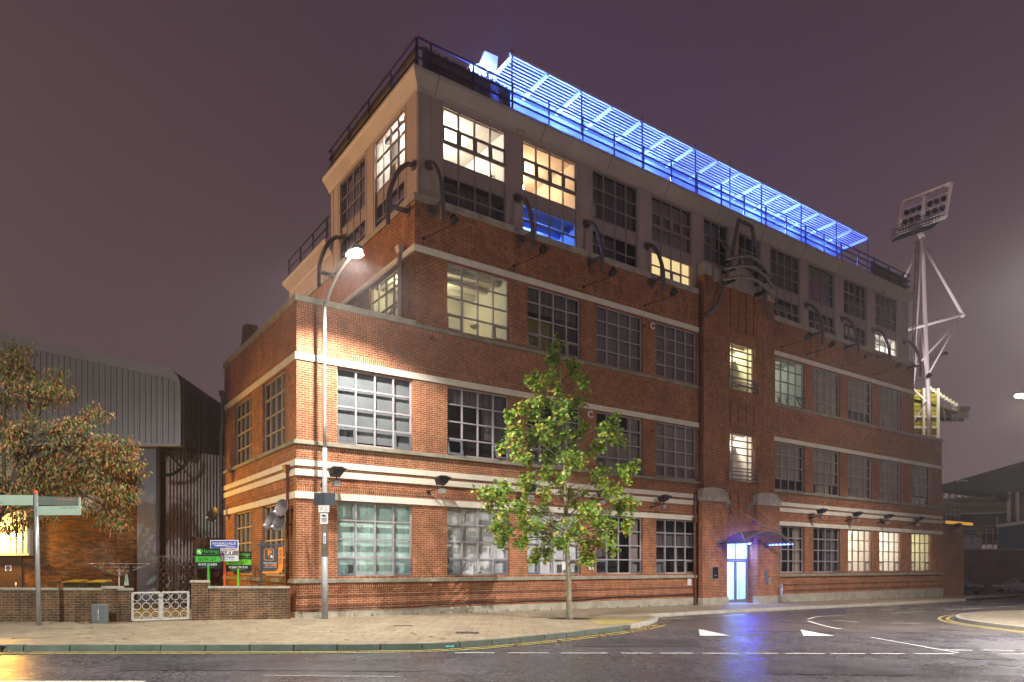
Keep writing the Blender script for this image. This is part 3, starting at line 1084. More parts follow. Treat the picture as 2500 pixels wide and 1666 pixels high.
# ---- roof storey set back behind the terrace
ph = MB()
PD = -2.35
wall_panel(ph, B, 7.6, 36.2, 19.6, 22.05, [(9.2 + 2.47 * k, 10.9 + 2.47 * k, 19.75, 21.75) for k in range(11)], d=PD, depth=0.12)
ph.quad(B(7.6, PD, 19.6), B(7.6, -9, 19.6), B(7.6, -9, 22.05), B(7.6, PD, 22.05))
ph.quad(B(36.2, PD, 19.6), B(36.2, -9, 19.6), B(36.2, -9, 22.05), B(36.2, PD, 22.05))
ph.box(7.4, 36.4, -9.2, PD + 0.25, 22.06, 22.2, B)
part(ph, 'penthouse_wall', surf('pale_render', (0.24, 0.27, 0.33), 0.7, var=0.06), HOUSE)
pf = MB(); pgs = [MB() for _ in range(4)]
for k in range(11):
    a, b = 9.2 + 2.47 * k, 10.9 + 2.47 * k
    n = 3
    for q in range(n):
        x0, x1 = a + (b - a) * q / n, a + (b - a) * (q + 1) / n
        pgs[(k * 5 + q * 3 + k * q) % 4].quad(B(x0, PD - 0.09, 19.75), B(x1, PD - 0.09, 19.75), B(x1, PD - 0.09, 21.75), B(x0, PD - 0.09, 21.75))
    for q in range(n + 1):
        x = min(a + (b - a) * q / n, b - .07)
        pf.box(x, x + 0.07, PD - 0.10, PD - 0.03, 19.75, 21.75, B)
    pf.box(a, b, PD - 0.10, PD - 0.035, 21.67, 21.75, B)
    pf.box(a, b, PD - 0.10, PD - 0.035, 21.30, 21.36, B)
pfo = part(pf, 'penthouse_window', MT['black_metal'], HOUSE)
for q_, mt_ in enumerate((surf('night_glass', (0.03, 0.04, 0.07), 0.08, spec=0.8), glow('lit_cyan_pane', (0.42, 0.72, 1.0), 1.1), surf('pale_curtain', (0.75, 0.78, 0.82), 0.8), glow('lit_blue_pane', (0.06, 0.10, 0.75), 0.9))):
    part(pgs[q_], 'pane', mt_, pfo)
fl = MB()              # upswept end canopy of the roof storey
fl.prism([B(x, -2.6, z) for x, z in ((9.0, 23.87), (9.7, 23.9), (9.64, 23.36), (8.75, 23.24))], Lv * .1 + Zv * .02)
fl.prism([B(x, -2.61, z) for x, z in ((8.73, 23.22), (9.62, 23.33), (9.7, 22.2), (8.2, 22.2), (8.25, 22.95))], Lv * 1.2)
part(fl, 'end_canopy', MT['white'], HOUSE)
# ------------------------------------------------------------------ windows
def blindmat(n, ca, cb, pitch=0.09, axis='X', vary=0.12):
    return striped(n, ca, cb, pitch, axis, 0.8, 0.8, 0.12, vary)


BL_ = {
    'mint': blindmat('frosted_mint_blind', (0.60, 0.80, 0.72), (0.52, 0.71, 0.64), 0.35, 'X', 0.2),
    'white': blindmat('white_slat_blind', (0.86, 0.84, 0.84), (0.72, 0.70, 0.70), 0.12),
    'grey': blindmat('grey_roller_blind', (0.21, 0.22, 0.22), (0.19, 0.20, 0.20), 0.7),
    'taupe': blindmat('taupe_blind', (0.36, 0.29, 0.27), (0.28, 0.225, 0.21), 0.13),
    'tan': blindmat('tan_blind', (0.48, 0.38, 0.28), (0.36, 0.28, 0.215), 0.13),
    'dim': blindmat('dim_curtain', (0.16, 0.135, 0.14), (0.10, 0.085, 0.095), 0.3),
    'olive': blindmat('olive_blind', (0.26, 0.22, 0.07), (0.21, 0.18, 0.06), 0.5),
    'plum': blindmat('plum_curtain', (0.10, 0.055, 0.065), (0.07, 0.04, 0.05), 0.3),
    'pink': blindmat('pink_curtain', (0.50, 0.22, 0.30), (0.34, 0.16, 0.25), 0.45),
    'violet': blindmat('violet_film', (0.21, 0.18, 0.36), (0.15, 0.125, 0.25), 0.6),
    'black': MT['dark'],
    'cream': blindmat('cream_vertical_blind', (0.80, 0.74, 0.58), (0.52, 0.46, 0.33), 0.10),
}


def flip_of(T):
    x = (T(1, 0, 0) - T(0, 0, 0)).cross(Zv)
    return x.dot(T(0, 1, 0) - T(0, 0, 0)) < 0


def wquad(mb, T, a, b, d, c, e, mi=0):
    p = [T(a, d, c), T(b, d, c), T(b, d, e), T(a, d, e)]
    if flip_of(T):
        p = p[::-1]
    mb.quad(*p, mi=mi)


def room(parent, T, s0, s1, z0, z1, d, depth, wall='plaster', power=80, col=(1, .8, .58), light_z=None, light_s=None, name='room', floor='floorboard', back=None, size=1.4, ceil=0.3, joists=True):
    a, b, c, e = s0 - 0.25, s1 + 0.25, z0 - 0.25, z1 + ceil
    q = d - depth
    m = MB()
    m.quad(T(a, q, c), T(b, q, c), T(b, q, e), T(a, q, e), 1 if back else 0)
    m.quad(T(a, q, c), T(a, d, c), T(a, d, e), T(a, q, e))
    m.quad(T(b, q, c), T(b, d, c), T(b, d, e), T(b, q, e))
    m.quad(T(a, q, e), T(b, q, e), T(b, d, e), T(a, d, e))
    m.quad(T(a, q, c), T(b, q, c), T(b, d, c), T(a, d, c), 2)
    # joists under the ceiling and a picture of furniture along the back
    for k in range(3 if joists else 0):
        y = d - depth * (0.25 + 0.25 * k)
        m.box(a, b, y - 0.08, y + 0.08, e - 0.22, e - 0.004, T)
    o = part(m, name, [MT[wall], MT[back or wall], MT[floor]], parent)
    fr_ = MB(); rr_ = random.Random(int(s0 * 100 + z0 * 7))
    zf = max(c, z0 - .25)
    for k in range(5):
        x_ = a + (b - a) * (k + .2 + .6 * rr_.random()) / 5; w_ = rr_.uniform(.15, .42); h_ = rr_.uniform(.35, 1.1) * min(1, (e - c) / 2.4)
        fr_.box(x_ - w_, x_ + w_, q + .05, q + .05 + rr_.uniform(.2, .5), zf, zf + h_, T)
        if k % 2 == 0:
            zz_ = zf + h_ + rr_.uniform(.3, .7); fr_.box(x_ - w_ * .7, x_ + w_ * .6, q + .01, q + .04, zz_, min(e - .2, zz_ + rr_.uniform(.3, .6)), T, mi=1)
    part(fr_, 'furniture', [MT['floorboard'], MT['dark']], parent)
    if power:
        ls = light_s if light_s is not None else (a + b) / 2
        p = T(ls, d - depth * 0.6, light_z if light_z else e - 0.65)
        lamp('room_light', 'POINT', p, power * .8, col, parent, size=.16)
    return o


def window(T, s0, s1, z0, z1, cols=4, rows=4, d=0.0, mat='frame', back='taupe', cas=(), cas_mat='frame_dark', open_=None,
           rowz=None, colx=None, label=None, fd=0.10, gl='glass', gap=None, panels=(), panel_mat='spandrel', two=None, name='window'):
    """frame with glazing bars; sub-parts: pane, blind, casement, spandrel"""
    f = MB()
    y1 = d - fd; y0 = y1 - 0.07
    w = 0.05
    xs = colx or [s0 + (s1 - s0) * i / cols for i in range(cols + 1)]
    zs = rowz or [z0 + (z1 - z0) * i / rows for i in range(rows + 1)]
    cols, rows = len(xs) - 1, len(zs) - 1
    for i, x in enumerate(xs):
        a, b = (x, x + w) if i == 0 else (x - w, x) if i == cols else (x - 0.028, x + 0.028)
        f.box(a, b, y0, y1, z0, z1, T)
    for j, z in enumerate(zs):
        a, b = (z, z + 0.06) if j == 0 else (z - w, z) if j == rows else (z - 0.026, z + 0.026)
        f.box(s0 + 0.01, s1 - 0.01, y0 + 0.003, y1 - 0.003, a, b, T)
    o = part(f, name, MT[mat], HOUSE, label)
    pn = MB(); pl = MB()
    for j in range(rows):
        if j in panels and pn.v:
            part(pn, 'pane', MT[gl], o); pn = MB()
        if j in panels:
            pl.box(s0 + 0.02, s1 - 0.02, y1 - 0.045, y1 - 0.025, zs[j], zs[j + 1], T)
            continue
        for i in range(cols):
            if (i, j) in dict(open_ or {}):
                continue
            # each pane sits at its own very slight angle, as old glazing does
            r_ = random.uniform(-0.004, 0.004)
            p = [T(xs[i], y1 - 0.035 + r_, zs[j]), T(xs[i + 1], y1 - 0.035 - r_, zs[j]), T(xs[i + 1], y1 - 0.035 - r_ * .5, zs[j + 1]), T(xs[i], y1 - 0.035 + r_ * .3, zs[j + 1])]
            pn.quad(*(p[::-1] if flip_of(T) else p))
    part(pn, 'pane', MT[gl], o)
    if pl.v:
        part(pl, 'spandrel_panel', MT[panel_mat], o)
    if back:
        if isinstance(back, (list, tuple)):          # (mat, x0, x1, z0, z1) pieces over a dark ground
            bm = MB(); mats = [MT['dark']]
            wquad(bm, T, s0 - .05, s1 + .05, d - 0.9, z0 - .05, z1 + .05)
            for a, b in ((s0 - .05, 1), (s1 + .05, 1)):
                bm.quad(T(a, d - .2, z0), T(a, d - .9, z0), T(a, d - .9, z1), T(a, d - .2, z1))
            for z in (z0 - .05, z1 + .05):
                bm.quad(T(s0, d - .2, z), T(s1, d - .2, z), T(s1, d - .9, z), T(s0, d - .9, z))
            for mt, x0, x1, c, e in back:
                mats.append(BL_[mt])
                wquad(bm, T, s0 + (s1 - s0) * x0, s0 + (s1 - s0) * x1, d - 0.3, z0 + (z1 - z0) * c, z0 + (z1 - z0) * e, len(mats) - 1)
            part(bm, 'blind', mats, o)
        else:
            bm = MB()
            wquad(bm, T, s0 - .05, s1 + .05, d - 0.27, z0 - .05, z1 + .05)
            if gap:                                  # a lighter blind stops short above a dark strip
                bm = MB()
                wquad(bm, T, s0 - .05, s1 + .05, d - 0.27, z0 + gap, z1 + .05)
                wquad(bm, T, s0 - .05, s1 + .05, d - 0.6, z0 - .3, z0 + gap + .3, 1)
                part(bm, 'blind', [BL_[back], MT['dark']], o)
                bm = None
            if bm:
                part(bm, 'blind', BL_[back], o)
    for i, j in cas:
        cm = MB()
        ang = dict(open_ or {}).get((i, j), 0.02)
        x0, x1, c, e = xs[i] + 0.02, xs[i + 1] - 0.02, zs[j] + 0.02, zs[j + 1] - 0.02
        yy = y1 + 0.012

        def TT(s, q, z, ang=ang, e=e, yy=yy):        # hinged along its upper edge
            h = e - z
            return T(s, yy + q * math.cos(ang) + h * math.sin(ang), e - h * math.cos(ang) + q * math.sin(ang))
        k = 0.075
        for a, b, cc, ee in ((x0, x0 + k, c, e), (x1 - k, x1, c, e), (x0 + k, x1 - k, c, c + k), (x0 + k, x1 - k, e - k, e)):
            cm.box(a, b, -0.03, 0.0, cc, ee, TT)
        p = [TT(x0 + k, -0.015, c + k), TT(x1 - k, -0.015, c + k), TT(x1 - k, -0.015, e - k), TT(x0 + k, -0.015, e - k)]
        cm.quad(*(p[::-1] if flip_of(T) else p), mi=1)
        part(cm, 'casement', [MT[cas_mat], MT['glass']], o)
    return o


C2 = [(0, 0), (3, 0)]
WARM, COOL, YEL = (1.0, 0.80, 0.58), (1.0, 0.95, 0.86), (1.0, 0.86, 0.42)

# ground floor, left to right
def W_(i, z, **k):
    return window(B, BAY[i], BAY[i] + WID[i], z[0], z[1], **k)


W_(0, GFZ, back='mint', cas=C2, label='window with frosted mint green film')
W_(1, GFZ, back='white', cas=C2, label='window with white slatted blinds')
W_(2, GFZ, back='white', cas=C2, label='window with bright white blinds behind the street tree')
W_(3, GFZ, back=[('taupe', .8, 1, 0, 1), ('dim', 0, .3, .3, 1)], cas=C2)
W_(4, GFZ, back=[('dim', 0, 1, .5, .78), ('taupe', .55, .62, 0, .5), ('grey', 0, .3, 0, .2)], cas=C2)
W_(5, GFZ, back=[('tan', .74, 1, 0, 1), ('dim', .0, .4, .1, 1)], label='dark window with a pale curtain at its right side')
W_(6, GFZ, back=[('dim', .5, 1, 0, 1)], cas=[(3, 0)])
for i, pw, col, bk, fl_ in ((7, 230, WARM, None, 'floorboard'), (8, 230, (1, .85, .66), None, 'floorboard'), (9, 120, YEL, 'orange_wall', 'floorboard')):
    o = W_(i, GFZ, back=None, mat='frame_clad', cas=[(0, 0), (3, 0)], cas_mat='frame_clad', label='window of a lit ground floor room')
    room(o, B, BAY[i], BAY[i] + WID[i], GFZ[0], GFZ[1], -0.24, 3.2, 'plaster', pw, col, back=bk)
# first floor
W_(0, FFZ, back='grey', cas=C2, gap=0.14, open_={(3, 0): .07, (0, 0): .05})
W_(1, FFZ, back=[('dim', 0, 1, .78, 1), ('dim', .6, 1, .3, .8)], cas=C2, open_={(0, 0): .22, (3, 0): .35}, label='dark window with both lower casements tilted open')
W_(2, FFZ, back=[('grey', .5, 1, 0, .75), ('dim', 0, .5, 0, .6)], cas=C2)
W_(3, FFZ, back=[('taupe', 0, 1, 0, .73), ('taupe', .75, 1, .7, 1)], cas=C2, open_={(3, 0): .3})
W_(4, FFZ, back='taupe', cas=[(0, 0), (1, 0), (2, 0), (3, 0)], cas_mat='frame_clad')
W_(5, FFZ, back=[('tan', 0, 1, .24, 1)])
W_(6, FFZ, back=[('tan', 0, .25, .22, 1), ('tan', .25, .75, 0, 1), ('tan', .75, 1, .22, 1)])
W_(7, FFZ, back=[('tan', 0, .22, .22, 1), ('tan', .22, 1, 0, 1)])
W_(8, FFZ, back='tan')
W_(9, FFZ, back=[('tan', 0, 1, .24, 1), ('cream', 0.05, .95, 0, .2)])
# second floor
o = W_(1, SFZ, back=None, cas=C2, cas_mat='frame_clad', open_={(3, 0): .12}, label='window of a lit cream room')
room(o, B, BAY[1], BAY[1] + WID[1], *SFZ, -0.24, 3.6, 'plaster', 95, (1, .84, .46), light_s=BAY[1] + 0.6)
W_(2, SFZ, back=[('olive', 0, .49, 0, .55), ('plum', .5, 1, 0, .62), ('dim', 0, 1, .62, 1)], cas=[(0, 0), (3, 0)], cas_mat='frame_clad', open_={(0, 0): .15})
W_(3, SFZ, back='taupe', gl='glass_dull')
W_(4, SFZ, back='taupe', cas=[(0, 0)], cas_mat='frame_clad', gl='glass_dull')
o = W_(5, SFZ, back=None, cas=[(3, 0)], open_={(3, 0): .4}, label='half lit window with plants on its ledge')
room(o, B, BAY[5], BAY[5] + WID[5], *SFZ, -0.24, 2.6, 'plaster', 26, (.85, 1, .78))
W_(6, SFZ, back='tan'); W_(7, SFZ, back=[('tan', 0, 1, .25, 1), ('dim', 0, 1, 0, .3)]); W_(8, SFZ, back='tan', cas=[(0, 0)], cas_mat='frame_clad', open_={(0, 0): .12})

# left face, two-storey block and the tall block above it
for (a, b) in LWT:
    window(RBL0, a, b, *FFZ, mat='frame_tan', back='dim', gl='glass_dull')
    window(RBL0, a, b, 1.35, 3.90, mat='frame_tan', back=[('tan', 0, .2, 0, 1), ('tan', .3, .5, 0, 1), ('dim', .5, 1, 0, 1)])
o = window(RBL1, 1.27, 4.05, *SFZ, mat='frame_clad', back=None, cas=[(0, 1)], cas_mat='frame_clad', open_={(0, 1): .5}, label='lit window above the roof of the low block')
room(o, RBL1, 1.27, 4.05, *SFZ, -0.24, 1.05, 'plaster', 60, YEL, size=0.6)

# clad storeys
CZ = [15.22, 15.82, 16.42, 17.00, 17.66, 18.30, 19.05]


def clad_window(T, a, b, d, **k):
    return window(T, a, b, 15.22, 19.05, rowz=CZ, panels=(2,), d=d, mat='frame_clad', fd=0.06, **k)


CU = [(0, 4), (1, 4), (2, 4), (3, 4)]
o = clad_window(B, *CW[0], DC, back=None, cas=CU, cas_mat='frame_clad', label='window with a brightly lit white room above and a dark one below')
room(o, B, *CW[0], 17.0, 19.05, DC - .24, 3.6, 'plaster', 420, (1, .84, .66), name='upper_room', joists=False, light_s=CW[0][0] + .9)
m = MB(); wquad(m, B, CW[0][0] - .05, CW[0][1] + .05, DC - .8, 15.1, 16.65); part(m, 'lower_room', BL_['dim'], o)
o = clad_window(B, *CW[1], DC, back=None, cas=CU, cas_mat='frame_clad', label='window with a lit peach room above and a blue lit room below')
room(o, B, *CW[1], 17.0, 19.05, DC - .24, 3.6, 'orange_wall', 200, (1, .74, .50), name='upper_room', joists=False)
room(o, B, *CW[1], 15.22, 16.42, DC - .24, 2.6, 'blue_wall', 170, (.20, .40, 1), name='lower_room', ceil=.15)
sb = MB()
sb.sphere(B(CW[1][0] + .16, DC - .30, 17.25), .09, .09, .11)
part(sb, 'light_bulb', glow('bare_bulb', (1, .93, .82), 30), o)
clad_window(B, *CW[2], DC, back=[('dim', 0, 1, .42, 1), ('taupe', 0.02, .2, .47, 1), ('white', .04, .15, .47, .7), ('dim', 0, .6, 0, .3)], label='dark window with a white curtain hanging at its left side')
o = clad_window(B, *CW[3], DC, back=[('taupe', 0, 1, .46, 1)], cas=[(0, 4), (1, 4), (2, 4), (3, 4), (1, 0), (2, 0)], cas_mat='frame_clad', label='window with cream vertical blinds lit from behind in its lower part')
m = MB(); wquad(m, B, CW[3][0] - .05, CW[3][1] + .05, DC - .26, 15.15, 16.5)
mm, nt_, out_ = new_mat('backlit_cream_blind')
st_ = BL_['cream'].node_tree
em = nd(nt_, 'Emission', Strength=1.0)
tc_ = nd(nt_, 'TexCoord'); sp_ = nd(nt_, 'SeparateXYZ'); dv_ = nd(nt_, 'Math', operation='DIVIDE'); dv_.inputs[1].default_value = 0.11
fr_ = nd(nt_, 'Math', operation='FRACT'); rp_ = nd(nt_, 'ValToRGB')
nt_.links.new(tc_.outputs['UV'], sp_.inputs[0]); nt_.links.new(sp_.outputs['X'], dv_.inputs[0]); nt_.links.new(dv_.outputs[0], fr_.inputs[0]); nt_.links.new(fr_.outputs[0], rp_.inputs['Fac'])
rp_.color_ramp.elements[0].color = (.82, .60, .28, 1); rp_.color_ramp.elements[1].color = (.42, .28, .12, 1); rp_.color_ramp.elements[0].position = .55
nt_.links.new(rp_.outputs[0], em.inputs['Color']); nt_.links.new(em.outputs[0], out_.inputs['Surface'])
part(m, 'lit_blind', mm, o)
for i, bk in ((4, [('grey', 0, .7, 0, 1)]), (5, [('dim', .6, 1, .2, .6)])):
    a, b = CW[i]
    window(B, a, b, 16.6, 19.05, cols=3, rowz=[16.6, 17.0, 17.66, 18.3, 19.05], d=DC, mat='frame_clad', fd=.06, back=bk, panels=(0,),
           cas=[(0, 2), (2, 2)] if i == 4 else (), cas_mat='frame_clad', open_={(0, 2): .2, (2, 2): .5} if i == 4 else None)
clad_window(B, *CW[6], DC, back=[('dim', 0, 1, .45, 1), ('grey', .3, 1, .18, .27)], cas=[(0, 0), (1, 0), (2, 0), (3, 0)], cas_mat='frame_clad', open_={(0, 0): .35, (1, 0): .35, (2, 0): .35, (3, 0): .2})
clad_window(B, *CW[7], DC, back=[('taupe', 0, 1, .66, 1), ('pink', 0, .8, .46, .84), ('violet', .8, 1, .46, .9), ('dim', .3, 1, 0, .3)], cas=[(0, 0), (1, 0), (2, 0), (3, 0)], cas_mat='frame_clad', open_={(2, 0): .35, (3, 0): .35}, label='window with pink and violet curtains')
clad_window(B, *CW[8], DC, back=[('dim', .3, 1, .5, .75), ('taupe', 0, .1, .46, 1), ('cream', .25, .7, .16, .3), ('dim', .8, 1, .46, .7)])
o = clad_window(B, *CW[9], DC, back=None, label='window with a bright white lit room in its lower part')
room(o, B, CW[9][0], CW[9][1], 15.22, 16.42, DC - .24, 2.6, 'plaster', 190, COOL, name='lower_room', ceil=.12, floor='plaster')
m = MB(); wquad(m, B, CW[9][0] - .05, CW[9][1] + .05, DC - .3, 16.6, 19.1); part(m, 'blind', BL_['dim'], o)
o = clad_window(RBLC, 1.35, 4.02, 0, back=None, label='lit window beside the corner on the left face')
room(o, RBLC, 1.35, 4.02, 17.25, 19.05, -.24, .75, 'plaster', 170, (1, .86, .70), name='upper_room', joists=False, size=.5)
m = MB(); wquad(m, RBLC, 1.3, 4.1, -.3, 15.15, 17.25); part(m, 'lower_room', BL_['violet'], o)
clad_window(RBLC, 5.0, 7.8, 0, back='violet')

# tower windows: narrow side lights, seven rows, curved guard rails
for z0, z1, pw, col, nm in ((10.66, 13.05, 190, (1, .88, .42), 'yellow lit stair window of the entrance tower'), (6.02, 8.47, 150, (1, .84, .64), 'white lit stair window of the entrance tower')):
    a, b = 21.9, 23.92
    o = window(B, a, b, z0, z1, rows=7, colx=[a, a + .36, b - .40, b], d=0.2, mat='frame_clad', fd=.12, back=None, label=nm)
    room(o, B, a, b, z0, z1, -.1, 2.4, 'plaster', pw, col)
    m = MB()
    m.prism([B(a - .2, -1.2, z0 + .3), B(b + .2, -1.2, z0 + 1.9), B(b + .2, -1.2, z0 + 2.1), B(a - .2, -1.2, z0 + .5)], Lv * 1.0)
    part(m, 'stair_flight', MT['plaster'], o)
    gd = MB()
    for k in range(3):
        zz = z0 + .05 + .2 * k
        n = 12
        gd.tube([B(a - .32 + (b - a + .64) * i / n, .26 + .24 * math.sin(math.pi * i / n), zz + (.06 if z0 > 9 else 0) * math.sin(math.pi * i / n)) for i in range(n + 1)], .032, 8)
    for x in (a - .2, b + .2):
        gd.tube([B(x, .32, z0 - .06), B(x, .32, z0 + .56)], .04, 8)
    part(gd, 'guard_rail', MT['pipe_pale'], HOUSE)

# entrance door with fanlight, glass lit from inside
df = MB()
yy = 0.2 - 0.30
a, b, c, e, tr = 21.72, 23.79, -0.20, 2.97, 2.05
for x in (a, b - .09):
    df.box(x, x + .09, yy - .06, yy, c, e, B)
for z in (e - .07, tr - .04):
    df.box(a + .09, b - .09, yy - .057, yy - .003, z, z + .08, B)
df.box((a + b) / 2 - .02, (a + b) / 2 + .02, yy - .05, yy - .004, tr + .04, e - .07, B)
dro = part(df, 'entrance_door', MT['slate_blue'], HOUSE, 'double glass entrance door glowing blue white')
for x0, x1, hx in ((a + .10, (a + b) / 2 - .005, (a + b) / 2 - .06), ((a + b) / 2 + .005, b - .10, (a + b) / 2 + .22)):
    lf = MB()
    for p, q in ((x0, x0 + .09), (x1 - .09, x1)):
        lf.box(p, q, yy - .045, yy - .006, c + .02, tr - .05, B)
    for p, q in ((c + .02, c + .2), (tr - .14, tr - .05)):
        lf.box(x0 + .09, x1 - .09, yy - .042, yy - .009, p, q, B)
    lfo = part(lf, 'door_leaf', MT['slate_blue'], dro)
    hn = MB(); hn.tube([B(hx, yy + .05, c + .25), B(hx, yy + .05, tr - .2)], .014, 8)
    part(hn, 'handle', MT['galv'], dro)
dp = MB(); wquad(dp, B, a + .05, b - .05, yy - .03, c + .05, e - .05)
part(dp, 'pane', MT['glass'], dro)
lob = MB()
A_, D_, q0, q1 = a - .5, b + .6, yy - .08, yy - 3.2
for q in ([B(A_, q1, -.2), B(D_, q1, -.2), B(D_, q1, 3.3), B(A_, q1, 3.3)], [B(A_, q1, -.2), B(A_, q0, -.2), B(A_, q0, 3.3), B(A_, q1, 3.3)],
          [B(D_, q1, -.2), B(D_, q0, -.2), B(D_, q0, 3.3), B(D_, q1, 3.3)], [B(A_, q1, 3.3), B(D_, q1, 3.3), B(D_, q0, 3.3), B(A_, q0, 3.3)],
          [B(A_, q1, -.2), B(D_, q1, -.2), B(D_, q0, -.2), B(A_, q0, -.2)]):
    lob.quad(*q)
lbo = part(lob, 'lobby', MT['plaster'], HOUSE)
lt_ = MB()
for k in range(3):     # light boxes on the lobby walls
    for j in range(6):
        lt_.box(A_ + .3 + k * .72, A_ + .95 + k * .72, q1 + .02, q1 + .08, .0 + j * .52, .46 + j * .52, B)
part(lt_, 'light_panel', glow('blue_white_light_panel', (0.36, 0.62, 1.0), 3.2), lbo)
lamp('lobby_light', 'AREA', B((A_ + D_) / 2, -1.0, 3.1), 260, (.26, .44, 1), HOUSE, size=1.4, rot=(0, 0, -1))
side = MB()            # brick cheek left of the door
side.box(21.40, 21.715, yy - .08, yy + .03, -.32, 2.97, B)
part(side, 'door_jamb', MT['brick'], HOUSE)
stp = MB(); stp.box(21.45, 23.75, -.05, .75, -.5, -.205, B)
part(stp, 'door_step', MT['concrete'], HOUSE)
pl = MB()
for a_, b_ in ((19.46, 21.40), (23.75, 25.8)):
    pl = MB()
    pl.box(a_, b_, .205, .52, -.8, .17, B)
    part(pl, 'pier_plinth', MT['concrete'], HOUSE)

# downpipes and hoppers
def downpipe(pts, r, mat, T, hop=None, square=False):
    m = MB(); m.tube([T(*p) for p in pts], r, 8)
    if hop:
        x, y, z = hop
        m.hexa([T(x - .08, y - .08, z - .25), T(x + .08, y - .08, z - .25), T(x + .08, y + .08, z - .25), T(x - .08, y + .08, z - .25),
                T(x - .17, y - .1, z), T(x + .17, y - .1, z), T(x + .17, y + .14, z), T(x - .17, y + .14, z)])
    for p, q in zip(pts, pts[1:]):
        n = int(abs(q[2] - p[2]) / 1.9)
        for k in range(1, n + 1):
            z = p[2] + (q[2] - p[2]) * k / (n + 1)
            m.tube([T(p[0], p[1], z - .04), T(p[0], p[1], z + .04)], r * 1.3, 8)
    return part(m, 'downpipe', MT[mat], HOUSE)


downpipe([(19.78, .09, 15.6), (19.78, .09, 5.35), (19.36, .09, 5.25), (19.36, .09, -.25)], .055, 'pipe_red', B, (19.36, .09, 4.05))
downpipe([(25.72, .09, 15.6), (25.72, .09, 13.2)], .05, 'pipe_red', B)
downpipe([(9.45, .12, 9.0), (9.45, .12, 7.9), (9.7, .12, 7.4), (9.7, .12, -.2)], .075, 'pipe_grey', RBL0, (9.45, .12, 9.3))
downpipe([(1.02, .1, 13.5), (1.02, .1, 10.2)], .085, 'clad', RBL1, (1.02, .1, 13.6))
downpipe([(0.62, .1, 4.9), (0.62, .1, .1)], .05, 'pipe_red', RBL0, (0.62, .1, 5.05))
cb = MB()              # slack black cables pinned along the wall
def cable(p, n=40, sag=.03, r=.014):
    pts = []
    for i in range(n + 1):
        t = i / n
        pts.append(B(p[0] + (p[1] - p[0]) * t, .085, p[2] + (p[3] - p[2]) * t + sag * math.sin(t * 23) * math.sin(t * 7)))
    cb.tube(pts, r, 5)
cable((0.02, 19.2, .24, .34), r=.02)
cable((0.5, 19.0, 4.25, 4.2), sag=.02, r=.01)
part(cb, 'cable', MT['black'], HOUSE)
vc = MB()
for s_, z_ in ((16.45, 12.75), (12.65, 8.2)):
    n = 14
    vc.tube([B(s_ + .13 * math.cos(2 * math.pi * i / n * .85 + .6), .12, z_ + .13 * math.sin(2 * math.pi * i / n * .85 + .6)) for i in range(n + 1)], .035, 8)
part(vc, 'flue_cowl', MT['white'], HOUSE)
ab = MB()
for s_, z_ in ((4.9, 10.0), (9.0, 5.35), (16.4, 7.9), (19.75, 8.1), (15.9, 12.6)):
    ab.box(s_, s_ + .2, -.02, .006, z_, z_ + .15, B)
part(ab, 'air_brick', MT['brick_dark'], HOUSE)
el = MB()
el.box(8.95, 9.35, -.24, -.12, 19.14, 19.28, B); el.box(37.7, 38.0, -.24, -.12, 19.14, 19.26, B)
part(el, 'bulkhead_light', surf('bulkhead_diffuser', (.55, .42, .28), .5), HOUSE)
# ------------------------------------------------------------------ entrance canopy
GLOWB = glow('blue_disc', (.2, .3, 1), 12)
cn = thing('entrance_canopy', 'curved steel tube canopy over the blue lit entrance door, hung on rods', 'canopy', tuple(B(22.75, .45, 2.8)))
for k in range(6):
    d_ = .62 + .22 * k + (.06 if k == 5 else 0)
    n = 16
    m = MB()
    m.tube([B(20.75 + 4.0 * i / n, d_, 2.82 + .60 * math.sin(math.pi * i / n)) for i in range(n + 1)], .034 if k < 5 else .05, 8)
    part(m, 'hoop', MT['pipe_grey'], cn)
m = MB(); n = 16
for i in range(n):
    x0, x1 = 20.75 + 4.0 * i / n, 20.75 + 4.0 * (i + 1) / n
    z0, z1 = 2.87 + .60 * math.sin(math.pi * i / n), 2.87 + .60 * math.sin(math.pi * (i + 1) / n)
    m.quad(B(x0, .5, z0), B(x1, .5, z1), B(x1, 1.75, z1), B(x0, 1.75, z0))
part(m, 'roof_sheet', glass('smoked_canopy_sheet', (.78, .78, .85), .1, .5), cn)
m = MB(); m.tube([B(20.75, .45, 2.82), B(20.75, 1.84, 2.82)], .035, 8); m.disc(B(20.75, .452, 2.82), -Lv, .17, .04)
m.disc(B(24.6, .452, 2.85), -Lv, .17, .04)
part(m, 'side_beam', MT['pipe_grey'], cn)
m = MB(); m.tube([B(24.75, .5, 2.82), B(24.75, 1.84, 2.82)], .032, 8)
part(m, 'light_tube', glow('blue_tube', (.12, .22, 1), 7), cn)
m = MB(); m.disc(B(22.7, .75, 2.86), -Zv, .09, .04, 14)
part(m, 'added_recess_light', GLOWB, cn)  # added disc and lamp, put in to turn the door reveal blue
lamp('added_recess_lamp', 'POINT', B(22.7, .75, 2.72), 130, (.05, .07, 1), cn, size=.08)
for sx in (21.75, 23.68):
    m = MB(); m.disc(B(sx, .203, 4.85), -Lv, .2, .03, 20)
    part(m, 'anchor_disc', MT['galv'], cn)
for a_, b_ in (((21.75, .24, 4.8), (20.9, 1.84, 2.86)), ((23.68, .24, 4.8), (24.7, 1.84, 2.86)), ((21.75, .24, 4.8), (24.7, 1.84, 2.9))):
    m = MB(); m.tube([B(*a_), B(*b_)], .022, 6)
    part(m, 'tie_rod', MT['pipe_pale'], cn)

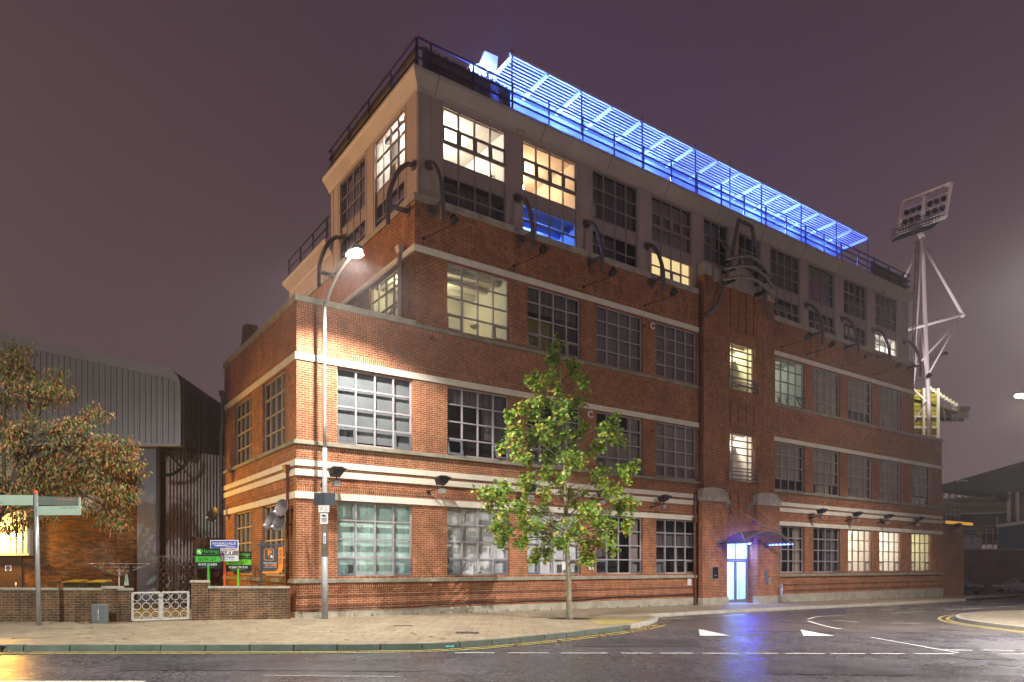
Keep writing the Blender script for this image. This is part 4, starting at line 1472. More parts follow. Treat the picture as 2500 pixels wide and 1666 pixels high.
# ------------------------------------------------------------------ terrace pergola and its lights
ANG = math.atan2(Rv.y, Rv.x)
pr = thing('roof_pergola', 'long slatted white pergola over the roof terrace, glowing blue white', 'pergola', tuple(B(22.4, -1.2, 19.79)))
PG0, PG1, PZ, PDI = 8.84, 36.06, 22.2, -2.06
step = (PG1 - PG0) / 15
for k in range(16):
    s_ = PG0 + step * k
    m = MB(); m.bar(B(s_, -.30, PZ), B(s_, PDI, PZ - .06), .10, .12)
    part(m, 'rafter', MT['white'], pr)
for d_ in (-.33, PDI + .05):
    m = MB(); m.bar(B(PG0 - .1, d_, PZ + .07), B(PG1 + .1, d_, PZ + .07), .07, .1)
    part(m, 'edge_beam', MT['white'], pr)
for k in range(9):
    d_ = -.52 - .17 * k
    m = MB(); m.bar(B(PG0, d_, PZ + .075 - .004 * k), B(PG1, d_, PZ + .075 - .004 * k), .05, .035)
    part(m, 'slat', MT['white'], pr)
for s_ in (8.84, 12.53, 16.22, 19.92, 22.58, 25.23, 28.91, 32.53, 36.06):
    m = MB(); m.bar(B(s_, -.33, 19.79), B(s_, -.33, PZ + .3), .055)
    part(m, 'post', MT['rail'], pr)
GLB = glow('blue_white_lens', (.35, .55, 1), 14)
for i_, s_ in enumerate((7.7, 10.4, 12.9, 15.6, 18.4, 21.4, 24.2, 27.2, 30.6, 34.4)):
    m = MB(); m.tube([B(s_, -1.75, 19.62), B(s_, -1.75, 20.55)], .03, 8); m.tube([B(s_, -1.75, 20.55), B(s_, -1.75, 20.62)], .08, 10)
    m.sphere(B(s_, -1.75, 20.68), .075, .075, .06, 10, 6, 1)
    ul = tag(m.build('terrace_light', [MT['black_metal'], GLB]), 'blue glowing post light on the roof terrace under the pergola', 'terrace light', 'blue lights along the roof terrace')
    lamp('terrace_lamp', 'POINT', B(s_, -1.75, 20.85), (2400, 800, 1250, 600, 1000, 260, 950, 1250, 800, 550)[i_], (.07, .145, 1), ul, size=.09)

m = MB(); m.tube([B(8.7, -1.9, 22.2), B(8.7, -1.9, 22.42)], .05, 8); m.sphere(B(8.7, -1.9, 22.48), .08, .08, .07, 10, 6, 1)
ul = tag(m.build('added_panel_light', [MT['black_metal'], GLB]), 'added blue light brightening the raised roof panel at the left end of the pergola', 'terrace light')
lamp('added_panel_lamp', 'POINT', B(8.7, -1.9, 22.64), 420, (.16, .26, 1), ul, size=.09)  # fixture and lamp added only to light the raised end panel
# plants at the far end of the terrace
for s_, r_ in ((34.9, .45), (36.8, .35), (37.9, .3)):
    pt = thing('terrace_shrub', {34.9: 'dark shrub at the right end of the terrace railing', 36.8: 'small dark shrub behind the railing past the pergola', 37.9: 'low dark shrub in front of the right reed screen'}[s_], 'shrub', tuple(B(s_, -.6, 19.79)))
    m = MB(); m.tube([B(s_, -.6, 19.79), B(s_, -.6, 20.1)], [.16, .2], 12)
    part(m, 'pot', MT['black'], pt)
    m = MB(); m.cols = []
    rr = random.Random(int(s_ * 10))
    for i in range(90):
        a = Vector((rr.gauss(0, 1), rr.gauss(0, 1), rr.gauss(0, 1))).normalized() * r_ * rr.uniform(.3, 1)
        c = B(s_, -.6, 20.1 + r_ * .7) + a
        u = Vector((rr.gauss(0, 1), rr.gauss(0, 1), rr.gauss(0, 1))).normalized() * .07; w = u.orthogonal().normalized() * .03
        m.quad(c - u, c + w, c + u, c - w); m.cols.append((.03, .05 + rr.random() * .03, .02, 1))
    part(m, 'foliage', MT['leaf'], pt)

# ------------------------------------------------------------------ arched lamp brackets of the upper floors
def bracket(label, s_=None, T=B, x=0.0):
    """local frame: x along the wall, -y outward"""
    t = thing('arched_bracket', label, 'bracket', tuple(T(x, 0, 14.75)), ANG if T is B else ANG - RAD(90), 'arched tube brackets along the upper floors')
    return t


def build_bracket(t, T, x, dc):
    m = MB()
    m.tube(arc(T, [(x, dc + .02, 16.52), (x, dc + .30, 16.46), (x, .42, 16.05), (x, .72, 15.3), (x, .80, 14.75), (x, .80, 14.08)], 7), .088, 10)
    part(m, 'arched_tube', MT['pipe_grey'], t)
    m = MB(); m.tube([T(x, .0, 14.74), T(x, .74, 14.74)], .085, 10)
    part(m, 'stub_tube', MT['pipe_grey'], t)
    out = (T(x, 1, 0) - T(x, 0, 0))
    m = MB(); m.disc(T(x, dc + .02, 16.52), out, .19, .03)
    part(m, 'flange', MT['pipe_grey'], t)
    m = MB(); m.disc(T(x, .006, 14.74), out, .2, .035)
    part(m, 'flange', MT['pipe_grey'], t)


def build_spot(t, T, x, z=13.85):
    """black spotlight on a thin rod"""
    m = MB(); m.tube([T(x - .35, 0, z - .22), T(x + .15, 1.15, z - .05)], .014, 6); m.disc(T(x - .35, .005, z - .22), T(x, 1, 0) - T(x, 0, 0), .06, .03, 10)
    m.tube(arc(T, [(x - .35, .05, z - .22), (x - .37, .04, z - .6), (x - .35, .04, z - .95)], 5), .008, 4)
    part(m, 'rod', MT['black_metal'], t)
    c = T(x + .2, 1.2, z + .12)
    ax = (T(x + .35, 1.45, z + .4) - c).normalized()
    m = MB(); m.tube([c - ax * .16, c - ax * .06, c + ax * .14, c + ax * .17], [.07, .14, .155, .15], 12)
    part(m, 'housing', MT['black_metal'], t)
    m = MB(); m.disc(c + ax * .172, ax, .135, .008, 12)
    part(m, 'lens', MT['car_glass'], t)


t0 = bracket('arched steel bracket on the front right beside the tall block corner', T=B, x=5.0)
build_bracket(t0, B, 5.0, DC)
s0t = thing('rod_spotlight', 'unlit black spotlight on a rod below the corner bracket, front side', 'spotlight', tuple(B(5.0, 0, 13.6)), ANG, 'spotlights on rods under the arched brackets')
build_spot(s0t, B, 5.0)
BRL = [(9.04, 'between the lit white window and the peach room'), (12.70, 'left of the dark window with a white curtain'), (16.41, 'beside the window with lit cream blinds'),
       (29.22, 'first to the right of the tower'), (32.93, 'right of the window with pink curtains'), (36.53, 'left of the bright lower window at the far end'), (40.45, 'at the far right end of the clad storeys')]
for x, w in BRL:
    dup(t0, tuple(B(x, 0, 14.75)), ANG, 'arched steel bracket ' + w)
    dup(s0t, tuple(B(x, 0, 13.6)), ANG, 'black rod spotlight under the bracket ' + w)
x = 26.9
dup(s0t, tuple(B(x, 0, 13.6)), ANG, 'unlit black rod spotlight just right of the tower, without bracket')
TL = BL(4.31)
for x, w in ((.55, 'round the corner on the left face'), (7.6, 'at the back of the left face above the low roof')):
    tt = thing('arched_bracket', 'arched steel bracket ' + w, 'bracket', tuple(TL(x, 0, 14.75)), 0, 'arched tube brackets along the upper floors')
    build_bracket(tt, TL, x, DC)
del x

# ---- tube sculpture at the head of the tower
ts = thing('tower_tube_frame', 'tube frame of two leaning legs and three bowed rails on the tower head', 'tube frame', tuple(B(22.75, .2, 14)))
for P in ([(21.92, .7, 18.95), (21.62, .7, 17.8), (21.28, .7, 16.6), (20.85, .7, 15.6), (20.42, .62, 14.5), (20.2, .5, 14.15), (19.95, .3, 13.9)],
          [(22.98, .7, 18.92), (23.34, .7, 17.9), (23.74, .7, 16.8), (24.1, .7, 15.6), (24.5, .7, 14.45)]):
    m = MB(); m.tube(arc(B, P, 5), .095, 10)
    part(m, 'leg', MT['pipe_grey'], ts)
m = MB(); m.tube([B(21.92, .7, 18.95), B(22.98, .7, 18.92)], .085, 8)
part(m, 'top_rail', MT['pipe_grey'], ts)
for z, w in ((16.67, 1.80), (16.17, 1.94), (15.61, 2.07)):
    n = 18
    m = MB(); m.tube([B(22.67 - w + 2 * w * i / n, .78 + .22 * math.sin(math.pi * i / n), z + .46 * math.sin(math.pi * i / n)) for i in range(n + 1)], .082, 10)
    part(m, 'bowed_rail', MT['pipe_pale'], ts)
for x, k in ((21.35, .30), (23.95, .30)):
    for z in (16.67, 16.17, 15.61):
        m = MB(); m.box(x - .13, x + .13, .2, .86, z + k - .19, z + k - .07, B)
        part(m, 'bracket_plate', MT['black_metal'], ts)
m = MB(); m.tube([B(23.0, .1, 16.9), B(23.0, .1, 17.9)], .09, 8)
part(m, 'vent_pipe', MT['pipe_pale'], ts)

# ------------------------------------------------------------------ floodlights over the ground floor
def floodlight(loc, rz, label, group='floodlights over the ground floor windows'):
    t = thing('wall_floodlight', label, 'floodlight', loc, rz, group)
    M_ = WM[t.name]
    T = lambda x, y, z: M_ @ Vector((x, -y, z))
    m = MB(); m.tube([T(-.28, 0, 0), T(-.28, .1, .02), T(.0, .5, .12), T(.0, .55, .2)], .022, 8); m.disc(T(-.28, .0, 0), T(0, 1, 0) - T(0, 0, 0), .07, .03, 10)
    part(m, 'arm', MT['black_metal'], t)
    m = MB()
    m.hexa([T(-.17, .40, .22), T(.17, .40, .22), T(.15, .68, .30), T(-.15, .68, .30), T(-.22, .36, .42), T(.22, .36, .42), T(.22, .78, .46), T(-.22, .78, .46)])
    m.hexa([T(-.24, .34, .42), T(.24, .34, .42), T(.24, .80, .463), T(-.24, .80, .463), T(-.24, .34, .45), T(.24, .34, .45), T(.24, .80, .493), T(-.24, .80, .493)])
    part(m, 'housing', MT['black'], t)
    m = MB(); m.hexa([T(-.10, .46, -.10), T(.10, .46, -.10), T(.10, .60, -.08), T(-.10, .60, -.08), T(-.11, .45, .06), T(.11, .45, .06), T(.11, .61, .08), T(-.11, .61, .08)])
    m.tube(arc(T, [(-.25, .05, -.02), (-.12, .25, -.12), (.0, .45, -.02)], 5), .008, 4)
    part(m, 'gear_box', MT['galv'], t)
    m = MB(); m.quad(T(-.2, .38, .496), T(.2, .38, .496), T(.2, .77, .533), T(-.2, .77, .533))
    part(m, 'lens', MT['car_glass'], t)
    return t


FLL = [(1.15, 'over the mint window, just right of the street lamp column'), (5.13, 'at the second ground floor window from the left'), (9.14, 'half hidden by the left of the tree crown'), (12.98, 'showing just past the right of the tree crown'),
       (16.73, 'nearest the left of the entrance tower'), (29.52, 'nearest the right of the entrance tower'), (33.27, 'over the first lit ground floor window'), (36.87, 'over the second lit ground floor window'), (40.79, 'over the last ground floor window, yellow lit')]
f0 = None
for x, w in FLL:
    p = tuple(B(x, .0, 4.42))
    if f0 is None:
        f0 = floodlight(p, ANG, 'unlit black floodlight ' + w)
    else:
        dup(f0, p, ANG, 'unlit black floodlight ' + w)
dup(f0, tuple(B(46.4, .0, 4.2)), ANG, 'unlit black floodlight on the plain brick annexe')

# ------------------------------------------------------------------ satellite dishes
def dish(loc, aim, label, r=.27, mat='pipe_grey', root=None):
    t = thing('satellite_dish', label, 'satellite dish', loc, 0)
    c = Vector(loc); ax = Vector(aim).normalized()
    u = ax.cross(Zv).normalized(); w = u.cross(ax)
    m = MB(); vs, fs = [], []
    n, rings = 22, 5
    for i in range(rings + 1):
        rr = r * i / rings
        for k in range(n):
            a = 2 * math.pi * k / n
            vs.append(c + ax * (.28 * rr * rr / r) + u * math.cos(a) * rr + w * math.sin(a) * rr * 1.08)
    for i in range(rings):
        for k in range(n):
            fs.append((i * n + k, i * n + (k + 1) % n, (i + 1) * n + (k + 1) % n, (i + 1) * n + k))
    m.add(vs, fs, True)
    rim = [vs[rings * n + k] for k in range(n)] + [vs[rings * n]]
    m.tube(rim, .008, 5)
    part(m, 'reflector', MT[mat], t)
    m = MB(); f = c + ax * .34 - w * .22
    m.tube([c - w * r * .95, f], .010, 5)
    part(m, 'feed_arm', MT['galv'], t)
    m = MB(); d_ = (c - f).normalized(); m.tube([f - d_ * .05, f + d_ * .04], [.03, .04], 8)
    part(m, 'receiver', MT['white'], t)
    if root is not None:
        m = MB(); m.tube([c - ax * .01, c - ax * .12, Vector(root)], .016, 6)
        part(m, 'wall_mount', MT['black_metal'], t)
    return t


aim = Vector((-.38, -.88, .25))
for (t_, d_, z_, w) in ((.28, .36, 3.58, 'uppermost of the three on the left face near the corner'), (.72, .55, 3.16, 'lower left of the three near the corner'), (.34, .42, 3.10, 'lower right of the three near the corner')):
    p = RBL0(t_, d_, z_)
    dish(tuple(p), aim, 'grey satellite dish, ' + w, root=RBL0(t_, 0, z_ - .05))
dish(tuple(RBL0(9.3, .5, 3.9)), aim, 'black satellite dish at the far end of the left face by the downpipe', r=.30, mat='black', root=RBL0(9.3, 0, 3.9))

# ------------------------------------------------------------------ small things by the entrance
pq = thing('wall_plaque', 'dark name plaque on the brick left of the entrance door', 'plaque', tuple(B(20.35, .45, 1.2)))
m = MB(); m.box(20.13, 20.62, .452, .49, 1.05, 1.68, B); part(m, 'backplate', MT['galv'], pq)
m = MB(); m.box(20.20, 20.62, .492, .505, 1.10, 1.66, B); part(m, 'face_plate', MT['board_black'], pq)
m = MB(); m.box(20.32, 20.5, .506, .508, 1.24, 1.27, B); part(m, 'lettering', MT['galv'], pq)
ic = thing('intercom_panel', 'steel intercom panel right of the entrance door', 'intercom', tuple(B(24.55, .45, 1.2)))
m = MB(); m.box(24.4, 24.62, .452, .48, .75, 1.5, B); part(m, 'panel', MT['frame_dark'], ic)
m = MB(); m.box(24.72, 24.9, .452, .47, .78, 1.12, B); part(m, 'keypad', MT['galv'], ic)
m = MB(); m.box(24.22, 24.25, .452, .47, 1.15, 1.2, B); part(m, 'indicator', glow('red_indicator', (1, .12, .06), 1.5), ic)
bo = thing('vent_post', 'short grey capped post standing on the pavement right of the entrance', 'post', tuple(B(25.35, .8, gz(*B(25.35, .8, 0).to_tuple()[:2]))))
gzp = gz(*B(25.35, .8, 0).to_tuple()[:2])
m = MB(); m.tube([B(25.35, .8, gzp), B(25.35, .8, gzp + .88)], .065, 12); part(m, 'tube', MT['galv'], bo)
m = MB(); m.tube([B(25.35, .8, gzp + .88), B(25.35, .8, gzp + .97)], [.08, .075], 12); part(m, 'cap', MT['galv'], bo)
for s_, z_, w in ((11.15, 1.55, 'left of the two small white notices by the fourth ground floor window'), (11.9 + .75, 1.55, 'right of the two small white notices by the fourth ground floor window'), (18.95, .78, 'small white notice under the last ground floor sill before the tower')):
    m = MB(); m.box(s_, s_ + .26, .004, .02, z_, z_ + .34, B)
    tag(m.build('wall_notice', MT['white']), w if 'notice' in w[:12] else w, 'notice')
# fan standing on the sill of the lit corner room
fn = thing('desk_fan', 'black desk fan standing in the brightly lit corner window', 'fan', tuple(B(8.1, DC - .5, 17.0)))
m = MB(); m.tube([B(8.1, DC - .5, 16.98), B(8.1, DC - .5, 17.02), B(8.1, DC - .5, 17.28)], [.1, .03, .015], 10); part(m, 'stand', MT['black'], fn)
m = MB()
for r_ in (.21, .15, .08):
    m.tube([B(8.1 + r_ * math.cos(2 * math.pi * i / 20), DC - .45, 17.33 + r_ * math.sin(2 * math.pi * i / 20)) for i in range(21)], .006, 4)
for i in range(14):
    a = 2 * math.pi * i / 14; m.tube([B(8.1, DC - .43, 17.33), B(8.1 + .21 * math.cos(a), DC - .45, 17.33 + .21 * math.sin(a))], .004, 4)
part(m, 'cage', MT['black'], fn)
m = MB()
for i in range(3):
    a = 2 * math.pi * i / 3 + .4
    m.add([B(8.1, DC - .47, 17.33), B(8.1 + .17 * math.cos(a - .35), DC - .46, 17.33 + .17 * math.sin(a - .35)), B(8.1 + .18 * math.cos(a + .2), DC - .49, 17.33 + .18 * math.sin(a + .2))], [(0, 1, 2)])
m.tube([B(8.1, DC - .44, 17.33), B(8.1, DC - .55, 17.33)], .04, 8)
part(m, 'blade', MT['black'], fn)
# potted plants on the ledge of the half lit window
for s_, h, w in ((27.0, .6, 'spiky plant in a white pot, left in the half lit window'), (27.75, .55, 'spiky plant in a white pot, centre of the half lit window'), (26.3, .5, 'spiky plant at the left edge of the half lit window')):
    pp = thing('potted_plant', w, 'plant', tuple(B(s_, -.45, 10.56)))
    m = MB(); m.tube([B(s_, -.45, 10.5), B(s_, -.45, 10.78)], [.11, .15], 12); part(m, 'pot', MT['white'], pp)
    m = MB(); rr = random.Random(int(s_ * 7))
    for i in range(12):
        a = rr.uniform(-.6, .6); b_ = rr.uniform(-.15, .15); q = B(s_ + a * h, -.45 + b_, 10.78 + h * rr.uniform(.7, 1)); q0 = B(s_ - .02, -.45, 10.78); q1 = B(s_ + .02, -.45, 10.78)
        m.add([q0, q1, q], [(0, 1, 2)])
    part(m, 'leaf', surf('houseplant_leaf', (.02, .05, .02), .5), pp)
lw = thing('uplighter_lamp', 'pale bowl uplighter standing in the lit cream second floor room', 'floor lamp', tuple(B(7.6, -1.2, 10.3)))
m = MB(); m.tube([B(7.6, -1.2, 10.3), B(7.6, -1.2, 11.25)], .02, 8); part(m, 'stem', MT['white'], lw)
m = MB(); m.tube([B(7.6, -1.2, 11.23), B(7.6, -1.2, 11.3), B(7.6, -1.2, 11.36)], [.04, .16, .22], 14); part(m, 'bowl', MT['cream'], lw)
# ------------------------------------------------------------------ street lamps
def street_lamp(base, h, reach, label, power_main, power_soft, col, cone=128, glow_s=60, thick=.105, leanx=0.0):
    """column with a bent arm; the luminaire hangs at base + reach, height h"""
    bx, by = base; z0 = gz(bx, by)
    t = thing('street_lamp', label, 'street lamp', (bx, by, z0), 0)
    hx, hy = bx + reach[0], by + reach[1]
    m = MB(); m.tube([(bx, by, z0 - .05), (bx + leanx * .2, by, z0 + 2.0)], [thick, thick * .95], 12)
    m.tube([(bx + leanx * .2, by, z0 + 2.0), (bx + leanx * .5, by, z0 + 5.5), ], [thick * .86, thick * .74], 12)
    part(m, 'base_column', MT['lamp_grey'], t)
    m = MB()
    top = h - .85
    P = [(bx + leanx * .5, by, z0 + 5.5), (bx + leanx, by, top - .3), (bx + leanx + reach[0] * .05, by + reach[1] * .05, top), (bx + leanx + (reach[0] - leanx) * .30, by + reach[1] * .30, h - .42), (bx + leanx + (reach[0] - leanx) * .65, by + reach[1] * .65, h - .12), (hx, hy, h)]
    m.tube(arc(lambda a, b, c: Vector((a, b, c)), P, 6), [thick * .62] * 8 + [thick * .5] * 100 if False else thick * .52, 12)
    part(m, 'upper_column', MT['galv'], t)
    d = Vector((reach[0], reach[1], 0)).normalized(); n = Vector((-d.y, d.x, 0))
    c = Vector((hx, hy, h)) + d * .22
    m = MB()
    ring = [(-.36, .07), (-.2, .15), (.2, .17), (.36, .10)]
    lo = [c + d * a - n * w for a, w in ring] + [c + d * a + n * w for a, w in ring[::-1]]
    m.prism(lo, (0, 0, .09))
    part(m, 'lamp_head', MT['lamp_grey'], t)
    m = MB(); m.add([c + d * a * .75 + n * b * .12 - Zv * .012 for a, b in ((-.36, -1), (.36, -1), (.36, 1), (-.36, 1))], [(3, 2, 1, 0)])
    m.sphere(c - Zv * .06, .27, .15, .085)
    part(m, 'lens', glow('street_lamp_lens', col, glow_s), t)
    if power_main:
        lamp('lamp_beam', 'SPOT', c - Zv * .16, power_main, col, t, size=.10, rot=(0, 0, -1), spot=RAD(cone), blend=.30)
    if power_soft:
        lamp('lamp_spill', 'POINT', c - Zv * .16, power_soft, col, t, size=.12)
    return t


LED = (1.0, .93, .85)
LAMP1 = street_lamp((-6.03, 22.7), 10.95, (1.25, -1.70), 'tall grey street lamp with a bent arm, lit, in front of the brick corner', 4600, 150, LED, 142)
street_lamp((15.7, 15.2), 9.8, (-1.1, 1.3), 'lit street lamp on the right side pavement just beyond the view', 13500, 900, LED, 157)
street_lamp((26.1, 35.4), 10.0, (-1.3, -1.1), 'lit street lamp at the far right edge down the side road', 2200, 500, LED, 144)
street_lamp((-11.0, 0.5), 12.5, (0.0, 1.6), 'lit street lamp behind the viewpoint on the near pavement, to the left', 13000, 800, (.96, 1.0, .94), 169)
SOD = (1.0, .56, .25)
street_lamp((-61.0, 40.0), 16.0, (1.0, -1.0), 'tall lit orange yard lamp far off behind the venue on the left', 0, 80000, SOD, 150, glow_s=30)

# plates on the lit column
LX, LY = -6.03, 22.7
bk = thing('road_sign', 'dark blank back of a folded road sign high on the street lamp column', 'sign', (LX, LY - .12, 4.0))
m = MB(); m.hexa([Vector((LX - .36, LY + .05, 3.66)), Vector((LX + .03, LY - .13, 3.66)), Vector((LX + .03, LY - .11, 3.66)), Vector((LX - .36, LY + .07, 3.66)),
                  Vector((LX - .36, LY + .05, 4.05)), Vector((LX + .03, LY - .13, 4.05)), Vector((LX + .03, LY - .11, 4.05)), Vector((LX - .36, LY + .07, 4.05))])
part(m, 'panel', MT['board_slate'], bk)
m = MB(); m.hexa([Vector((LX + .035, LY - .13, 3.66)), Vector((LX + .33, LY + .02, 3.66)), Vector((LX + .33, LY + .04, 3.66)), Vector((LX + .035, LY - .11, 3.66)),
                  Vector((LX + .035, LY - .13, 4.05)), Vector((LX + .33, LY + .02, 4.05)), Vector((LX + .33, LY + .04, 4.05)), Vector((LX + .035, LY - .11, 4.05))])
part(m, 'panel', MT['board_slate'], bk)
X_, U_ = Vector((1, 0, 0)), Vector((0, 0, 1))
ld = thing('parking_plate', 'small white no loading times plate on the street lamp column', 'sign', (LX + .02, LY - .14, 3.55))
m = MB(); m.box(LX - .16, LX + .18, LY - .145, LY - .13, 3.42, 3.64); part(m, 'plate', MT['white'], ld)
for i, s in enumerate(('No loading', 'Mon - Sat', '8.00 - 9.30 am', '4.30 - 6.00 pm')):
    text(s, 'lettering', MT['black'], ld, (LX + .01, LY - .147, 3.595 - .05 * i), X_, U_, .22 if i < 2 else .27, .032, 'CENTER', .01)
cc = thing('camera_notice', 'white camera surveillance notice below the loading plate on the lamp column', 'sign', (LX + .02, LY - .14, 3.2))
m = MB(); m.box(LX - .10, LX + .14, LY - .145, LY - .13, 3.05, 3.38); part(m, 'plate', MT['white'], cc)
m = MB(); m.box(LX - .06, LX + .07, LY - .149, LY - .146, 3.29, 3.34); m.box(LX + .075, LX + .10, LY - .149, LY - .146, 3.275, 3.315); m.box(LX - .0, LX + .03, LY - .149, LY - .146, 3.25, 3.288)
m.box(LX - .08, LX + .12, LY - .149, LY - .146, 3.21, 3.228)
for k in range(4): m.box(LX - .06, LX + .10, LY - .149, LY - .146, 3.19 - .025 * k, 3.196 - .025 * k)
part(m, 'pictogram', MT['black'], cc)
sk = thing('strapped_sticker', 'narrow white vertical label with blue marks strapped to the lamp column', 'label', (LX + .04, LY - .12, 2.6))
m = MB(); m.box(LX - .01, LX + .07, LY - .125, LY - .112, 2.42, 2.76); part(m, 'plate', MT['white'], sk)
m = MB()
for k in range(4): m.box(LX + .012, LX + .048, LY - .128, LY - .126, 2.46 + k * .055, 2.495 + k * .055)
part(m, 'pictogram', MT['board_blue'], sk)

# ------------------------------------------------------------------ low brick walls and gates of the yard
def garden_wall(a, b, h, label, th=.22, piers=()):
    a, b = Vector((*a, 0)), Vector((*b, 0)); t = (b - a).normalized(); n = Vector((-t.y, t.x, 0)); L_ = (b - a).length
    w = thing('garden_wall', label, 'wall', (a.x, a.y, gz(a.x, a.y)))
    zz = gz(b.x, b.y)
    T = lambda s, d, z: a + t * s + n * d + Zv * (z + gz(a.x, a.y) * (1 - s / L_) + zz * s / L_)
    m = MB(); m.box(0, L_, 0, th, -.2, h, T)
    part(m, 'brickwork', MT['garden_brick'], w)
    m = MB(); k = max(1, int(L_ / .9))
    for i in range(k):
        m.box(L_ * i / k + .004, L_ * (i + 1) / k - .004, -.03, th + .03, h + .001, h + .065, T)
    part(m, 'coping', MT['concrete'], w)
    for p0, p1, ph_ in piers:
        m = MB(); m.box(p0, p1, -.055, th + .05, -.2, ph_, T); part(m, 'pier', MT['garden_brick'], w)
        m = MB(); m.box(p0 - .04, p1 + .04, -.09, th + .09, ph_ + .001, ph_ + .07, T); part(m, 'pier_cap', MT['concrete'], w)
    return w


GA = gp(318, 1519); GB = gp(468, 1514.5)
garden_wall((-30, 19.3), (GA.x, GA.y), .93, 'low weathered brick wall left of the white gates, with a cabinet in front', piers=((30.0 + GA.x - .68, 30.0 + GA.x - .30, .98),))
garden_wall((GB.x, GB.y), (-7.12, 22.62), .98, 'low weathered brick wall between the white gates and the factory corner', piers=((.0, .46, 1.16),))


def ring_gate(a, b, h, label, mat, cols, rows, base_z=.05, post=.05, name='ring_gate', r=None):
    """two leaves filled with welded rings"""
    a, b = Vector((*a, 0)), Vector((*b, 0)); t = (b - a).normalized(); L_ = (b - a).length
    z0 = gz(a.x, a.y)
    w = thing(name, label, 'gate', (a.x, a.y, z0))
    T = lambda s, z: a + t * s + Zv * (z0 + z)
    half = L_ / 2
    for k in range(2):
        s0 = half * k + .03; s1 = half * (k + 1) - .03
        m = MB()
        for s in (s0, s1): m.bar(T(s, base_z), T(s, h), post)
        for z in (base_z, h): m.bar(T(s0, z), T(s1, z), post * .9)
        g_ = part(m, 'leaf_frame', mat, w)
        m = MB()
        cw, rh = (s1 - s0) / cols, (h - base_z) / rows
        rr = r or min(cw, rh) * .43
        for i in range(cols):
            for j in range(rows):
                cx, cz = s0 + cw * (i + .5), base_z + rh * (j + .5)
                m.tube([T(cx + rr * math.cos(2 * math.pi * q / 18), cz + rr * math.sin(2 * math.pi * q / 18)) for q in range(19)], .010, 5)
                for dx, dz in ((1, 0), (-1, 0), (0, 1), (0, -1)):
                    m.tube([T(cx + dx * rr, cz + dz * rr), T(cx + dx * cw / 2, cz + dz * rh / 2)], .006, 4)
        part(m, 'ring_infill', mat, g_)
    m = MB(); m.bar(T(half - .1, h * .82), T(half + .1, h * .82), .05, .03)
    part(m, 'latch', MT['black_metal'], w)
    return w


ring_gate((GA.x + .03, GA.y), (GB.x - .05, GB.y - .05), .86, 'low pair of flaking white metal gates filled with rings', surf('flaking_white_gate_paint', (.50, .50, .47), .6, var=.3, scale=25), 3, 3)
ga, gb = at(382, 1450, 27.5), at(480, 1450, 27.8)
ring_gate((ga.x, ga.y), (gb.x, gb.y), 2.05, 'tall dark double gates filled with rings, closing the alley behind', MT['pipe_grey'], 3, 7, name='alley_gate')

# utility cabinet
p = gp(240, 1523)
ub = thing('utility_cabinet', 'small grey metal cabinet marked A1952 on the pavement against the wall', 'cabinet', tuple(p))
m = MB(); m.box(p.x - .19, p.x + .19, p.y, p.y + .18, p.z, p.z + .52); part(m, 'body', surf('grey_cabinet_paint', (.15, .17, .175), .5, var=.1), ub)
m = MB(); m.box(p.x - .2, p.x + .2, p.y - .012, p.y + .19, p.z + .521, p.z + .54); m.disc((p.x, p.y - .002, p.z + .47), (0, -1, 0), .012, .006, 8); part(m, 'lid', MT['lamp_grey'], ub)
for i, c_ in enumerate('A1952'):
    text(c_, 'lettering', MT['white'], ub, (p.x - .0, p.y - .003, p.z + .375 - .066 * i), X_, U_, .035, .05, 'CENTER', .015)

# finger post
fp = thing('fingerpost', 'tall silver pedestrian fingerpost with pale green fingers at the left edge', 'signpost', (-13.06, 19.4, gz(-13.06, 19.4)))
z0 = gz(-13.06, 19.4)
m = MB(); m.tube([(-13.02, 19.4, z0), (-13.10, 19.4, 3.68)], [.062, .055], 12); part(m, 'post', MT['galv'], fp)
m = MB(); m.sphere((-13.1, 19.4, 3.72), .06, .06, .06); part(m, 'finial', MT['board_red'], fp)


def finger(x0, y0, x1, y1, z0_, z1_, mat, lines, align, edge=None):
    a, b = Vector((x0, y0, 0)), Vector((x1, y1, 0)); t = (b - a).normalized(); n = Vector((t.y, -t.x, 0))
    m = MB(); m.hexa([a + n * .012 + Zv * z0_, b + n * .012 + Zv * z0_, b - n * .012 + Zv * z0_, a - n * .012 + Zv * z0_, a + n * .012 + Zv * z1_, b + n * .012 + Zv * z1_, b - n * .012 + Zv * z1_, a - n * .012 + Zv * z1_])
    fo = part(m, 'finger', mat, fp)
    if edge:
        m = MB(); m.box(x1 - .015, x1 + .035, y1 - .02, y1 + .02, z0_ - .005, z1_ + .01); part(m, 'end_cap', edge, fo)
    for s, off, z, h, w, mt in lines:
        q = (a if align == 'LEFT' else b) + t * off + n * .0125 + Zv * z
        text(s, 'lettering', mt, fo, q, t, U_, w, h, align, .012)
    return fo


finger(-14.6, 19.3, -13.14, 19.34, 3.36, 3.64, MT['sign_mint'],
       [('Cardinal Park', -.93, 3.535, .06, .52, MT['board_slate']), ('Ipswich Station', -.80, 3.395, .06, .66, MT['board_slate'])], 'RIGHT')
m = MB(); q = finger(-13.06, 19.43, -12.12, 19.75, 3.38, 3.62, MT['sign_back'], [('Portman Road', -.10, 3.53, .045, .42, MT['board_red'])], 'RIGHT', MT['sign_mint'])
finger(-13.04, 19.36, -11.80, 19.3, 3.09, 3.34, MT['sign_mint'], [('Ipswich Town FC', -.13, 3.26, .05, .42, MT['board_slate']), ('→', -.04, 3.262, .045, .05, MT['board_red'])], 'RIGHT')
m = MB(); m.box(-13.7, -13.3, 19.29, 19.30, 3.495, 3.5); 
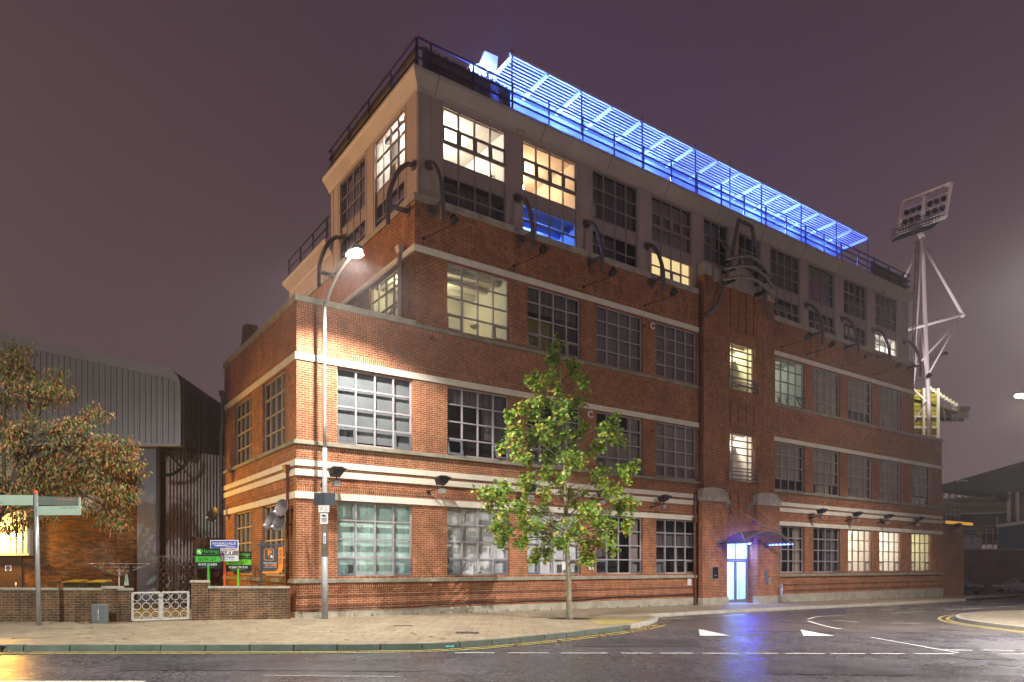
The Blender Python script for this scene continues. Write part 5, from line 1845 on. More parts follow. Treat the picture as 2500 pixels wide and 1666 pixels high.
# white letting and sale boards
def sign_post(x, y, z1, w, mat, root, lean=0.0):
    m = MB(); m.bar((x - lean, y, gz(x, y)), (x, y, z1), w, w * .7); return part(m, 'post', mat, root)


def board_text(root, parent, s, x, y, z, w, h, mat, align='CENTER', bold=.012):
    return text(s, 'lettering', mat, parent, (x, y, z), X_, U_, w, h, align, bold)


def px(u, Y): return (u - CX) / F_PX * Y
def pz(v, Y): return CAM_H + (HZ - v) / F_PX * Y


def let_board(u0, u1, v0, v1, Y, phone, label, post_u, green):
    x0, x1, z1, z0 = px(u0, Y), px(u1, Y), pz(v0, Y), pz(v1, Y)
    W, H = x1 - x0, z1 - z0
    t = thing('letting_board', label, 'estate board', (px(post_u, Y), Y, gz(px(post_u, Y), Y)))
    sign_post(px(post_u, Y) + .0, Y + .03, z0 + .1, .085, green, t, .03)
    m = MB(); m.box(x0, x1, Y - .012, Y + .006, z0, z1); bo_ = part(m, 'board', MT['board_black'], t)
    f = Y - .0125
    m = MB(); m.box(x0 + .003, x1 - .003, f - .004, f, z0 + H * .335, z0 + H * .605); part(m, 'green_panel', green, bo_)
    m = MB(); m.box(x0 + W * .045, x0 + W * .24, f - .004, f, z0 + H * .70, z0 + H * .965); lg = part(m, 'logo', green, bo_)
    m = MB(); g = f - .005
    m.add([(x0 + W * .06, g, z0 + H * .82), (x0 + W * .145, g, z0 + H * .93), (x0 + W * .23, g, z0 + H * .80), (x0 + W * .23, g, z0 + H * .74), (x0 + W * .145, g, z0 + H * .86), (x0 + W * .09, g, z0 + H * .79)], [(0, 1, 4, 5), (1, 2, 3, 4)])
    m.quad((x0 + W * .12, g, z0 + H * .84), (x0 + W * .16, g, z0 + H * .84), (x0 + W * .235, g, z0 + H * .72), (x0 + W * .2, g, z0 + H * .71))
    part(m, 'emblem', MT['white'], bo_)
    board_text(t, bo_, 'Hardings', x0 + W * .27, f, z0 + H * .74, W * .68, H * .20, green, 'LEFT', .0)
    board_text(t, bo_, 'Lettings & Property Management', x0 + W * .27, f, z0 + H * .675, W * .68, H * .04, green, 'LEFT')
    board_text(t, bo_, 'NOW LET', x0 + W * .49, f - .005, z0 + H * .385, W * .73, H * .165, MT['board_black'], 'CENTER', .0)
    board_text(t, bo_, phone, x0 + W * .49, f, z0 + H * .16, W * .74, H * .12, MT['white'], 'CENTER', .02)
    board_text(t, bo_, 'www.hardingslettings.co.uk', x0 + W * .49, f, z0 + H * .065, W * .56, H * .045, green)
    return t


let_board(477.5, 538, 1339, 1389.5, 22.9, '01473 216453', 'black and green letting board, number ending 453, in front of the white one', 509, MT['board_green'])
let_board(550, 614, 1347, 1396, 23.5, '01206 791515', 'black and green letting board, number ending 515, right of the white one', 582, MT['board_lime'])
Y = 23.2
x0, x1, z1, z0 = px(513.5, Y), px(582.5, Y), pz(1319, Y), pz(1370.5, Y)
W, H = x1 - x0, z1 - z0
t = thing('letting_board', 'white and blue to let board on an orange post between two green boards', 'estate board', (px(547, Y), Y, gz(px(547, Y), Y)))
sign_post(px(547.5, Y), Y + .03, z0 + .1, .075, MT['board_red'], t)
m = MB(); m.box(x0, x1, Y - .012, Y + .006, z0, z1); bo_ = part(m, 'board', MT['white'], t)
f = Y - .0125
m = MB(); m.box(x0 + W * .03, x1 - W * .03, f - .004, f, z0 + H * .62, z0 + H * .96); part(m, 'blue_panel', MT['board_blue'], bo_)
m = MB(); m.box(x0 + .003, x1 - .003, f - .004, f, z0 + H * .285, z0 + H * .505); part(m, 'red_edge', MT['board_red'], bo_)
m = MB(); m.box(x0 + .003, x1 - .003, f - .008, f - .0045, z0 + H * .30, z0 + H * .49); part(m, 'grey_panel', MT['board_grey'], bo_)
board_text(t, bo_, 'RIVERDALE', x0 + W * .5, f - .005, z0 + H * .775, W * .82, H * .12, MT['white'], 'CENTER', .015)
board_text(t, bo_, 'ESTATES', x0 + W * .90, f - .005, z0 + H * .645, W * .34, H * .045, MT['white'], 'RIGHT')
m = MB(); g = f - .006
m.add([(x0 + W * .13, g, z0 + H * .735), (x0 + W * .3, g, z0 + H * .765), (x0 + W * .92, g, z0 + H * .705), (x0 + W * .92, g, z0 + H * .70), (x0 + W * .2, g, z0 + H * .71)], [(0, 1, 2, 3, 4)])
part(m, 'emblem', MT['white'], bo_)
board_text(t, bo_, 'TO LET', x0 + W * .46, f - .009, z0 + H * .325, W * .74, H * .145, MT['white'], 'CENTER', .04)
board_text(t, bo_, '01473 217600', x0 + W * .46, f, z0 + H * .125, W * .78, H * .11, MT['board_blue'], 'CENTER', .02)
board_text(t, bo_, 'www.riverdaleestates.co.uk', x0 + W * .46, f, z0 + H * .055, W * .76, H * .035, MT['board_blue'])
board_text(t, bo_, 'LETTINGS & MANAGEMENT', x0 + W * .5, f, z0 + H * .53, W * .9, H * .055, MT['board_slate'], 'CENTER', .02)
# the dark sale board
Y = 22.85
x0, x1, z1, z0 = px(641, Y), px(690.5, Y), pz(1336.5, Y), pz(1400.5, Y)
W, H = x1 - x0, z1 - z0
t = thing('sale_board', 'slate grey and orange for sale board hanging from a grey gallows post', 'estate board', (px(638, Y), Y, gz(px(638, Y), Y)))
sign_post(px(637.5, Y), Y, pz(1321, Y), .075, MT['board_slate'], t)
m = MB(); m.bar((px(629, Y), Y, pz(1330.5, Y)), (px(691, Y), Y, pz(1330.5, Y)), .06, .065); part(m, 'cross_arm', MT['board_slate'], t)
cx_, r_ = x1 - H * .2, H * .2
out_ = [(x0, Y, z0), (x1 - r_, Y, z0)] + [(x1 - r_ + r_ * math.sin(a * math.pi / 16), Y, z0 + r_ - r_ * math.cos(a * math.pi / 16)) for a in range(1, 9)] + [(x1, Y, z1), (x0, Y, z1)]
m = MB(); m.prism([Vector(p) - Vector((0, .012, 0)) for p in out_], (0, .02, 0)); bo_ = part(m, 'board', MT['board_orange'], t)
f = Y - .013
xi = x1 - W * .21; zi = z0 + H * .09; r2 = H * .18
inn = [(x0 + .002, f, zi), (xi - r2, f, zi)] + [(xi - r2 + r2 * math.sin(a * math.pi / 16), f, zi + r2 - r2 * math.cos(a * math.pi / 16)) for a in range(1, 9)] + [(xi, f, z1 - .002), (x0 + .002, f, z1 - .002)]
m = MB(); m.prism(inn, (0, -.004, 0)); part(m, 'slate_panel', MT['board_slate'], bo_)
f -= .005
m = MB(); qx0, qx1, qz0, qz1 = x0 + W * .08, x0 + W * .56, z0 + H * .50, z0 + H * .94
def rrect(a, b, c, d, r): 
    return [(cx + r * math.cos(t_), cz + r * math.sin(t_)) for cx, cz, s_ in ((b - r, d - r, 0), (a + r, d - r, 90), (a + r, c + r, 180), (b - r, c + r, 270)) for t_ in [RAD(s_ + 22.5 * k) for k in range(5)]]
o1, o2 = rrect(qx0, qx1, qz0, qz1, .05), rrect(qx0 + .016, qx1 - .016, qz0 + .016, qz1 - .016, .04)
for i in range(len(o1)):
    j = (i + 1) % len(o1)
    m.quad((o1[i][0], f, o1[i][1]), (o1[j][0], f, o1[j][1]), (o2[j][0], f, o2[j][1]), (o2[i][0], f, o2[i][1]))
part(m, 'logo_frame', MT['board_orange'], bo_)
board_text(t, bo_, 'P', x0 + W * .37, f, z0 + H * .67, W * .2, H * .21, MT['board_orange'], 'CENTER', .03)
board_text(t, bo_, '&', x0 + W * .46, f - .001, z0 + H * .59, W * .16, H * .12, MT['white'], 'CENTER', .02)
board_text(t, bo_, 'Palmer & Partners', x0 + W * .07, f, z0 + H * .375, W * .64, H * .055, MT['white'], 'LEFT', .015)
board_text(t, bo_, '211705', x0 + W * .14, f, z0 + H * .265, W * .57, H * .085, MT['board_orange'], 'LEFT', .035)
board_text(t, bo_, 'www.palmerpartners.com', x0 + W * .07, f, z0 + H * .215, W * .64, H * .03, MT['white'], 'LEFT', .01)
text('FOR SALE', 'lettering', MT['board_slate'], bo_, (x1 - W * .055, f + .004, z0 + H * .37), U_, Vector((-1, 0, 0)), H * .55, W * .115, 'LEFT', .015)
# ------------------------------------------------------------------ metal clad venue on the left
GD = Vector((131, -0.0, 0)) * 0
fx = Vector((1721, 131, 0)).normalized()               # along its front, to the right
fy = Vector((-131, 1721, 0)).normalized()              # into its depth
O = Vector((px(441, 30.0), 30.0, 0))                   # lower right corner of its clad front
VN = thing('metal_clad_venue', 'large venue with ribbed silver sheeting above brown brick and a rounded eaves corner', 'building', tuple(O))
V = lambda s, d, z: O + fx * s + fy * d + Zv * z       # s is negative to the left
ZB = pz(1086, 30.0)
m = MB()
ztop = lambda s: pz(898, 30.0) + (-s - .84) * .20
# front sheeting follows the sloping eaves and the rounded corner
outl = []
for k in range(9):
    a = k * math.pi / 16
    outl.append((-.84 + .84 * math.sin(a), pz(945, 30) + (pz(898, 30) - pz(945, 30)) * math.cos(a) ** 1.0))
front = [(-24, ztop(-24))] + outl + [(0, ZB)] + [(-24, ZB)]
m.add([V(s, 0, z) for s, z in front], [tuple(range(len(front)))])
def topz(s):
    if s < -.84: return ztop(s)
    k = (s + .84) / .84
    return pz(945, 30) + (pz(898, 30) - pz(945, 30)) * math.sqrt(max(0, 1 - k * k))
s = -.3
while s > -23.8:
    m.box(s - .03, s + .03, -.045, -.002, ZB + .06, topz(s) - .42, V)
    for q in (-.045, .045):
        m.box(s + q - .009, s + q + .009, -.012, -.003, ZB + .06, topz(s) - .42, V, mi=1)  # dark strips stand in for the shadow gaps beside each rib
    s -= .2355
part(m, 'front_sheeting', [MT['sheet'], MT['slate_blue']], VN)
m = MB()                                                # eaves trim over the front
for (s0, z0), (s1, z1) in zip(front[:10], front[1:10]):
    m.hexa([V(s0, -.06, z0 - .40), V(s1, -.06, z1 - .40), V(s1, .0, z1 - .40), V(s0, .0, z0 - .40), V(s0, -.06, z0 + .02), V(s1, -.06, z1 + .02), V(s1, .0, z1 + .02), V(s0, .0, z0 + .02)])
m.box(-24, -.02, -.05, .3, ZB - .06, ZB + .03, V)
part(m, 'eaves_trim', MT['sheet'], VN)
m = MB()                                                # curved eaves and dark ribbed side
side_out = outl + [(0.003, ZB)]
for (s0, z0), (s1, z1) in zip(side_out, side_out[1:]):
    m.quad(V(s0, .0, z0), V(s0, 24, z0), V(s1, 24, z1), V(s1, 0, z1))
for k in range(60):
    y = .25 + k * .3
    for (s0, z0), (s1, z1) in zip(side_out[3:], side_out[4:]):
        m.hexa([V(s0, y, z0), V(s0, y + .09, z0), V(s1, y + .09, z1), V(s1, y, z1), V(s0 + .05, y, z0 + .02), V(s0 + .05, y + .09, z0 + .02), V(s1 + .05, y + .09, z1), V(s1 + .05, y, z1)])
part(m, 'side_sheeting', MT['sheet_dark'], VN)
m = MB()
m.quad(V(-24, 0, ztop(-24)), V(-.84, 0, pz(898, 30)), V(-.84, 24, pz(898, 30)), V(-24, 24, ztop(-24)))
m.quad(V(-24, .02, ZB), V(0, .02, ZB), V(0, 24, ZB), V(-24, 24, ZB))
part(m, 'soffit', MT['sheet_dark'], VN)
m = MB()
m.quad(V(-24, .6, -.5), V(-1.95, .6, -.5), V(-1.95, .6, ZB), V(-24, .6, ZB))
part(m, 'brick_wall', MT['multi_brick'], VN)
m = MB(); m.box(-1.94, -1.16, .35, .75, -.5, ZB, V); part(m, 'steel_pier', MT['slate_blue'], VN)
m = MB(); m.box(-3.0, .6, 5.2, 5.3, -.5, ZB, V)
for k in range(34):
    s_ = -1.0 + k * .11
    m.box(s_ - .03, s_ + .02, 1.3 + k * .10, 1.36 + k * .10, -.5, ZB, V)
m.quad(V(-1.15, 1.36, -.5), V(2.7, 4.8, -.5), V(2.7, 4.8, ZB), V(-1.15, 1.36, ZB))
part(m, 'alley_sheeting', surf('alley_sheeting', (.55, .47, .46), .4, .1), VN)
m = MB(); m.box(1.3, 1.75, 3.2, 3.7, -.5, ZB, V); part(m, 'alley_column', MT['black_metal'], VN)
for s_, y_ in ((-1.05, .55), (1.75, 3.5)):
    m = MB(); n = 10
    m.tube([V(s_ + .1 + 1.15 * math.sin(math.pi / 2 * i / n), y_, ZB - 1.25 + 1.2 * (1 - math.cos(math.pi / 2 * i / n))) for i in range(n + 1)], .07, 8)
    m.tube([V(s_ + .1, y_, ZB - .05), V(s_ + .85, y_, ZB - .85)], .05, 6)
    part(m, 'curved_strut', MT['black_metal'], VN)
m = MB()                                                # lower silver sheeting over the door
sx0, sx1 = px(-40, 30) - O.x, px(78, 30) - O.x
z0_, z1_ = pz(1353, 30), ZB
m.quad(V(sx0 - 4, .35, z0_), V(sx1, .35, z0_), V(sx1, .35, z1_), V(sx0 - 4, .35, z1_)); m.quad(V(sx1, .35, z0_), V(sx1, .6, z0_), V(sx1, .6, z1_), V(sx1, .35, z1_))
s = sx1 - .1
while s > sx0 - 4:
    m.box(s - .025, s + .025, .30, .348, z0_ + .03, z1_, V); s -= .235
m.box(sx0 - 4, sx1 + .02, .28, .6, z0_ - .06, z0_ - .002, V)
part(m, 'porch_sheeting', MT['sheet'], VN)
dx0, dx1 = px(-6, 30) - O.x, px(54, 30) - O.x
m = MB(); m.box(dx0, dx1, .52, .598, -.5, z0_ - .06, V); do = part(m, 'door', surf('dark_brown_door', (.07, .045, .03), .5), VN)
m = MB(); m.box(px(16, 30) - O.x, px(30, 30) - O.x, .508, .518, pz(1394, 30), pz(1381, 30), V); part(m, 'notice', MT['white'], do)
m = MB(); m.disc(V(px(23, 30) - O.x, .507, pz(1387.5, 30)), -fy, .105, .004, 18); part(m, 'notice_disc', MT['board_blue'], do)
m = MB(); m.tube([V(dx1 - .2, .46, .78), V(dx1 - .2, .46, 1.0)], .03, 6); part(m, 'handle', MT['white'], do)
wlp = thing('wall_lamp', 'glowing orange bulkhead lamp on the ribbed sheeting at the left edge', 'wall lamp', tuple(V(px(12, 30) - O.x, .1, pz(1310, 30))))
sL, zL = px(11, 29.7) - O.x, pz(1311, 29.7)
m = MB(); m.box(sL - .18, sL + .18, .16, .30, zL + .12, zL + .2, V); part(m, 'hood', MT['black_metal'], wlp)
m = MB(); m.sphere(V(sL, .17, zL), .13, .1, .12); part(m, 'diffuser', glow('sodium_diffuser', (1, .36, .03), 260), wlp)
lamp('sodium_light', 'POINT', V(sL, -.05, zL), 420, (1, .48, .07), wlp, size=.1)
lamp('sodium_beam', 'SPOT', V(sL + .1, -.15, zL + .1), 2400, (1, .50, .07), wlp, size=.1, rot=tuple(Vector((-8.5, 26.0, 3.6)) - V(sL, 0, zL)), spot=RAD(62), blend=.5)
dish(tuple(at(226, 1233, 29.6)), (.35, -.95, .25), 'pale satellite dish on the brown brick wall beside the tree', r=.40, mat='cream', root=V(px(240, 30) - O.x, .6, pz(1250, 30)))

# low wall closing the alley
m = MB(); al = thing('alley_wall', 'dark low brick wall deep in the alley beside the left face', 'wall', tuple(at(520, 1450, 29)))
A_, B_ = at(470, 1313, 31.5), at(560, 1311, 31.5)
m.box(A_.x, B_.x, 31.5, 31.8, -.4, A_.z); part(m, 'brickwork', MT['brick_dark'], al)

# wheelie bins
def bin_(x, y, label):
    t = thing('wheelie_bin', label, 'bin', (x, y, gz(x, y))); z = gz(x, y)
    m = MB(); m.hexa([Vector((x - .24, y - .28, z + .08)), Vector((x + .24, y - .28, z + .08)), Vector((x + .24, y + .26, z + .08)), Vector((x - .24, y + .26, z + .08)),
                      Vector((x - .30, y - .36, z + .98)), Vector((x + .30, y - .36, z + .98)), Vector((x + .30, y + .34, z + .98)), Vector((x - .30, y + .34, z + .98))])
    part(m, 'body', surf('bin_plastic', (.10, .11, .06), .5), t)
    m = MB(); m.hexa([Vector((x - .33, y - .42, z + .985)), Vector((x + .33, y - .42, z + .985)), Vector((x + .33, y + .36, z + 1.03)), Vector((x - .33, y + .36, z + 1.03)),
                      Vector((x - .32, y - .41, z + 1.03)), Vector((x + .32, y - .41, z + 1.03)), Vector((x + .30, y + .34, z + 1.10)), Vector((x - .30, y + .34, z + 1.10))])
    part(m, 'lid', surf('bin_lid', (.45, .36, .05), .45), t)
    for sx in (-.27, .27):
        m = MB(); m.tube([(x + sx - .03, y + .28, z + .1), (x + sx + .03, y + .28, z + .1)], .1, 12); part(m, 'wheel', MT['tyre'], t)
    return t


bin_(px(186, 28.6), 28.6, 'yellow lidded wheelie bin, the left one against the brown brick wall')
bin_(px(243, 28.6), 28.6, 'yellow lidded wheelie bin, the right one beside the rotary dryer')

# rotary clothes dryer
x, y = px(291, 25.5), 25.5
rd = thing('rotary_dryer', 'rotary clothes dryer with coloured pegs standing in the yard', 'clothes dryer', (x, y, gz(x, y)))
m = MB(); m.tube([(x, y, gz(x, y)), (x, y, 1.62)], .022, 8); part(m, 'pole', MT['galv'], rd)
for k in range(4):
    a = .25 + k * math.pi / 2; e_ = Vector((x + 1.05 * math.cos(a), y + 1.05 * math.sin(a), 1.80))
    m = MB(); m.bar((x, y, 1.36), e_, .025); part(m, 'arm', MT['galv'], rd)
m = MB()
for r_ in (.4, .7, 1.0):
    P = [Vector((x + r_ * math.cos(.25 + k * math.pi / 2), y + r_ * math.sin(.25 + k * math.pi / 2), 1.37 + .42 * r_)) for k in range(5)]
    m.tube(P, .006, 4)
part(m, 'line', MT['white'], rd)
rr = random.Random(4)
for c_, n in (('board_red', 5), ('board_lime', 6), ('board_blue', 4), ('paint_yellow', 6)):
    m = MB()
    for i in range(n):
        k = rr.randrange(4); t_ = rr.random(); r_ = rr.choice((.4, .7, 1.0))
        a0, a1 = .25 + k * math.pi / 2, .25 + (k + 1) * math.pi / 2
        q = Vector((x + r_ * (math.cos(a0) * (1 - t_) + math.cos(a1) * t_), y + r_ * (math.sin(a0) * (1 - t_) + math.sin(a1) * t_), 1.37 + .42 * r_))
        m.box(q.x - .012, q.x + .012, q.y - .012, q.y + .012, q.z - .07, q.z + .03)
    o = part(m, 'peg', MT[c_], rd); o['kind'] = 'stuff'
m = MB(); m.hexa([Vector((x + .20, y - .05, 1.0)), Vector((x + .34, y - .05, 1.0)), Vector((x + .34, y + .03, 1.0)), Vector((x + .20, y + .03, 1.0)), Vector((x + .25, y - .03, 1.42)), Vector((x + .29, y - .03, 1.42)), Vector((x + .29, y + .01, 1.42)), Vector((x + .25, y + .01, 1.42))])
part(m, 'peg_bag', MT['sign_mint'], rd)
x, y = px(320, 25.0), 25.0
tp_ = thing('washing_post', 'dark timber post in the yard just right of the rotary dryer', 'post', (x, y, gz(x, y)))
m = MB(); m.bar((x, y, gz(x, y)), (x, y, 1.72), .085); part(m, 'shaft', MT['black'], tp_)
m = MB(); m.box(x - .05, x + .05, y - .05, y + .05, 1.721, 1.75); part(m, 'cap', MT['black'], tp_)


# ------------------------------------------------------------------ trees
def leaf_poly(mb, c, ax, nrm, L_, W_, shape, col):
    ax = ax.normalized(); sd = ax.cross(nrm).normalized(); up = sd.cross(ax)
    if shape == 'plane':                               # broad lobed leaf, slightly folded
        pts = [(0, 0, 0), (.18, .34, .05), (.10, .62, .03), (.45, .42, .04), (.62, .60, -.02), (.74, .24, .02), (1.1, 0, -.12)]
        R_ = [c + ax * (a * L_) + sd * (b * W_) + up * (d * L_) for a, b, d in pts]
        l_ = [c + ax * (a * L_) - sd * (b * W_) + up * (d * L_) for a, b, d in pts[1:-1]]
        vs = R_ + l_[::-1]
    else:                                              # slim drooping leaf
        vs = [c, c + ax * .35 * L_ + sd * .5 * W_ + up * .06 * L_, c + ax * .75 * L_ + sd * .35 * W_, c + ax * L_ - up * .22 * L_, c + ax * .75 * L_ - sd * .35 * W_, c + ax * .35 * L_ - sd * .5 * W_ + up * .06 * L_]
    mb.add(vs, [tuple(range(len(vs)))])
    mb.cols.append((*col, 1))


def rvec(rr):
    return Vector((rr.gauss(0, 1), rr.gauss(0, 1), rr.gauss(0, 1))).normalized()


# young plane tree on the pavement
p = gp(1390, 1511)
t = thing('street_tree', 'slim young street tree with green and yellow leaves in the pavement before the factory', 'tree', tuple(p))
rr = random.Random(21)
trunk = arc(lambda a, b, c: Vector((a, b, c)), [(p.x, p.y, p.z - .1), (p.x - .03, p.y, 1.2), (p.x - .09, p.y, 2.8), (p.x - .12, p.y + .05, 4.3), (p.x - .2, p.y, 6.0), (p.x - .28, p.y, 7.6), (p.x - .36, p.y, 9.0)], 6)
n = len(trunk)
m = MB(); m.tube(trunk, [.105 * (1 - .93 * (i / (n - 1)) ** .9) + .004 + (.03 if i < 2 else 0) for i in range(n)], 10)
part(m, 'trunk', MT['bark_pale'], t)
lb = MB(); lf = MB(); lf.cols = []


def trunk_at(z):
    for a, b in zip(trunk, trunk[1:]):
        if a.z <= z <= b.z:
            return a.lerp(b, (z - a.z) / max(1e-6, b.z - a.z))
    return trunk[-1]


def green(rr):
    x = rr.random()
    if x < .05: return (.62, .40, .05)
    if x < .26: return (.44, .46, .08)
    k = rr.uniform(.7, 1.35)
    return (.145 * k + rr.random() * .08, .31 * k, .040 * k)


wind = Vector((.25, -.05, .06))
# clusters of the crown: (u, v) in the view, offset in depth, radius
CL_ = [(1350, 845, 0, .34), (1345, 880, .1, .36), (1305, 925, .2, .50), (1350, 935, -.2, .42), (1400, 905, .3, .40), (1418, 935, -.1, .30), (1330, 985, .5, .55), (1290, 1000, -.4, .50), (1375, 985, -.5, .46), (1415, 985, .3, .30),
       (1350, 1045, -.7, .6), (1310, 1060, .6, .6), (1265, 1060, -.2, .48), (1245, 1020, .2, .30), (1395, 1050, .7, .5), (1500, 1030, .1, .36), (1470, 1055, -.4, .48), (1495, 1075, .4, .36), (1440, 1090, .1, .5),
       (1235, 1075, .5, .34), (1270, 1110, -.9, .55), (1345, 1110, .8, .65), (1400, 1130, -.9, .6), (1455, 1150, .6, .55), (1520, 1150, -.2, .36), (1540, 1135, .2, .26), (1490, 1190, -.6, .5), (1335, 1165, -1.1, .65), (1280, 1175, .8, .5), (1220, 1195, -.3, .42), (1185, 1205, .1, .30), (1200, 1230, .5, .34),
       (1250, 1235, -.9, .55), (1310, 1235, 1.0, .6), (1390, 1210, 1.2, .6), (1440, 1240, -1.1, .6), (1510, 1240, .3, .45), (1538, 1225, -.2, .28), (1475, 1280, .7, .52), (1520, 1285, -.5, .34), (1240, 1290, .4, .46), (1210, 1275, -.5, .34), (1290, 1290, -1.0, .5), (1345, 1285, 1.1, .5), (1400, 1290, -1.2, .5), (1260, 1325, .1, .34), (1440, 1330, .2, .42), (1480, 1325, -.4, .34), (1330, 1350, .3, .30), (1300, 1360, -.2, .24), (1430, 1362, -.1, .26), (1365, 1335, -.6, .36), (1225, 1320, .2, .26)]
for (u, v, dy, rad) in CL_:
    tip = at(u, v, p.y + dy)
    out = abs(u - 1370) / 75.0
    b0 = trunk_at(max(2.5, min(8.6, tip.z - .35 - .38 * out)))
    mid = b0.lerp(tip, .5) + Vector((0, 0, .02 + .06 * out))
    path = arc(lambda a, b, c: Vector((a, b, c)), [b0, mid, tip], 6)
    k_ = len(path)
    lb.tube(path, [.030 * (1 - .85 * q / (k_ - 1)) * (1.1 - tip.z / 16) + .003 for q in range(k_)], 5)
    subs = max(4, int(10 * rad * rad + 9 * rad))
    for c_ in range(subs):
        cc_ = tip + rvec(rr) * rad * rr.uniform(.2, .95)
        s0_ = path[rr.randrange(k_ // 2, k_)]
        lb.tube([s0_, s0_.lerp(cc_, .5) + Vector((0, 0, .05)), cc_], [.009, .006, .003], 4)
        for q in range(rr.randrange(19, 31)):
            o_ = rvec(rr) * rr.uniform(.05, .24)
            ax = (o_ * 1.2 + wind + Vector((0, 0, -.28)) + rvec(rr) * .4)
            leaf_poly(lf, cc_ + o_, ax, (Vector((-.1, -.45, 1)) + rvec(rr) * .8).normalized(), rr.uniform(.09, .165), rr.uniform(.08, .14), 'plane', green(rr))
part(lb, 'branch', surf('twig_bark', (.15, .13, .085), .85, var=.3), t)
part(lf, 'crown', MT['leaf'], t)

# autumn tree hanging in from the left
rr = random.Random(8)
bx, by = -15.9, 20.9
t = thing('autumn_tree', 'broad tree with drooping reddish green autumn leaves at the left edge', 'tree', (bx, by, gz(bx, by)))
m = MB()
TR = arc(lambda a, b, c: Vector((a, b, c)), [(bx, by, -.1), (bx + .1, by, 1.6), (bx + .6, by - .1, 3.0), (bx + 1.4, by - .3, 4.2), (bx + 2.0, by - .5, 5.6)], 6)
m.tube(TR, [.24 * (1 - .7 * i / (len(TR) - 1)) for i in range(len(TR))], 10)
part(m, 'trunk', MT['bark'], t)
lb = MB(); lf = MB(); lf.cols = []


def autumn(rr):
    x = rr.random()
    k = rr.uniform(.75, 1.3)
    if x < .12: return (.50 * k, .14 * k, .09 * k)
    if x < .32: return (.50 * k, .26 * k, .08 * k)
    if x < .58: return (.36 * k, .27 * k, .10 * k)
    return (.15 * k, .19 * k, .05 * k)


# lobes of the crown: (u, v) in the view, distance, radius
LOBES = [(20, 880, 21.0, .95), (95, 950, 20.6, 1.0), (-60, 980, 21.2, 1.5), (150, 935, 20.9, .55), (60, 1060, 20.4, 1.2), (170, 1040, 20.5, .85), (235, 1010, 20.9, .42), (255, 1085, 20.5, .75),
         (310, 1130, 20.5, .62), (200, 1140, 20.3, .9), (120, 1165, 20.5, .9), (270, 1190, 20.4, .7), (325, 1205, 20.6, .36), (285, 1255, 20.5, .42), (235, 1245, 20.6, .38), (20, 1180, 20.5, .9), (100, 1235, 20.7, .42), (30, 1265, 20.8, .5), (-80, 1150, 21.0, 1.4), (310, 1080, 20.7, .32)]
for (u, v, Yq, rad) in LOBES:
    cL = at(u, v, Yq)
    b0 = TR[rr.randrange(len(TR) // 2, len(TR))]
    mid = b0.lerp(cL, .55) + Vector((rr.uniform(-.2, .2), rr.uniform(-.2, .2), .3))
    path = arc(lambda a, b, c: Vector((a, b, c)), [b0, mid, cL], 6)
    k_ = len(path)
    lb.tube(path, [.055 * (1 - .8 * i / (k_ - 1)) + .006 for i in range(k_)], 6)
    for c_ in range(int(16 * rad * rad + 7 * rad)):
        v_ = rvec(rr); q = cL + Vector((v_.x, v_.y * .75, v_.z * .8)) * rad * rr.uniform(.25, 1.0)
        if q.y < 19.95: q.y = 19.95 + rr.random() * .4
        s0_ = path[rr.randrange(k_ // 2, k_)]
        lb.tube(arc(lambda a, b, c: Vector((a, b, c)), [s0_, s0_.lerp(q, .6) + Vector((0, 0, .12)), q, q + Vector((.05, 0, -.22))], 3), [.014, .012, .011, .010, .009, .008, .007, .006, .005, .004], 4)
        for w_ in range(31):
            o_ = rvec(rr) * .30 * rr.random() ** .5
            ax = Vector((o_.x * 1.1, o_.y * 1.1, -.55)) + rvec(rr) * .4
            leaf_poly(lf, q + o_ + Vector((0, 0, -.08)), ax, (Vector((0, -.8, .5)) + rvec(rr) * .7).normalized(), rr.uniform(.10, .175), rr.uniform(.036, .06), 'slim', autumn(rr))
part(lb, 'branch', MT['bark'], t)
part(lf, 'crown', MT['leaf'], t)

# fallen leaves along the kerb and the wall, weeds at the plinth
m = MB(); m.cols = []
rr = random.Random(2)
def fallen(x, y, off, s=1):
    a = rr.uniform(0, 6.28); ax = Vector((math.cos(a), math.sin(a), rr.uniform(-.1, .25)))
    leaf_poly(m, Vector((x, y, gz(x, y) + off + .012)), ax, Zv, rr.uniform(.07, .14) * s, rr.uniform(.06, .11) * s, 'plane', rr.choice(((.30, .10, .03), (.22, .09, .04), (.36, .20, .05), (.16, .06, .03))))
for i in range(190):
    k = rr.choice((rr.randrange(len(KL)), iC - rr.randrange(1, 16), iC - rr.randrange(1, 24)))
    a = KL[min(k, len(KL) - 2)]; d_ = abs(rr.gauss(0, .12)) + .03
    if a[0] < -14: continue
    o_ = offset_line(KL, -d_)[min(k, len(KL) - 2)]
    fallen(o_[0] + rr.uniform(-.5, .5), o_[1], -.12)
for i in range(70):
    q = gp(rr.uniform(0, 1500), rr.uniform(1515, 1570)); fallen(q.x, q.y, .0)
for i in range(60):
    q = gp(rr.gauss(250, 40), rr.uniform(1517, 1523)); fallen(q.x, q.y, .01, 1.1)
for i in range(22):
    q = gp(rr.uniform(700, 2500), rr.uniform(1530, 1640), -.12); fallen(q.x, q.y, -.12)
tag(m.build('fallen_leaves', MT['leaf']), 'brown and red fallen leaves along the kerb and wall foot', None, None, 'stuff')
m = MB(); m.cols = []
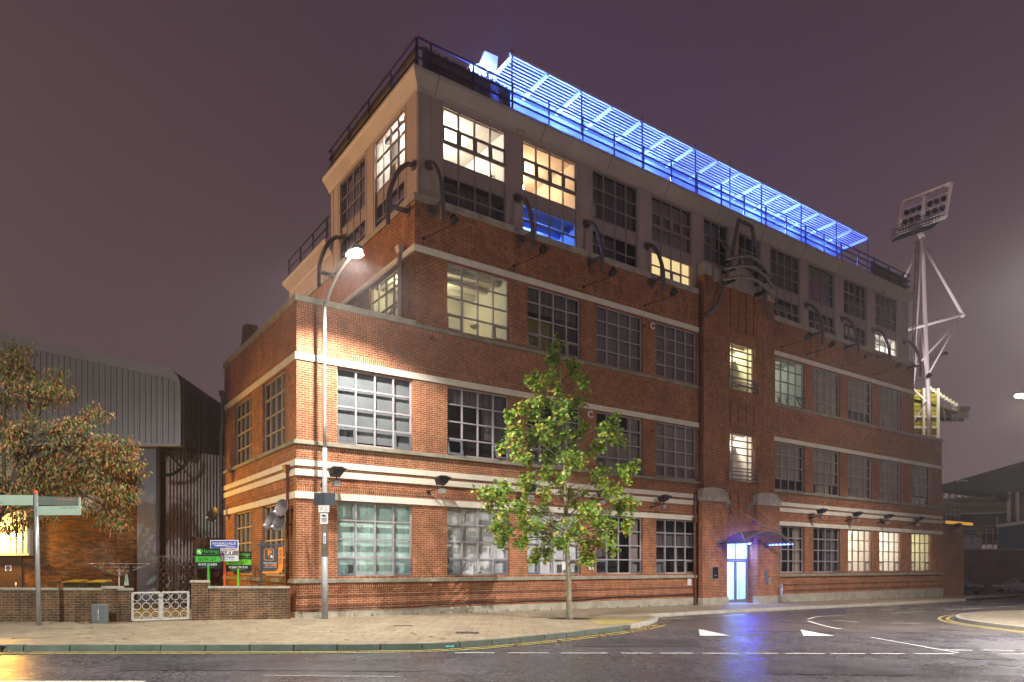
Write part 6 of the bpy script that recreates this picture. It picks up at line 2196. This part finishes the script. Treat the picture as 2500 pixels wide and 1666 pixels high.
for s_ in [1.9 + .9 * k + rr.uniform(-.3, .3) for k in range(20)] + [19.2, 19.4, 27.0, 33.2, 36.6]:
    for i in range(rr.randrange(5, 14)):
        b_ = B(s_ + rr.uniform(-.15, .15), .09 + rr.random() * .08, 0); b_.z = gz(b_.x, b_.y)
        w_ = rvec(rr) * .012; w_.z = 0; h_ = rr.uniform(.05, .17)
        m.add([b_ - w_, b_ + w_, b_ + Vector((rr.uniform(-.08, .08), rr.uniform(-.08, .04), h_))], [(0, 1, 2)]); m.cols.append((.07, .12, .03, 1))
tag(m.build('weeds', MT['leaf']), 'tufts of weeds and grass at the foot of the plinth', None, None, 'stuff')

# litter and covers
q = gp(1098, 1584.5, -.12)
cn_ = thing('drink_can', 'crushed turquoise and white drink can lying in the gutter', 'can', tuple(q))
m = MB(); m.tube([q + Vector((-.09, .0, .035)), q + Vector((.0, .02, .04)), q + Vector((.09, .03, .033))], [.034, .026, .034], 10); part(m, 'can_body', surf('turquoise_can', (.10, .45, .42), .35, .2), cn_)
m = MB(); m.tube([q + Vector((-.094, .0, .035)), q + Vector((-.091, .0, .035))], .031, 10); part(m, 'can_end', MT['galv'], cn_)
def cover(u, v, w, h, off, label, name='access_cover'):
    q = gp(u, v, off)
    t_ = thing(name, label, 'cover', tuple(q))
    m = MB(); m.hexa(sheet([(q.x - w, q.y - h), (q.x + w, q.y - h), (q.x + w, q.y + h), (q.x - w, q.y + h)], off + .002) + sheet([(q.x - w, q.y - h), (q.x + w, q.y - h), (q.x + w, q.y + h), (q.x - w, q.y + h)], off + .007)); part(m, 'cover_frame', MT['iron'], t_)
    m = MB()
    for i in range(5):
        for j in range(4):
            cx, cy = q.x - w * .8 + i * w * .4, q.y - h * .75 + j * h * .5
            m.hexa(sheet([(cx - w * .15, cy - h * .18), (cx + w * .15, cy - h * .18), (cx + w * .15, cy + h * .18), (cx - w * .15, cy + h * .18)], off + .007) + sheet([(cx - w * .15, cy - h * .18), (cx + w * .15, cy - h * .18), (cx + w * .15, cy + h * .18), (cx - w * .15, cy + h * .18)], off + .013))
    part(m, 'tread', MT['iron'], t_)
cover(1141, 1545.5, .30, .22, .0, 'dark square access cover in the pavement left of the street tree')
cover(984, 1528.5, .26, .10, .0, 'narrow dark cover in the pavement near the brick plinth')
cover(2395, 1606, .5, .35, -.12, 'worn iron cover in the road at the right', 'manhole_cover')
cover(2338, 1567, .28, .12, -.12, 'small iron cover in the road before the island', 'manhole_cover')

# ------------------------------------------------------------------ right-hand background
ax_ = thing('brick_annexe', 'low red brick annexe at the right end of the factory, orange lit roof edge', 'building', tuple(B(47, 0, -.4)))
m = MB(); s0, s1 = S_END + .003, 48.87
za = 4.62
for q in ([B(s0, -.05, -1), B(s1, -.05, -1), B(s1, -.05, za), B(s0, -.05, za)], [B(s1, -.05, -1), B(s1, -9, -1), B(s1, -9, za), B(s1, -.05, za)], [B(s0, -.05, za), B(s1, -.05, za), B(s1, -9, za), B(s0, -9, za)]):
    m.quad(*q)
part(m, 'brick_wall', MT['brick'], ax_)
m = MB(); m.box(s0, s1 + 1.0, -3, .12, za + .05, za + .30, B); part(m, 'roof_edge', MT['stone'], ax_)
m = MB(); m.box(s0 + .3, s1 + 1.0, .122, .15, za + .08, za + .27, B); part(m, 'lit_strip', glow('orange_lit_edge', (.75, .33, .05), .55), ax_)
m = MB()
for k in range(5): m.bar(B(s0 + .15 + .72 * k, -.1, za + .3), B(s0 + .15 + .72 * k, -.1, za + 1.6), .05)
for z in (.75, 1.15, 1.6): m.bar(B(s0 + .1, -.1, za + z), B(s0 + 3.1, -.1, za + z), .045)
part(m, 'balcony_railing', MT['pipe_pale'], ax_)

# boundary wall and cars
bw = thing('boundary_wall', 'long dark brick boundary wall behind the parked cars at the right', 'wall', tuple(at(2430, 1440, 68)))
m = MB(); A_, B_ = at(2340, 1343, 71), at(2900, 1341, 71)
m.box(A_.x, B_.x, 71, 71.3, -1.2, A_.z); part(m, 'brickwork', MT['far_brick'], bw)
m = MB(); m.box(A_.x, B_.x, 70.95, 71.35, A_.z + .002, A_.z + .1); part(m, 'coping', MT['stone'], bw)


def car(x, y, rz, label, paint):
    z = gz(x, y) - .128
    t = thing('parked_car', label, 'car', (x, y, z), rz)
    M_ = WM[t.name]; T = lambda a, b, c: M_ @ Vector((a, b, c))
    body = [(-2.02, .32), (-2.05, .55), (-1.95, .72), (-1.55, .86), (-.98, .95), (-.35, 1.0), (1.55, 1.02), (1.92, .98), (2.05, .62), (2.03, .32)]
    wid = .82
    def loft(outl, w0, w1, mb, mi=0):
        n = len(outl)
        for sg in (-1, 1):
            f_ = [T(a, sg * (w0 if c < .9 else w1), c) for a, c in outl]
            mb.add(f_, [tuple(range(n))], False, mi)
        for i in range(n):
            (a, c), (b, d) = outl[i], outl[(i + 1) % n]
            wa, wb = (w0 if c < .9 else w1), (w0 if d < .9 else w1)
            mb.quad(T(a, -wa, c), T(b, -wb, d), T(b, wb, d), T(a, wa, c), mi)
    m = MB(); loft(body, wid, wid - .06, m); part(m, 'body', paint, t)
    cab = [(-.98, .955), (-.25, 1.36), (.35, 1.44), (1.15, 1.40), (1.62, 1.22), (1.86, 1.0)]
    m = MB(); n = len(cab)
    for sg in (-1, 1): m.add([T(a, sg * (.74 - (c - .95) * .35), c) for a, c in cab], [tuple(range(n))])
    for i in range(n - 1):
        (a, c), (b, d) = cab[i], cab[i + 1]; wa, wb = .74 - (c - .95) * .35, .74 - (d - .95) * .35
        m.quad(T(a, -wa, c), T(b, -wb, d), T(b, wb, d), T(a, wa, c))
    part(m, 'cabin', paint, t)
    m = MB()
    for sg in (-1, 1):
        for g in ([(-.72, 1.0), (-.18, 1.31), (.22, 1.36), (.22, 1.03)], [(.30, 1.03), (.30, 1.365), (1.0, 1.34), (1.05, 1.04)], [(1.13, 1.04), (1.08, 1.32), (1.4, 1.2), (1.6, 1.04)]):
            m.add([T(a, sg * (.748 - (c - .95) * .35), c) for a, c in g], [tuple(range(4))])
    m.quad(T(-.93, -.66, 1.0), T(-.27, -.56, 1.365), T(-.27, .56, 1.365), T(-.93, .66, 1.0))
    part(m, 'window_glass', MT['car_glass'], t)
    for a in (-1.28, 1.25):
        for sg in (-1, 1):
            m = MB(); m.tube([T(a, sg * .66, .31), T(a, sg * .835, .31)], .31, 20); wo = part(m, 'wheel', MT['tyre'], t)
            m = MB(); m.tube([T(a, sg * .836, .31), T(a, sg * .845, .31)], .20, 18)
            for k in range(6):
                an = k * math.pi / 3; m.bar(T(a, sg * .848, .31), T(a + .19 * math.cos(an), sg * .848, .31 + .19 * math.sin(an)), .035, .012)
            part(m, 'rim', MT['galv'], wo)
    for sg in (-1, 1):
        m = MB(); m.sphere(T(-1.9, sg * .6, .68), .12, .16, .08); part(m, 'headlight', MT['white'], t)
        m = MB(); m.box(-.72, -.55, sg * .80, sg * .95, .98, 1.08, T); part(m, 'wing_mirror', paint, t)
        m = MB(); m.box(2.0, 2.06, sg * .5, sg * .76, .68, .86, T); part(m, 'tail_light', MT['board_red'], t)
    m = MB(); m.box(-2.06, -2.0, -.6, .6, .34, .42, T); part(m, 'bumper', MT['black'], t)
    return t


car(px(2455, 65.5) + 1.3, 65.5, 0.0, 'silver grey hatchback parked side on before the boundary wall at the right edge', MT['car'])
car(px(2362, 62.0) - .85, 62.0, RAD(100), 'dark car mostly hidden behind the brick annexe, one wheel showing', MT['car_dark'])

# stands of the ground behind the factory
ys = thing('yellow_stand', 'stadium stand end with yellow green cladding and a cantilevered roof behind the factory', 'stand', tuple(at(2263, 1200, 78)))
Yd = 78.0
m = MB(); a, b = px(2200, Yd), px(2289, Yd)
zt0, zt1 = pz(940, Yd), pz(965, Yd)
m.hexa([Vector((a, Yd, 0)), Vector((b, Yd, 0)), Vector((b, Yd + 6, 0)), Vector((a, Yd + 6, 0)), Vector((a, Yd, zt0)), Vector((b, Yd, zt1)), Vector((b, Yd + 6, zt1)), Vector((a, Yd + 6, zt0))])
part(m, 'end_cladding', MT['yellow_cladding'], ys)
m = MB()
for u in (2252, 2287): m.bar((px(u, Yd), Yd - .2, 0), (px(u, Yd), Yd - .2, pz(950, Yd)), .25)
for v in (1045, 1018): m.bar((a, Yd - .15, pz(v, Yd)), (b, Yd - .15, pz(v, Yd)), .18)
part(m, 'end_frame', MT['mast'], ys)
m = MB()
P0, P1 = at(2268, 958, Yd), at(2340, 1003, Yd)
m.hexa([P0 + Vector((-6, 0, -.2)), P1 + Vector((0, 0, -.1)), P1 + Vector((0, 16, -.1)), P0 + Vector((-6, 16, -.2)), P0 + Vector((-6, 0, .35)), P1 + Vector((0, 0, .1)), P1 + Vector((0, 16, .1)), P0 + Vector((-6, 16, .35))])
for k in range(9):
    q = P0.lerp(P1, k / 9); m.box(q.x - .1, q.x + .25, Yd - .1, Yd + .1, q.z + .25, q.z + .6)
part(m, 'roof', MT['mast'], ys)
m = MB()
for k in range(6):
    A_ = at(2290, 990 + 7 * k, Yd + 2 * k); B_ = at(2352, 1012 + 3 * k, Yd + 2 * k); m = MB(); m.bar(A_, B_, .3, .25); part(m, 'roof_beam', MT['sheet_dark'], ys)
for u in (2300, 2318, 2338):
    m = MB(); m.bar(at(u, 985, Yd), at(u + 8, 1030, Yd), .15); part(m, 'roof_strut', MT['sheet_dark'], ys)
m = MB()
for u in (2342, 2350, 2357): m.box(px(u, Yd) - .25, px(u, Yd) + .25, Yd - .4, Yd + .3, pz(1004, Yd), pz(994, Yd))
m.box(px(2336, Yd), px(2361, Yd), Yd - .3, Yd + .5, pz(1021, Yd), pz(1005, Yd))
part(m, 'roof_gantry', MT['sheet_dark'], ys)

m = MB(); m.box(px(2266, Yd) - .2, px(2266, Yd) + .2, Yd - 3.2, Yd - 2.8, 24.2, 24.5); m.bar((px(2266, Yd), Yd - 3, 24.4), (px(2266, Yd), Yd + .2, 24.4), .12)
part(m, 'added_cladding_light', MT['black_metal'], ys)
lamp('added_cladding_lamp', 'SPOT', (px(2266, Yd), Yd - 3, 24.1), 1500, (1, .95, .6), ys, size=.3, rot=(0, 2.2, -6), spot=RAD(120), blend=.6)  # added bracket and lamp that brighten the yellow end cladding
ds = thing('dark_stand', 'stadium stand with a deep dark sloping roof at the right edge', 'stand', tuple(at(2450, 1330, 95)))
Yd = 95.0
rp2 = [(2331, 1178), (2500, 1130), (2760, 1056), (2760, 1196), (2500, 1203), (2440, 1209), (2331, 1196)]
m = MB(); m.prism([at(u, v, Yd) for u, v in rp2], (0, 3.5, 0)); part(m, 'roof', MT['dark_roof'], ds)
m = MB(); m.hexa([at(2462, 1260, Yd + 6), at(2760, 1256, Yd + 6), at(2760, 1256, Yd + 9), at(2462, 1260, Yd + 9), at(2462, 1203, Yd + 6), at(2760, 1200, Yd + 6), at(2760, 1200, Yd + 9), at(2462, 1203, Yd + 9)])
part(m, 'end_screen', surf('end_screen', (.16, .15, .10), .6), ds)
for u in (2463, 2484):
    m = MB(); m.bar(at(u, 1275, Yd), at(u, 1203, Yd), .3); part(m, 'post', MT['mast'], ds)
m = MB(); m.bar(at(2338, 1172, Yd), at(2362, 1175, Yd), .08); m.bar(at(2338, 1172, Yd), at(2338, 1180, Yd), .08)
part(m, 'roof_rail', MT['mast'], ds)
m = MB(); m.sphere(at(2446, 1213, Yd), .9, .8, .7); part(m, 'roof_gear', MT['black'], ds)
m = MB(); Yn = 80.0
m.hexa([at(2434, 1440, Yn), at(2760, 1440, Yn), at(2760, 1440, Yn + 4), at(2434, 1440, Yn + 4), at(2434, 1288, Yn), at(2760, 1240, Yn), at(2760, 1240, Yn + 4), at(2434, 1288, Yn + 4)])
part(m, 'blue_wall', MT['navy'], ds)
m = MB(); m.bar(at(2434, 1285, Yn - .1), at(2760, 1238, Yn - .1), .3, .35); part(m, 'wall_trim', MT['mast'], ds)
far = thing('far_stand', 'far olive lit stand across the pitch seen under the dark roof', 'stand', tuple(at(2400, 1300, 150)))
m = MB(); Yf = 150.0
st4 = striped('far_tiers', (.20, .18, .03), (.11, .10, .02), 1.6, 'Y', .6, .7, .1)
m.hexa([at(2290, 1256, Yf), at(2520, 1250, Yf), at(2520, 1250, Yf + 8), at(2290, 1256, Yf + 8), at(2290, 1218, Yf), at(2520, 1205, Yf), at(2520, 1205, Yf + 8), at(2290, 1218, Yf + 8)])
part(m, 'tier_front', st4, far)
m = MB(); m.hexa([at(2290, 1330, Yf + 2), at(2520, 1330, Yf + 2), at(2520, 1330, Yf + 9), at(2290, 1330, Yf + 9), at(2290, 1257, Yf + 2), at(2520, 1251, Yf + 2), at(2520, 1251, Yf + 9), at(2290, 1257, Yf + 9)]); part(m, 'lower_tier', MT['dark_roof'], far)
m = MB(); m.bar(at(2290, 1194, Yf), at(2340, 1189, Yf), .35)
for k in range(7): m.bar(at(2302 + 16 * k, 1216, Yf), at(2308 + 16 * k, 1196, Yf), .18); m.bar(at(2302 + 16 * k, 1216, Yf), at(2299 + 16 * k, 1196, Yf), .18)
part(m, 'roof_truss', MT['pipe_pale'], far)
cab_ = thing('site_cabin', 'white portable cabin behind the boundary wall near the scaffold', 'cabin', tuple(at(2385, 1345, 74)))
m = MB(); A_, B_ = at(2354, 1331, 74), at(2413, 1306, 74)
m.box(A_.x, B_.x, 75, 78, A_.z - 2.5, B_.z); part(m, 'wall', MT['mast'], cab_)
m = MB(); m.box(A_.x - .1, B_.x + .1, 74.93, 74.97, B_.z - .25, B_.z - .15); m.box(px(2388, 74) - .06, px(2388, 74) + .06, 74.92, 74.96, A_.z, B_.z - .3); part(m, 'trim', MT['sheet_dark'], cab_)
m = MB(); m.box(px(2398, 74), px(2408, 74), 74.5, 75, B_.z + .002, pz(1296, 74)); part(m, 'roof_box', surf('yellow_box', (.45, .42, .06), .5), cab_)
scf = thing('scaffold', 'scaffold tower of thin tubes in front of the navy wall at the right', 'scaffold', tuple(at(2434, 1345, 74)))
for u in (2408, 2424, 2435):
    m = MB(); m.tube([at(u, 1400, 74), at(u, 1262 if u > 2430 else 1290, 74)], .05, 6); part(m, 'standard', MT['pipe_pale'], scf)
for v in (1284, 1302, 1322):
    m = MB(); m.tube([at(2355, v, 74), at(2440, v, 74)], .04, 6); part(m, 'ledger', MT['pipe_pale'], scf)
m = MB()
for k in range(10): m.bar(at(2358 + 8 * k, 1295, 74), at(2366 + 8 * k, 1288, 74), .05); m.bar(at(2366 + 8 * k, 1295, 74), at(2358 + 8 * k, 1288, 74), .05)
m.tube([at(2435, 1322, 74), at(2410, 1345, 74)], .04, 6)
part(m, 'lattice_beam', MT['pipe_pale'], scf)

# floodlight mast of the ground
fm = thing('floodlight_mast', 'tall white braced stadium floodlight mast rising behind the right end of the factory', 'floodlight mast', tuple(at(2260, 1440, 70)))
Yk = 70.0
for nm, P, r in (('main_tube', [(2251, 578), (2254, 640), (2258, 760), (2263, 900), (2268, 1000), (2270, 1100)], .20), ('rear_tube', [(2250, 590), (2242, 740), (2233, 880), (2226, 1000), (2222, 1100)], .09),
                 ('brace', [(2254, 598), (2350, 768)], .15), ('brace', [(2350, 768), (2214, 806)], .17), ('brace', [(2345, 778), (2232, 900)], .09), ('brace', [(2342, 780), (2266, 915)], .08),
                 ('brace', [(2238, 612), (2199, 700)], .11), ('brace', [(2247, 800), (2222, 1000)], .09), ('brace', [(2247, 800), (2268, 960)], .09), ('brace', [(2222, 940), (2262, 980)], .07), ('brace', [(2262, 980), (2224, 1040)], .07)):
    m = MB(); m.tube([at(u, v, Yk) for u, v in P], r, 10); part(m, nm, MT['mast'], fm)
m = MB(); m.sphere(at(2350, 770, Yk), .24, .24, .24); part(m, 'joint', MT['mast'], fm)
m = MB()
for du in (-3.5, 3.5): m.bar(at(2240 + du, 590, Yk - .6), at(2224 + du, 1010, Yk - .6), .06)
for k in range(60):
    t_ = k / 60; u = 2240 - 16 * t_; v = 590 + 420 * t_; m.bar(at(u - 3.5, v, Yk - .6), at(u + 3.5, v, Yk - .6), .05)
part(m, 'ladder', MT['black_metal'], fm)
m = MB(); q = at(2320, 1275, 60); m.box(q.x - .25, q.x + .25, 59.8, 60.2, q.z - 1, q.z - .6); m.bar((q.x, 60, q.z - 6), (q.x, 60, q.z - 1), .15)
part(m, 'added_mast_uplight', MT['black_metal'], fm)
lamp('added_mast_lamp', 'SPOT', q, 13000, (1, .90, .88), fm, size=.3, rot=tuple(at(2262, 640, 70) - q), spot=RAD(46), blend=.5)  # uplight and its post are added to brighten the mast
Yl, Yr = 71.7, 68.5
def hp(a, b):   # a: 0 left .. 1 right, b: 0 bottom .. 1 top of the lamp frame
    L0, L1 = at(2192, 572, Yl), at(2206, 493, Yl); R0, R1 = at(2308, 530, Yr), at(2322, 448, Yr)
    return L0.lerp(R0, a).lerp(L1.lerp(R1, a), b)
m = MB()
for q in ((0, 0, 1, 0), (1, 0, 1, 1), (1, 1, 0, 1), (0, 1, 0, 0)): m.bar(hp(q[0], q[1]), hp(q[2], q[3]), .26)
m.bar(hp(.51, 0), hp(.47, .9), .3); m.bar(hp(0, .72), hp(1, .74), .10); m.bar(hp(0, .42), hp(1, .44), .10); m.bar(hp(0, .12), hp(1, .12), .22)
m.bar(hp(.48, -.15), at(2251, 580, Yk), .5)
part(m, 'lamp_frame', MT['mast'], fm)
for b_ in (.62, .33):
    for a_ in (.11, .24, .37, .60, .74, .88):
        c = hp(a_, b_); d_ = Vector((-.25, -.8, -.55)).normalized()
        m = MB(); m.tube([c - d_ * .12, c + d_ * .08, c + d_ * .28], [.13, .23, .25], 12); lo = part(m, 'floodlight', MT['black_metal'], fm)
        m = MB(); m.disc(c + d_ * .281, d_, .22, .01, 12); part(m, 'lens', MT['car_glass'], lo)
m = MB()
c0, c1 = at(2193, 576, Yl - 1.2), at(2292, 542, Yr - 1.2)
for z_ in (0, .55, 1.1):
    m.bar(c0 + Zv * z_, c1 + Zv * z_, .06); m.bar(c0 + Zv * z_ + Vector((0, 1.2, 0)), c1 + Zv * z_ + Vector((0, 1.2, 0)), .06)
for k in range(15):
    q = c0.lerp(c1, k / 14); m.bar(q, q + Zv * 1.1, .04); m.bar(q + Vector((0, 1.2, 0)), q + Vector((0, 1.2, 1.1)), .04)
m.hexa([c0 - Zv * .1, c1 - Zv * .1, c1 + Vector((0, 1.2, -.1)), c0 + Vector((0, 1.2, -.1)), c0, c1, c1 + Vector((0, 1.2, 0)), c0 + Vector((0, 1.2, 0))])
part(m, 'platform_cage', MT['black_metal'], fm)

# ------------------------------------------------------------------ night mist
hz = MB(); hz.box(-260, 260, -40, 330, -5.5, 60)
hm, hnt, hout = new_mat('night_mist')
hv = nd(hnt, 'VolumePrincipled', Density=0.0008, Anisotropy=0.7)
hv.inputs['Color'].default_value = (0.92, 0.90, 0.92, 1)
hnt.links.new(hv.outputs[0], hout.inputs['Volume'])
ho = hz.build('haze', hm)
ho['kind'] = 'stuff'
ho['label'] = 'thin night mist over the street'
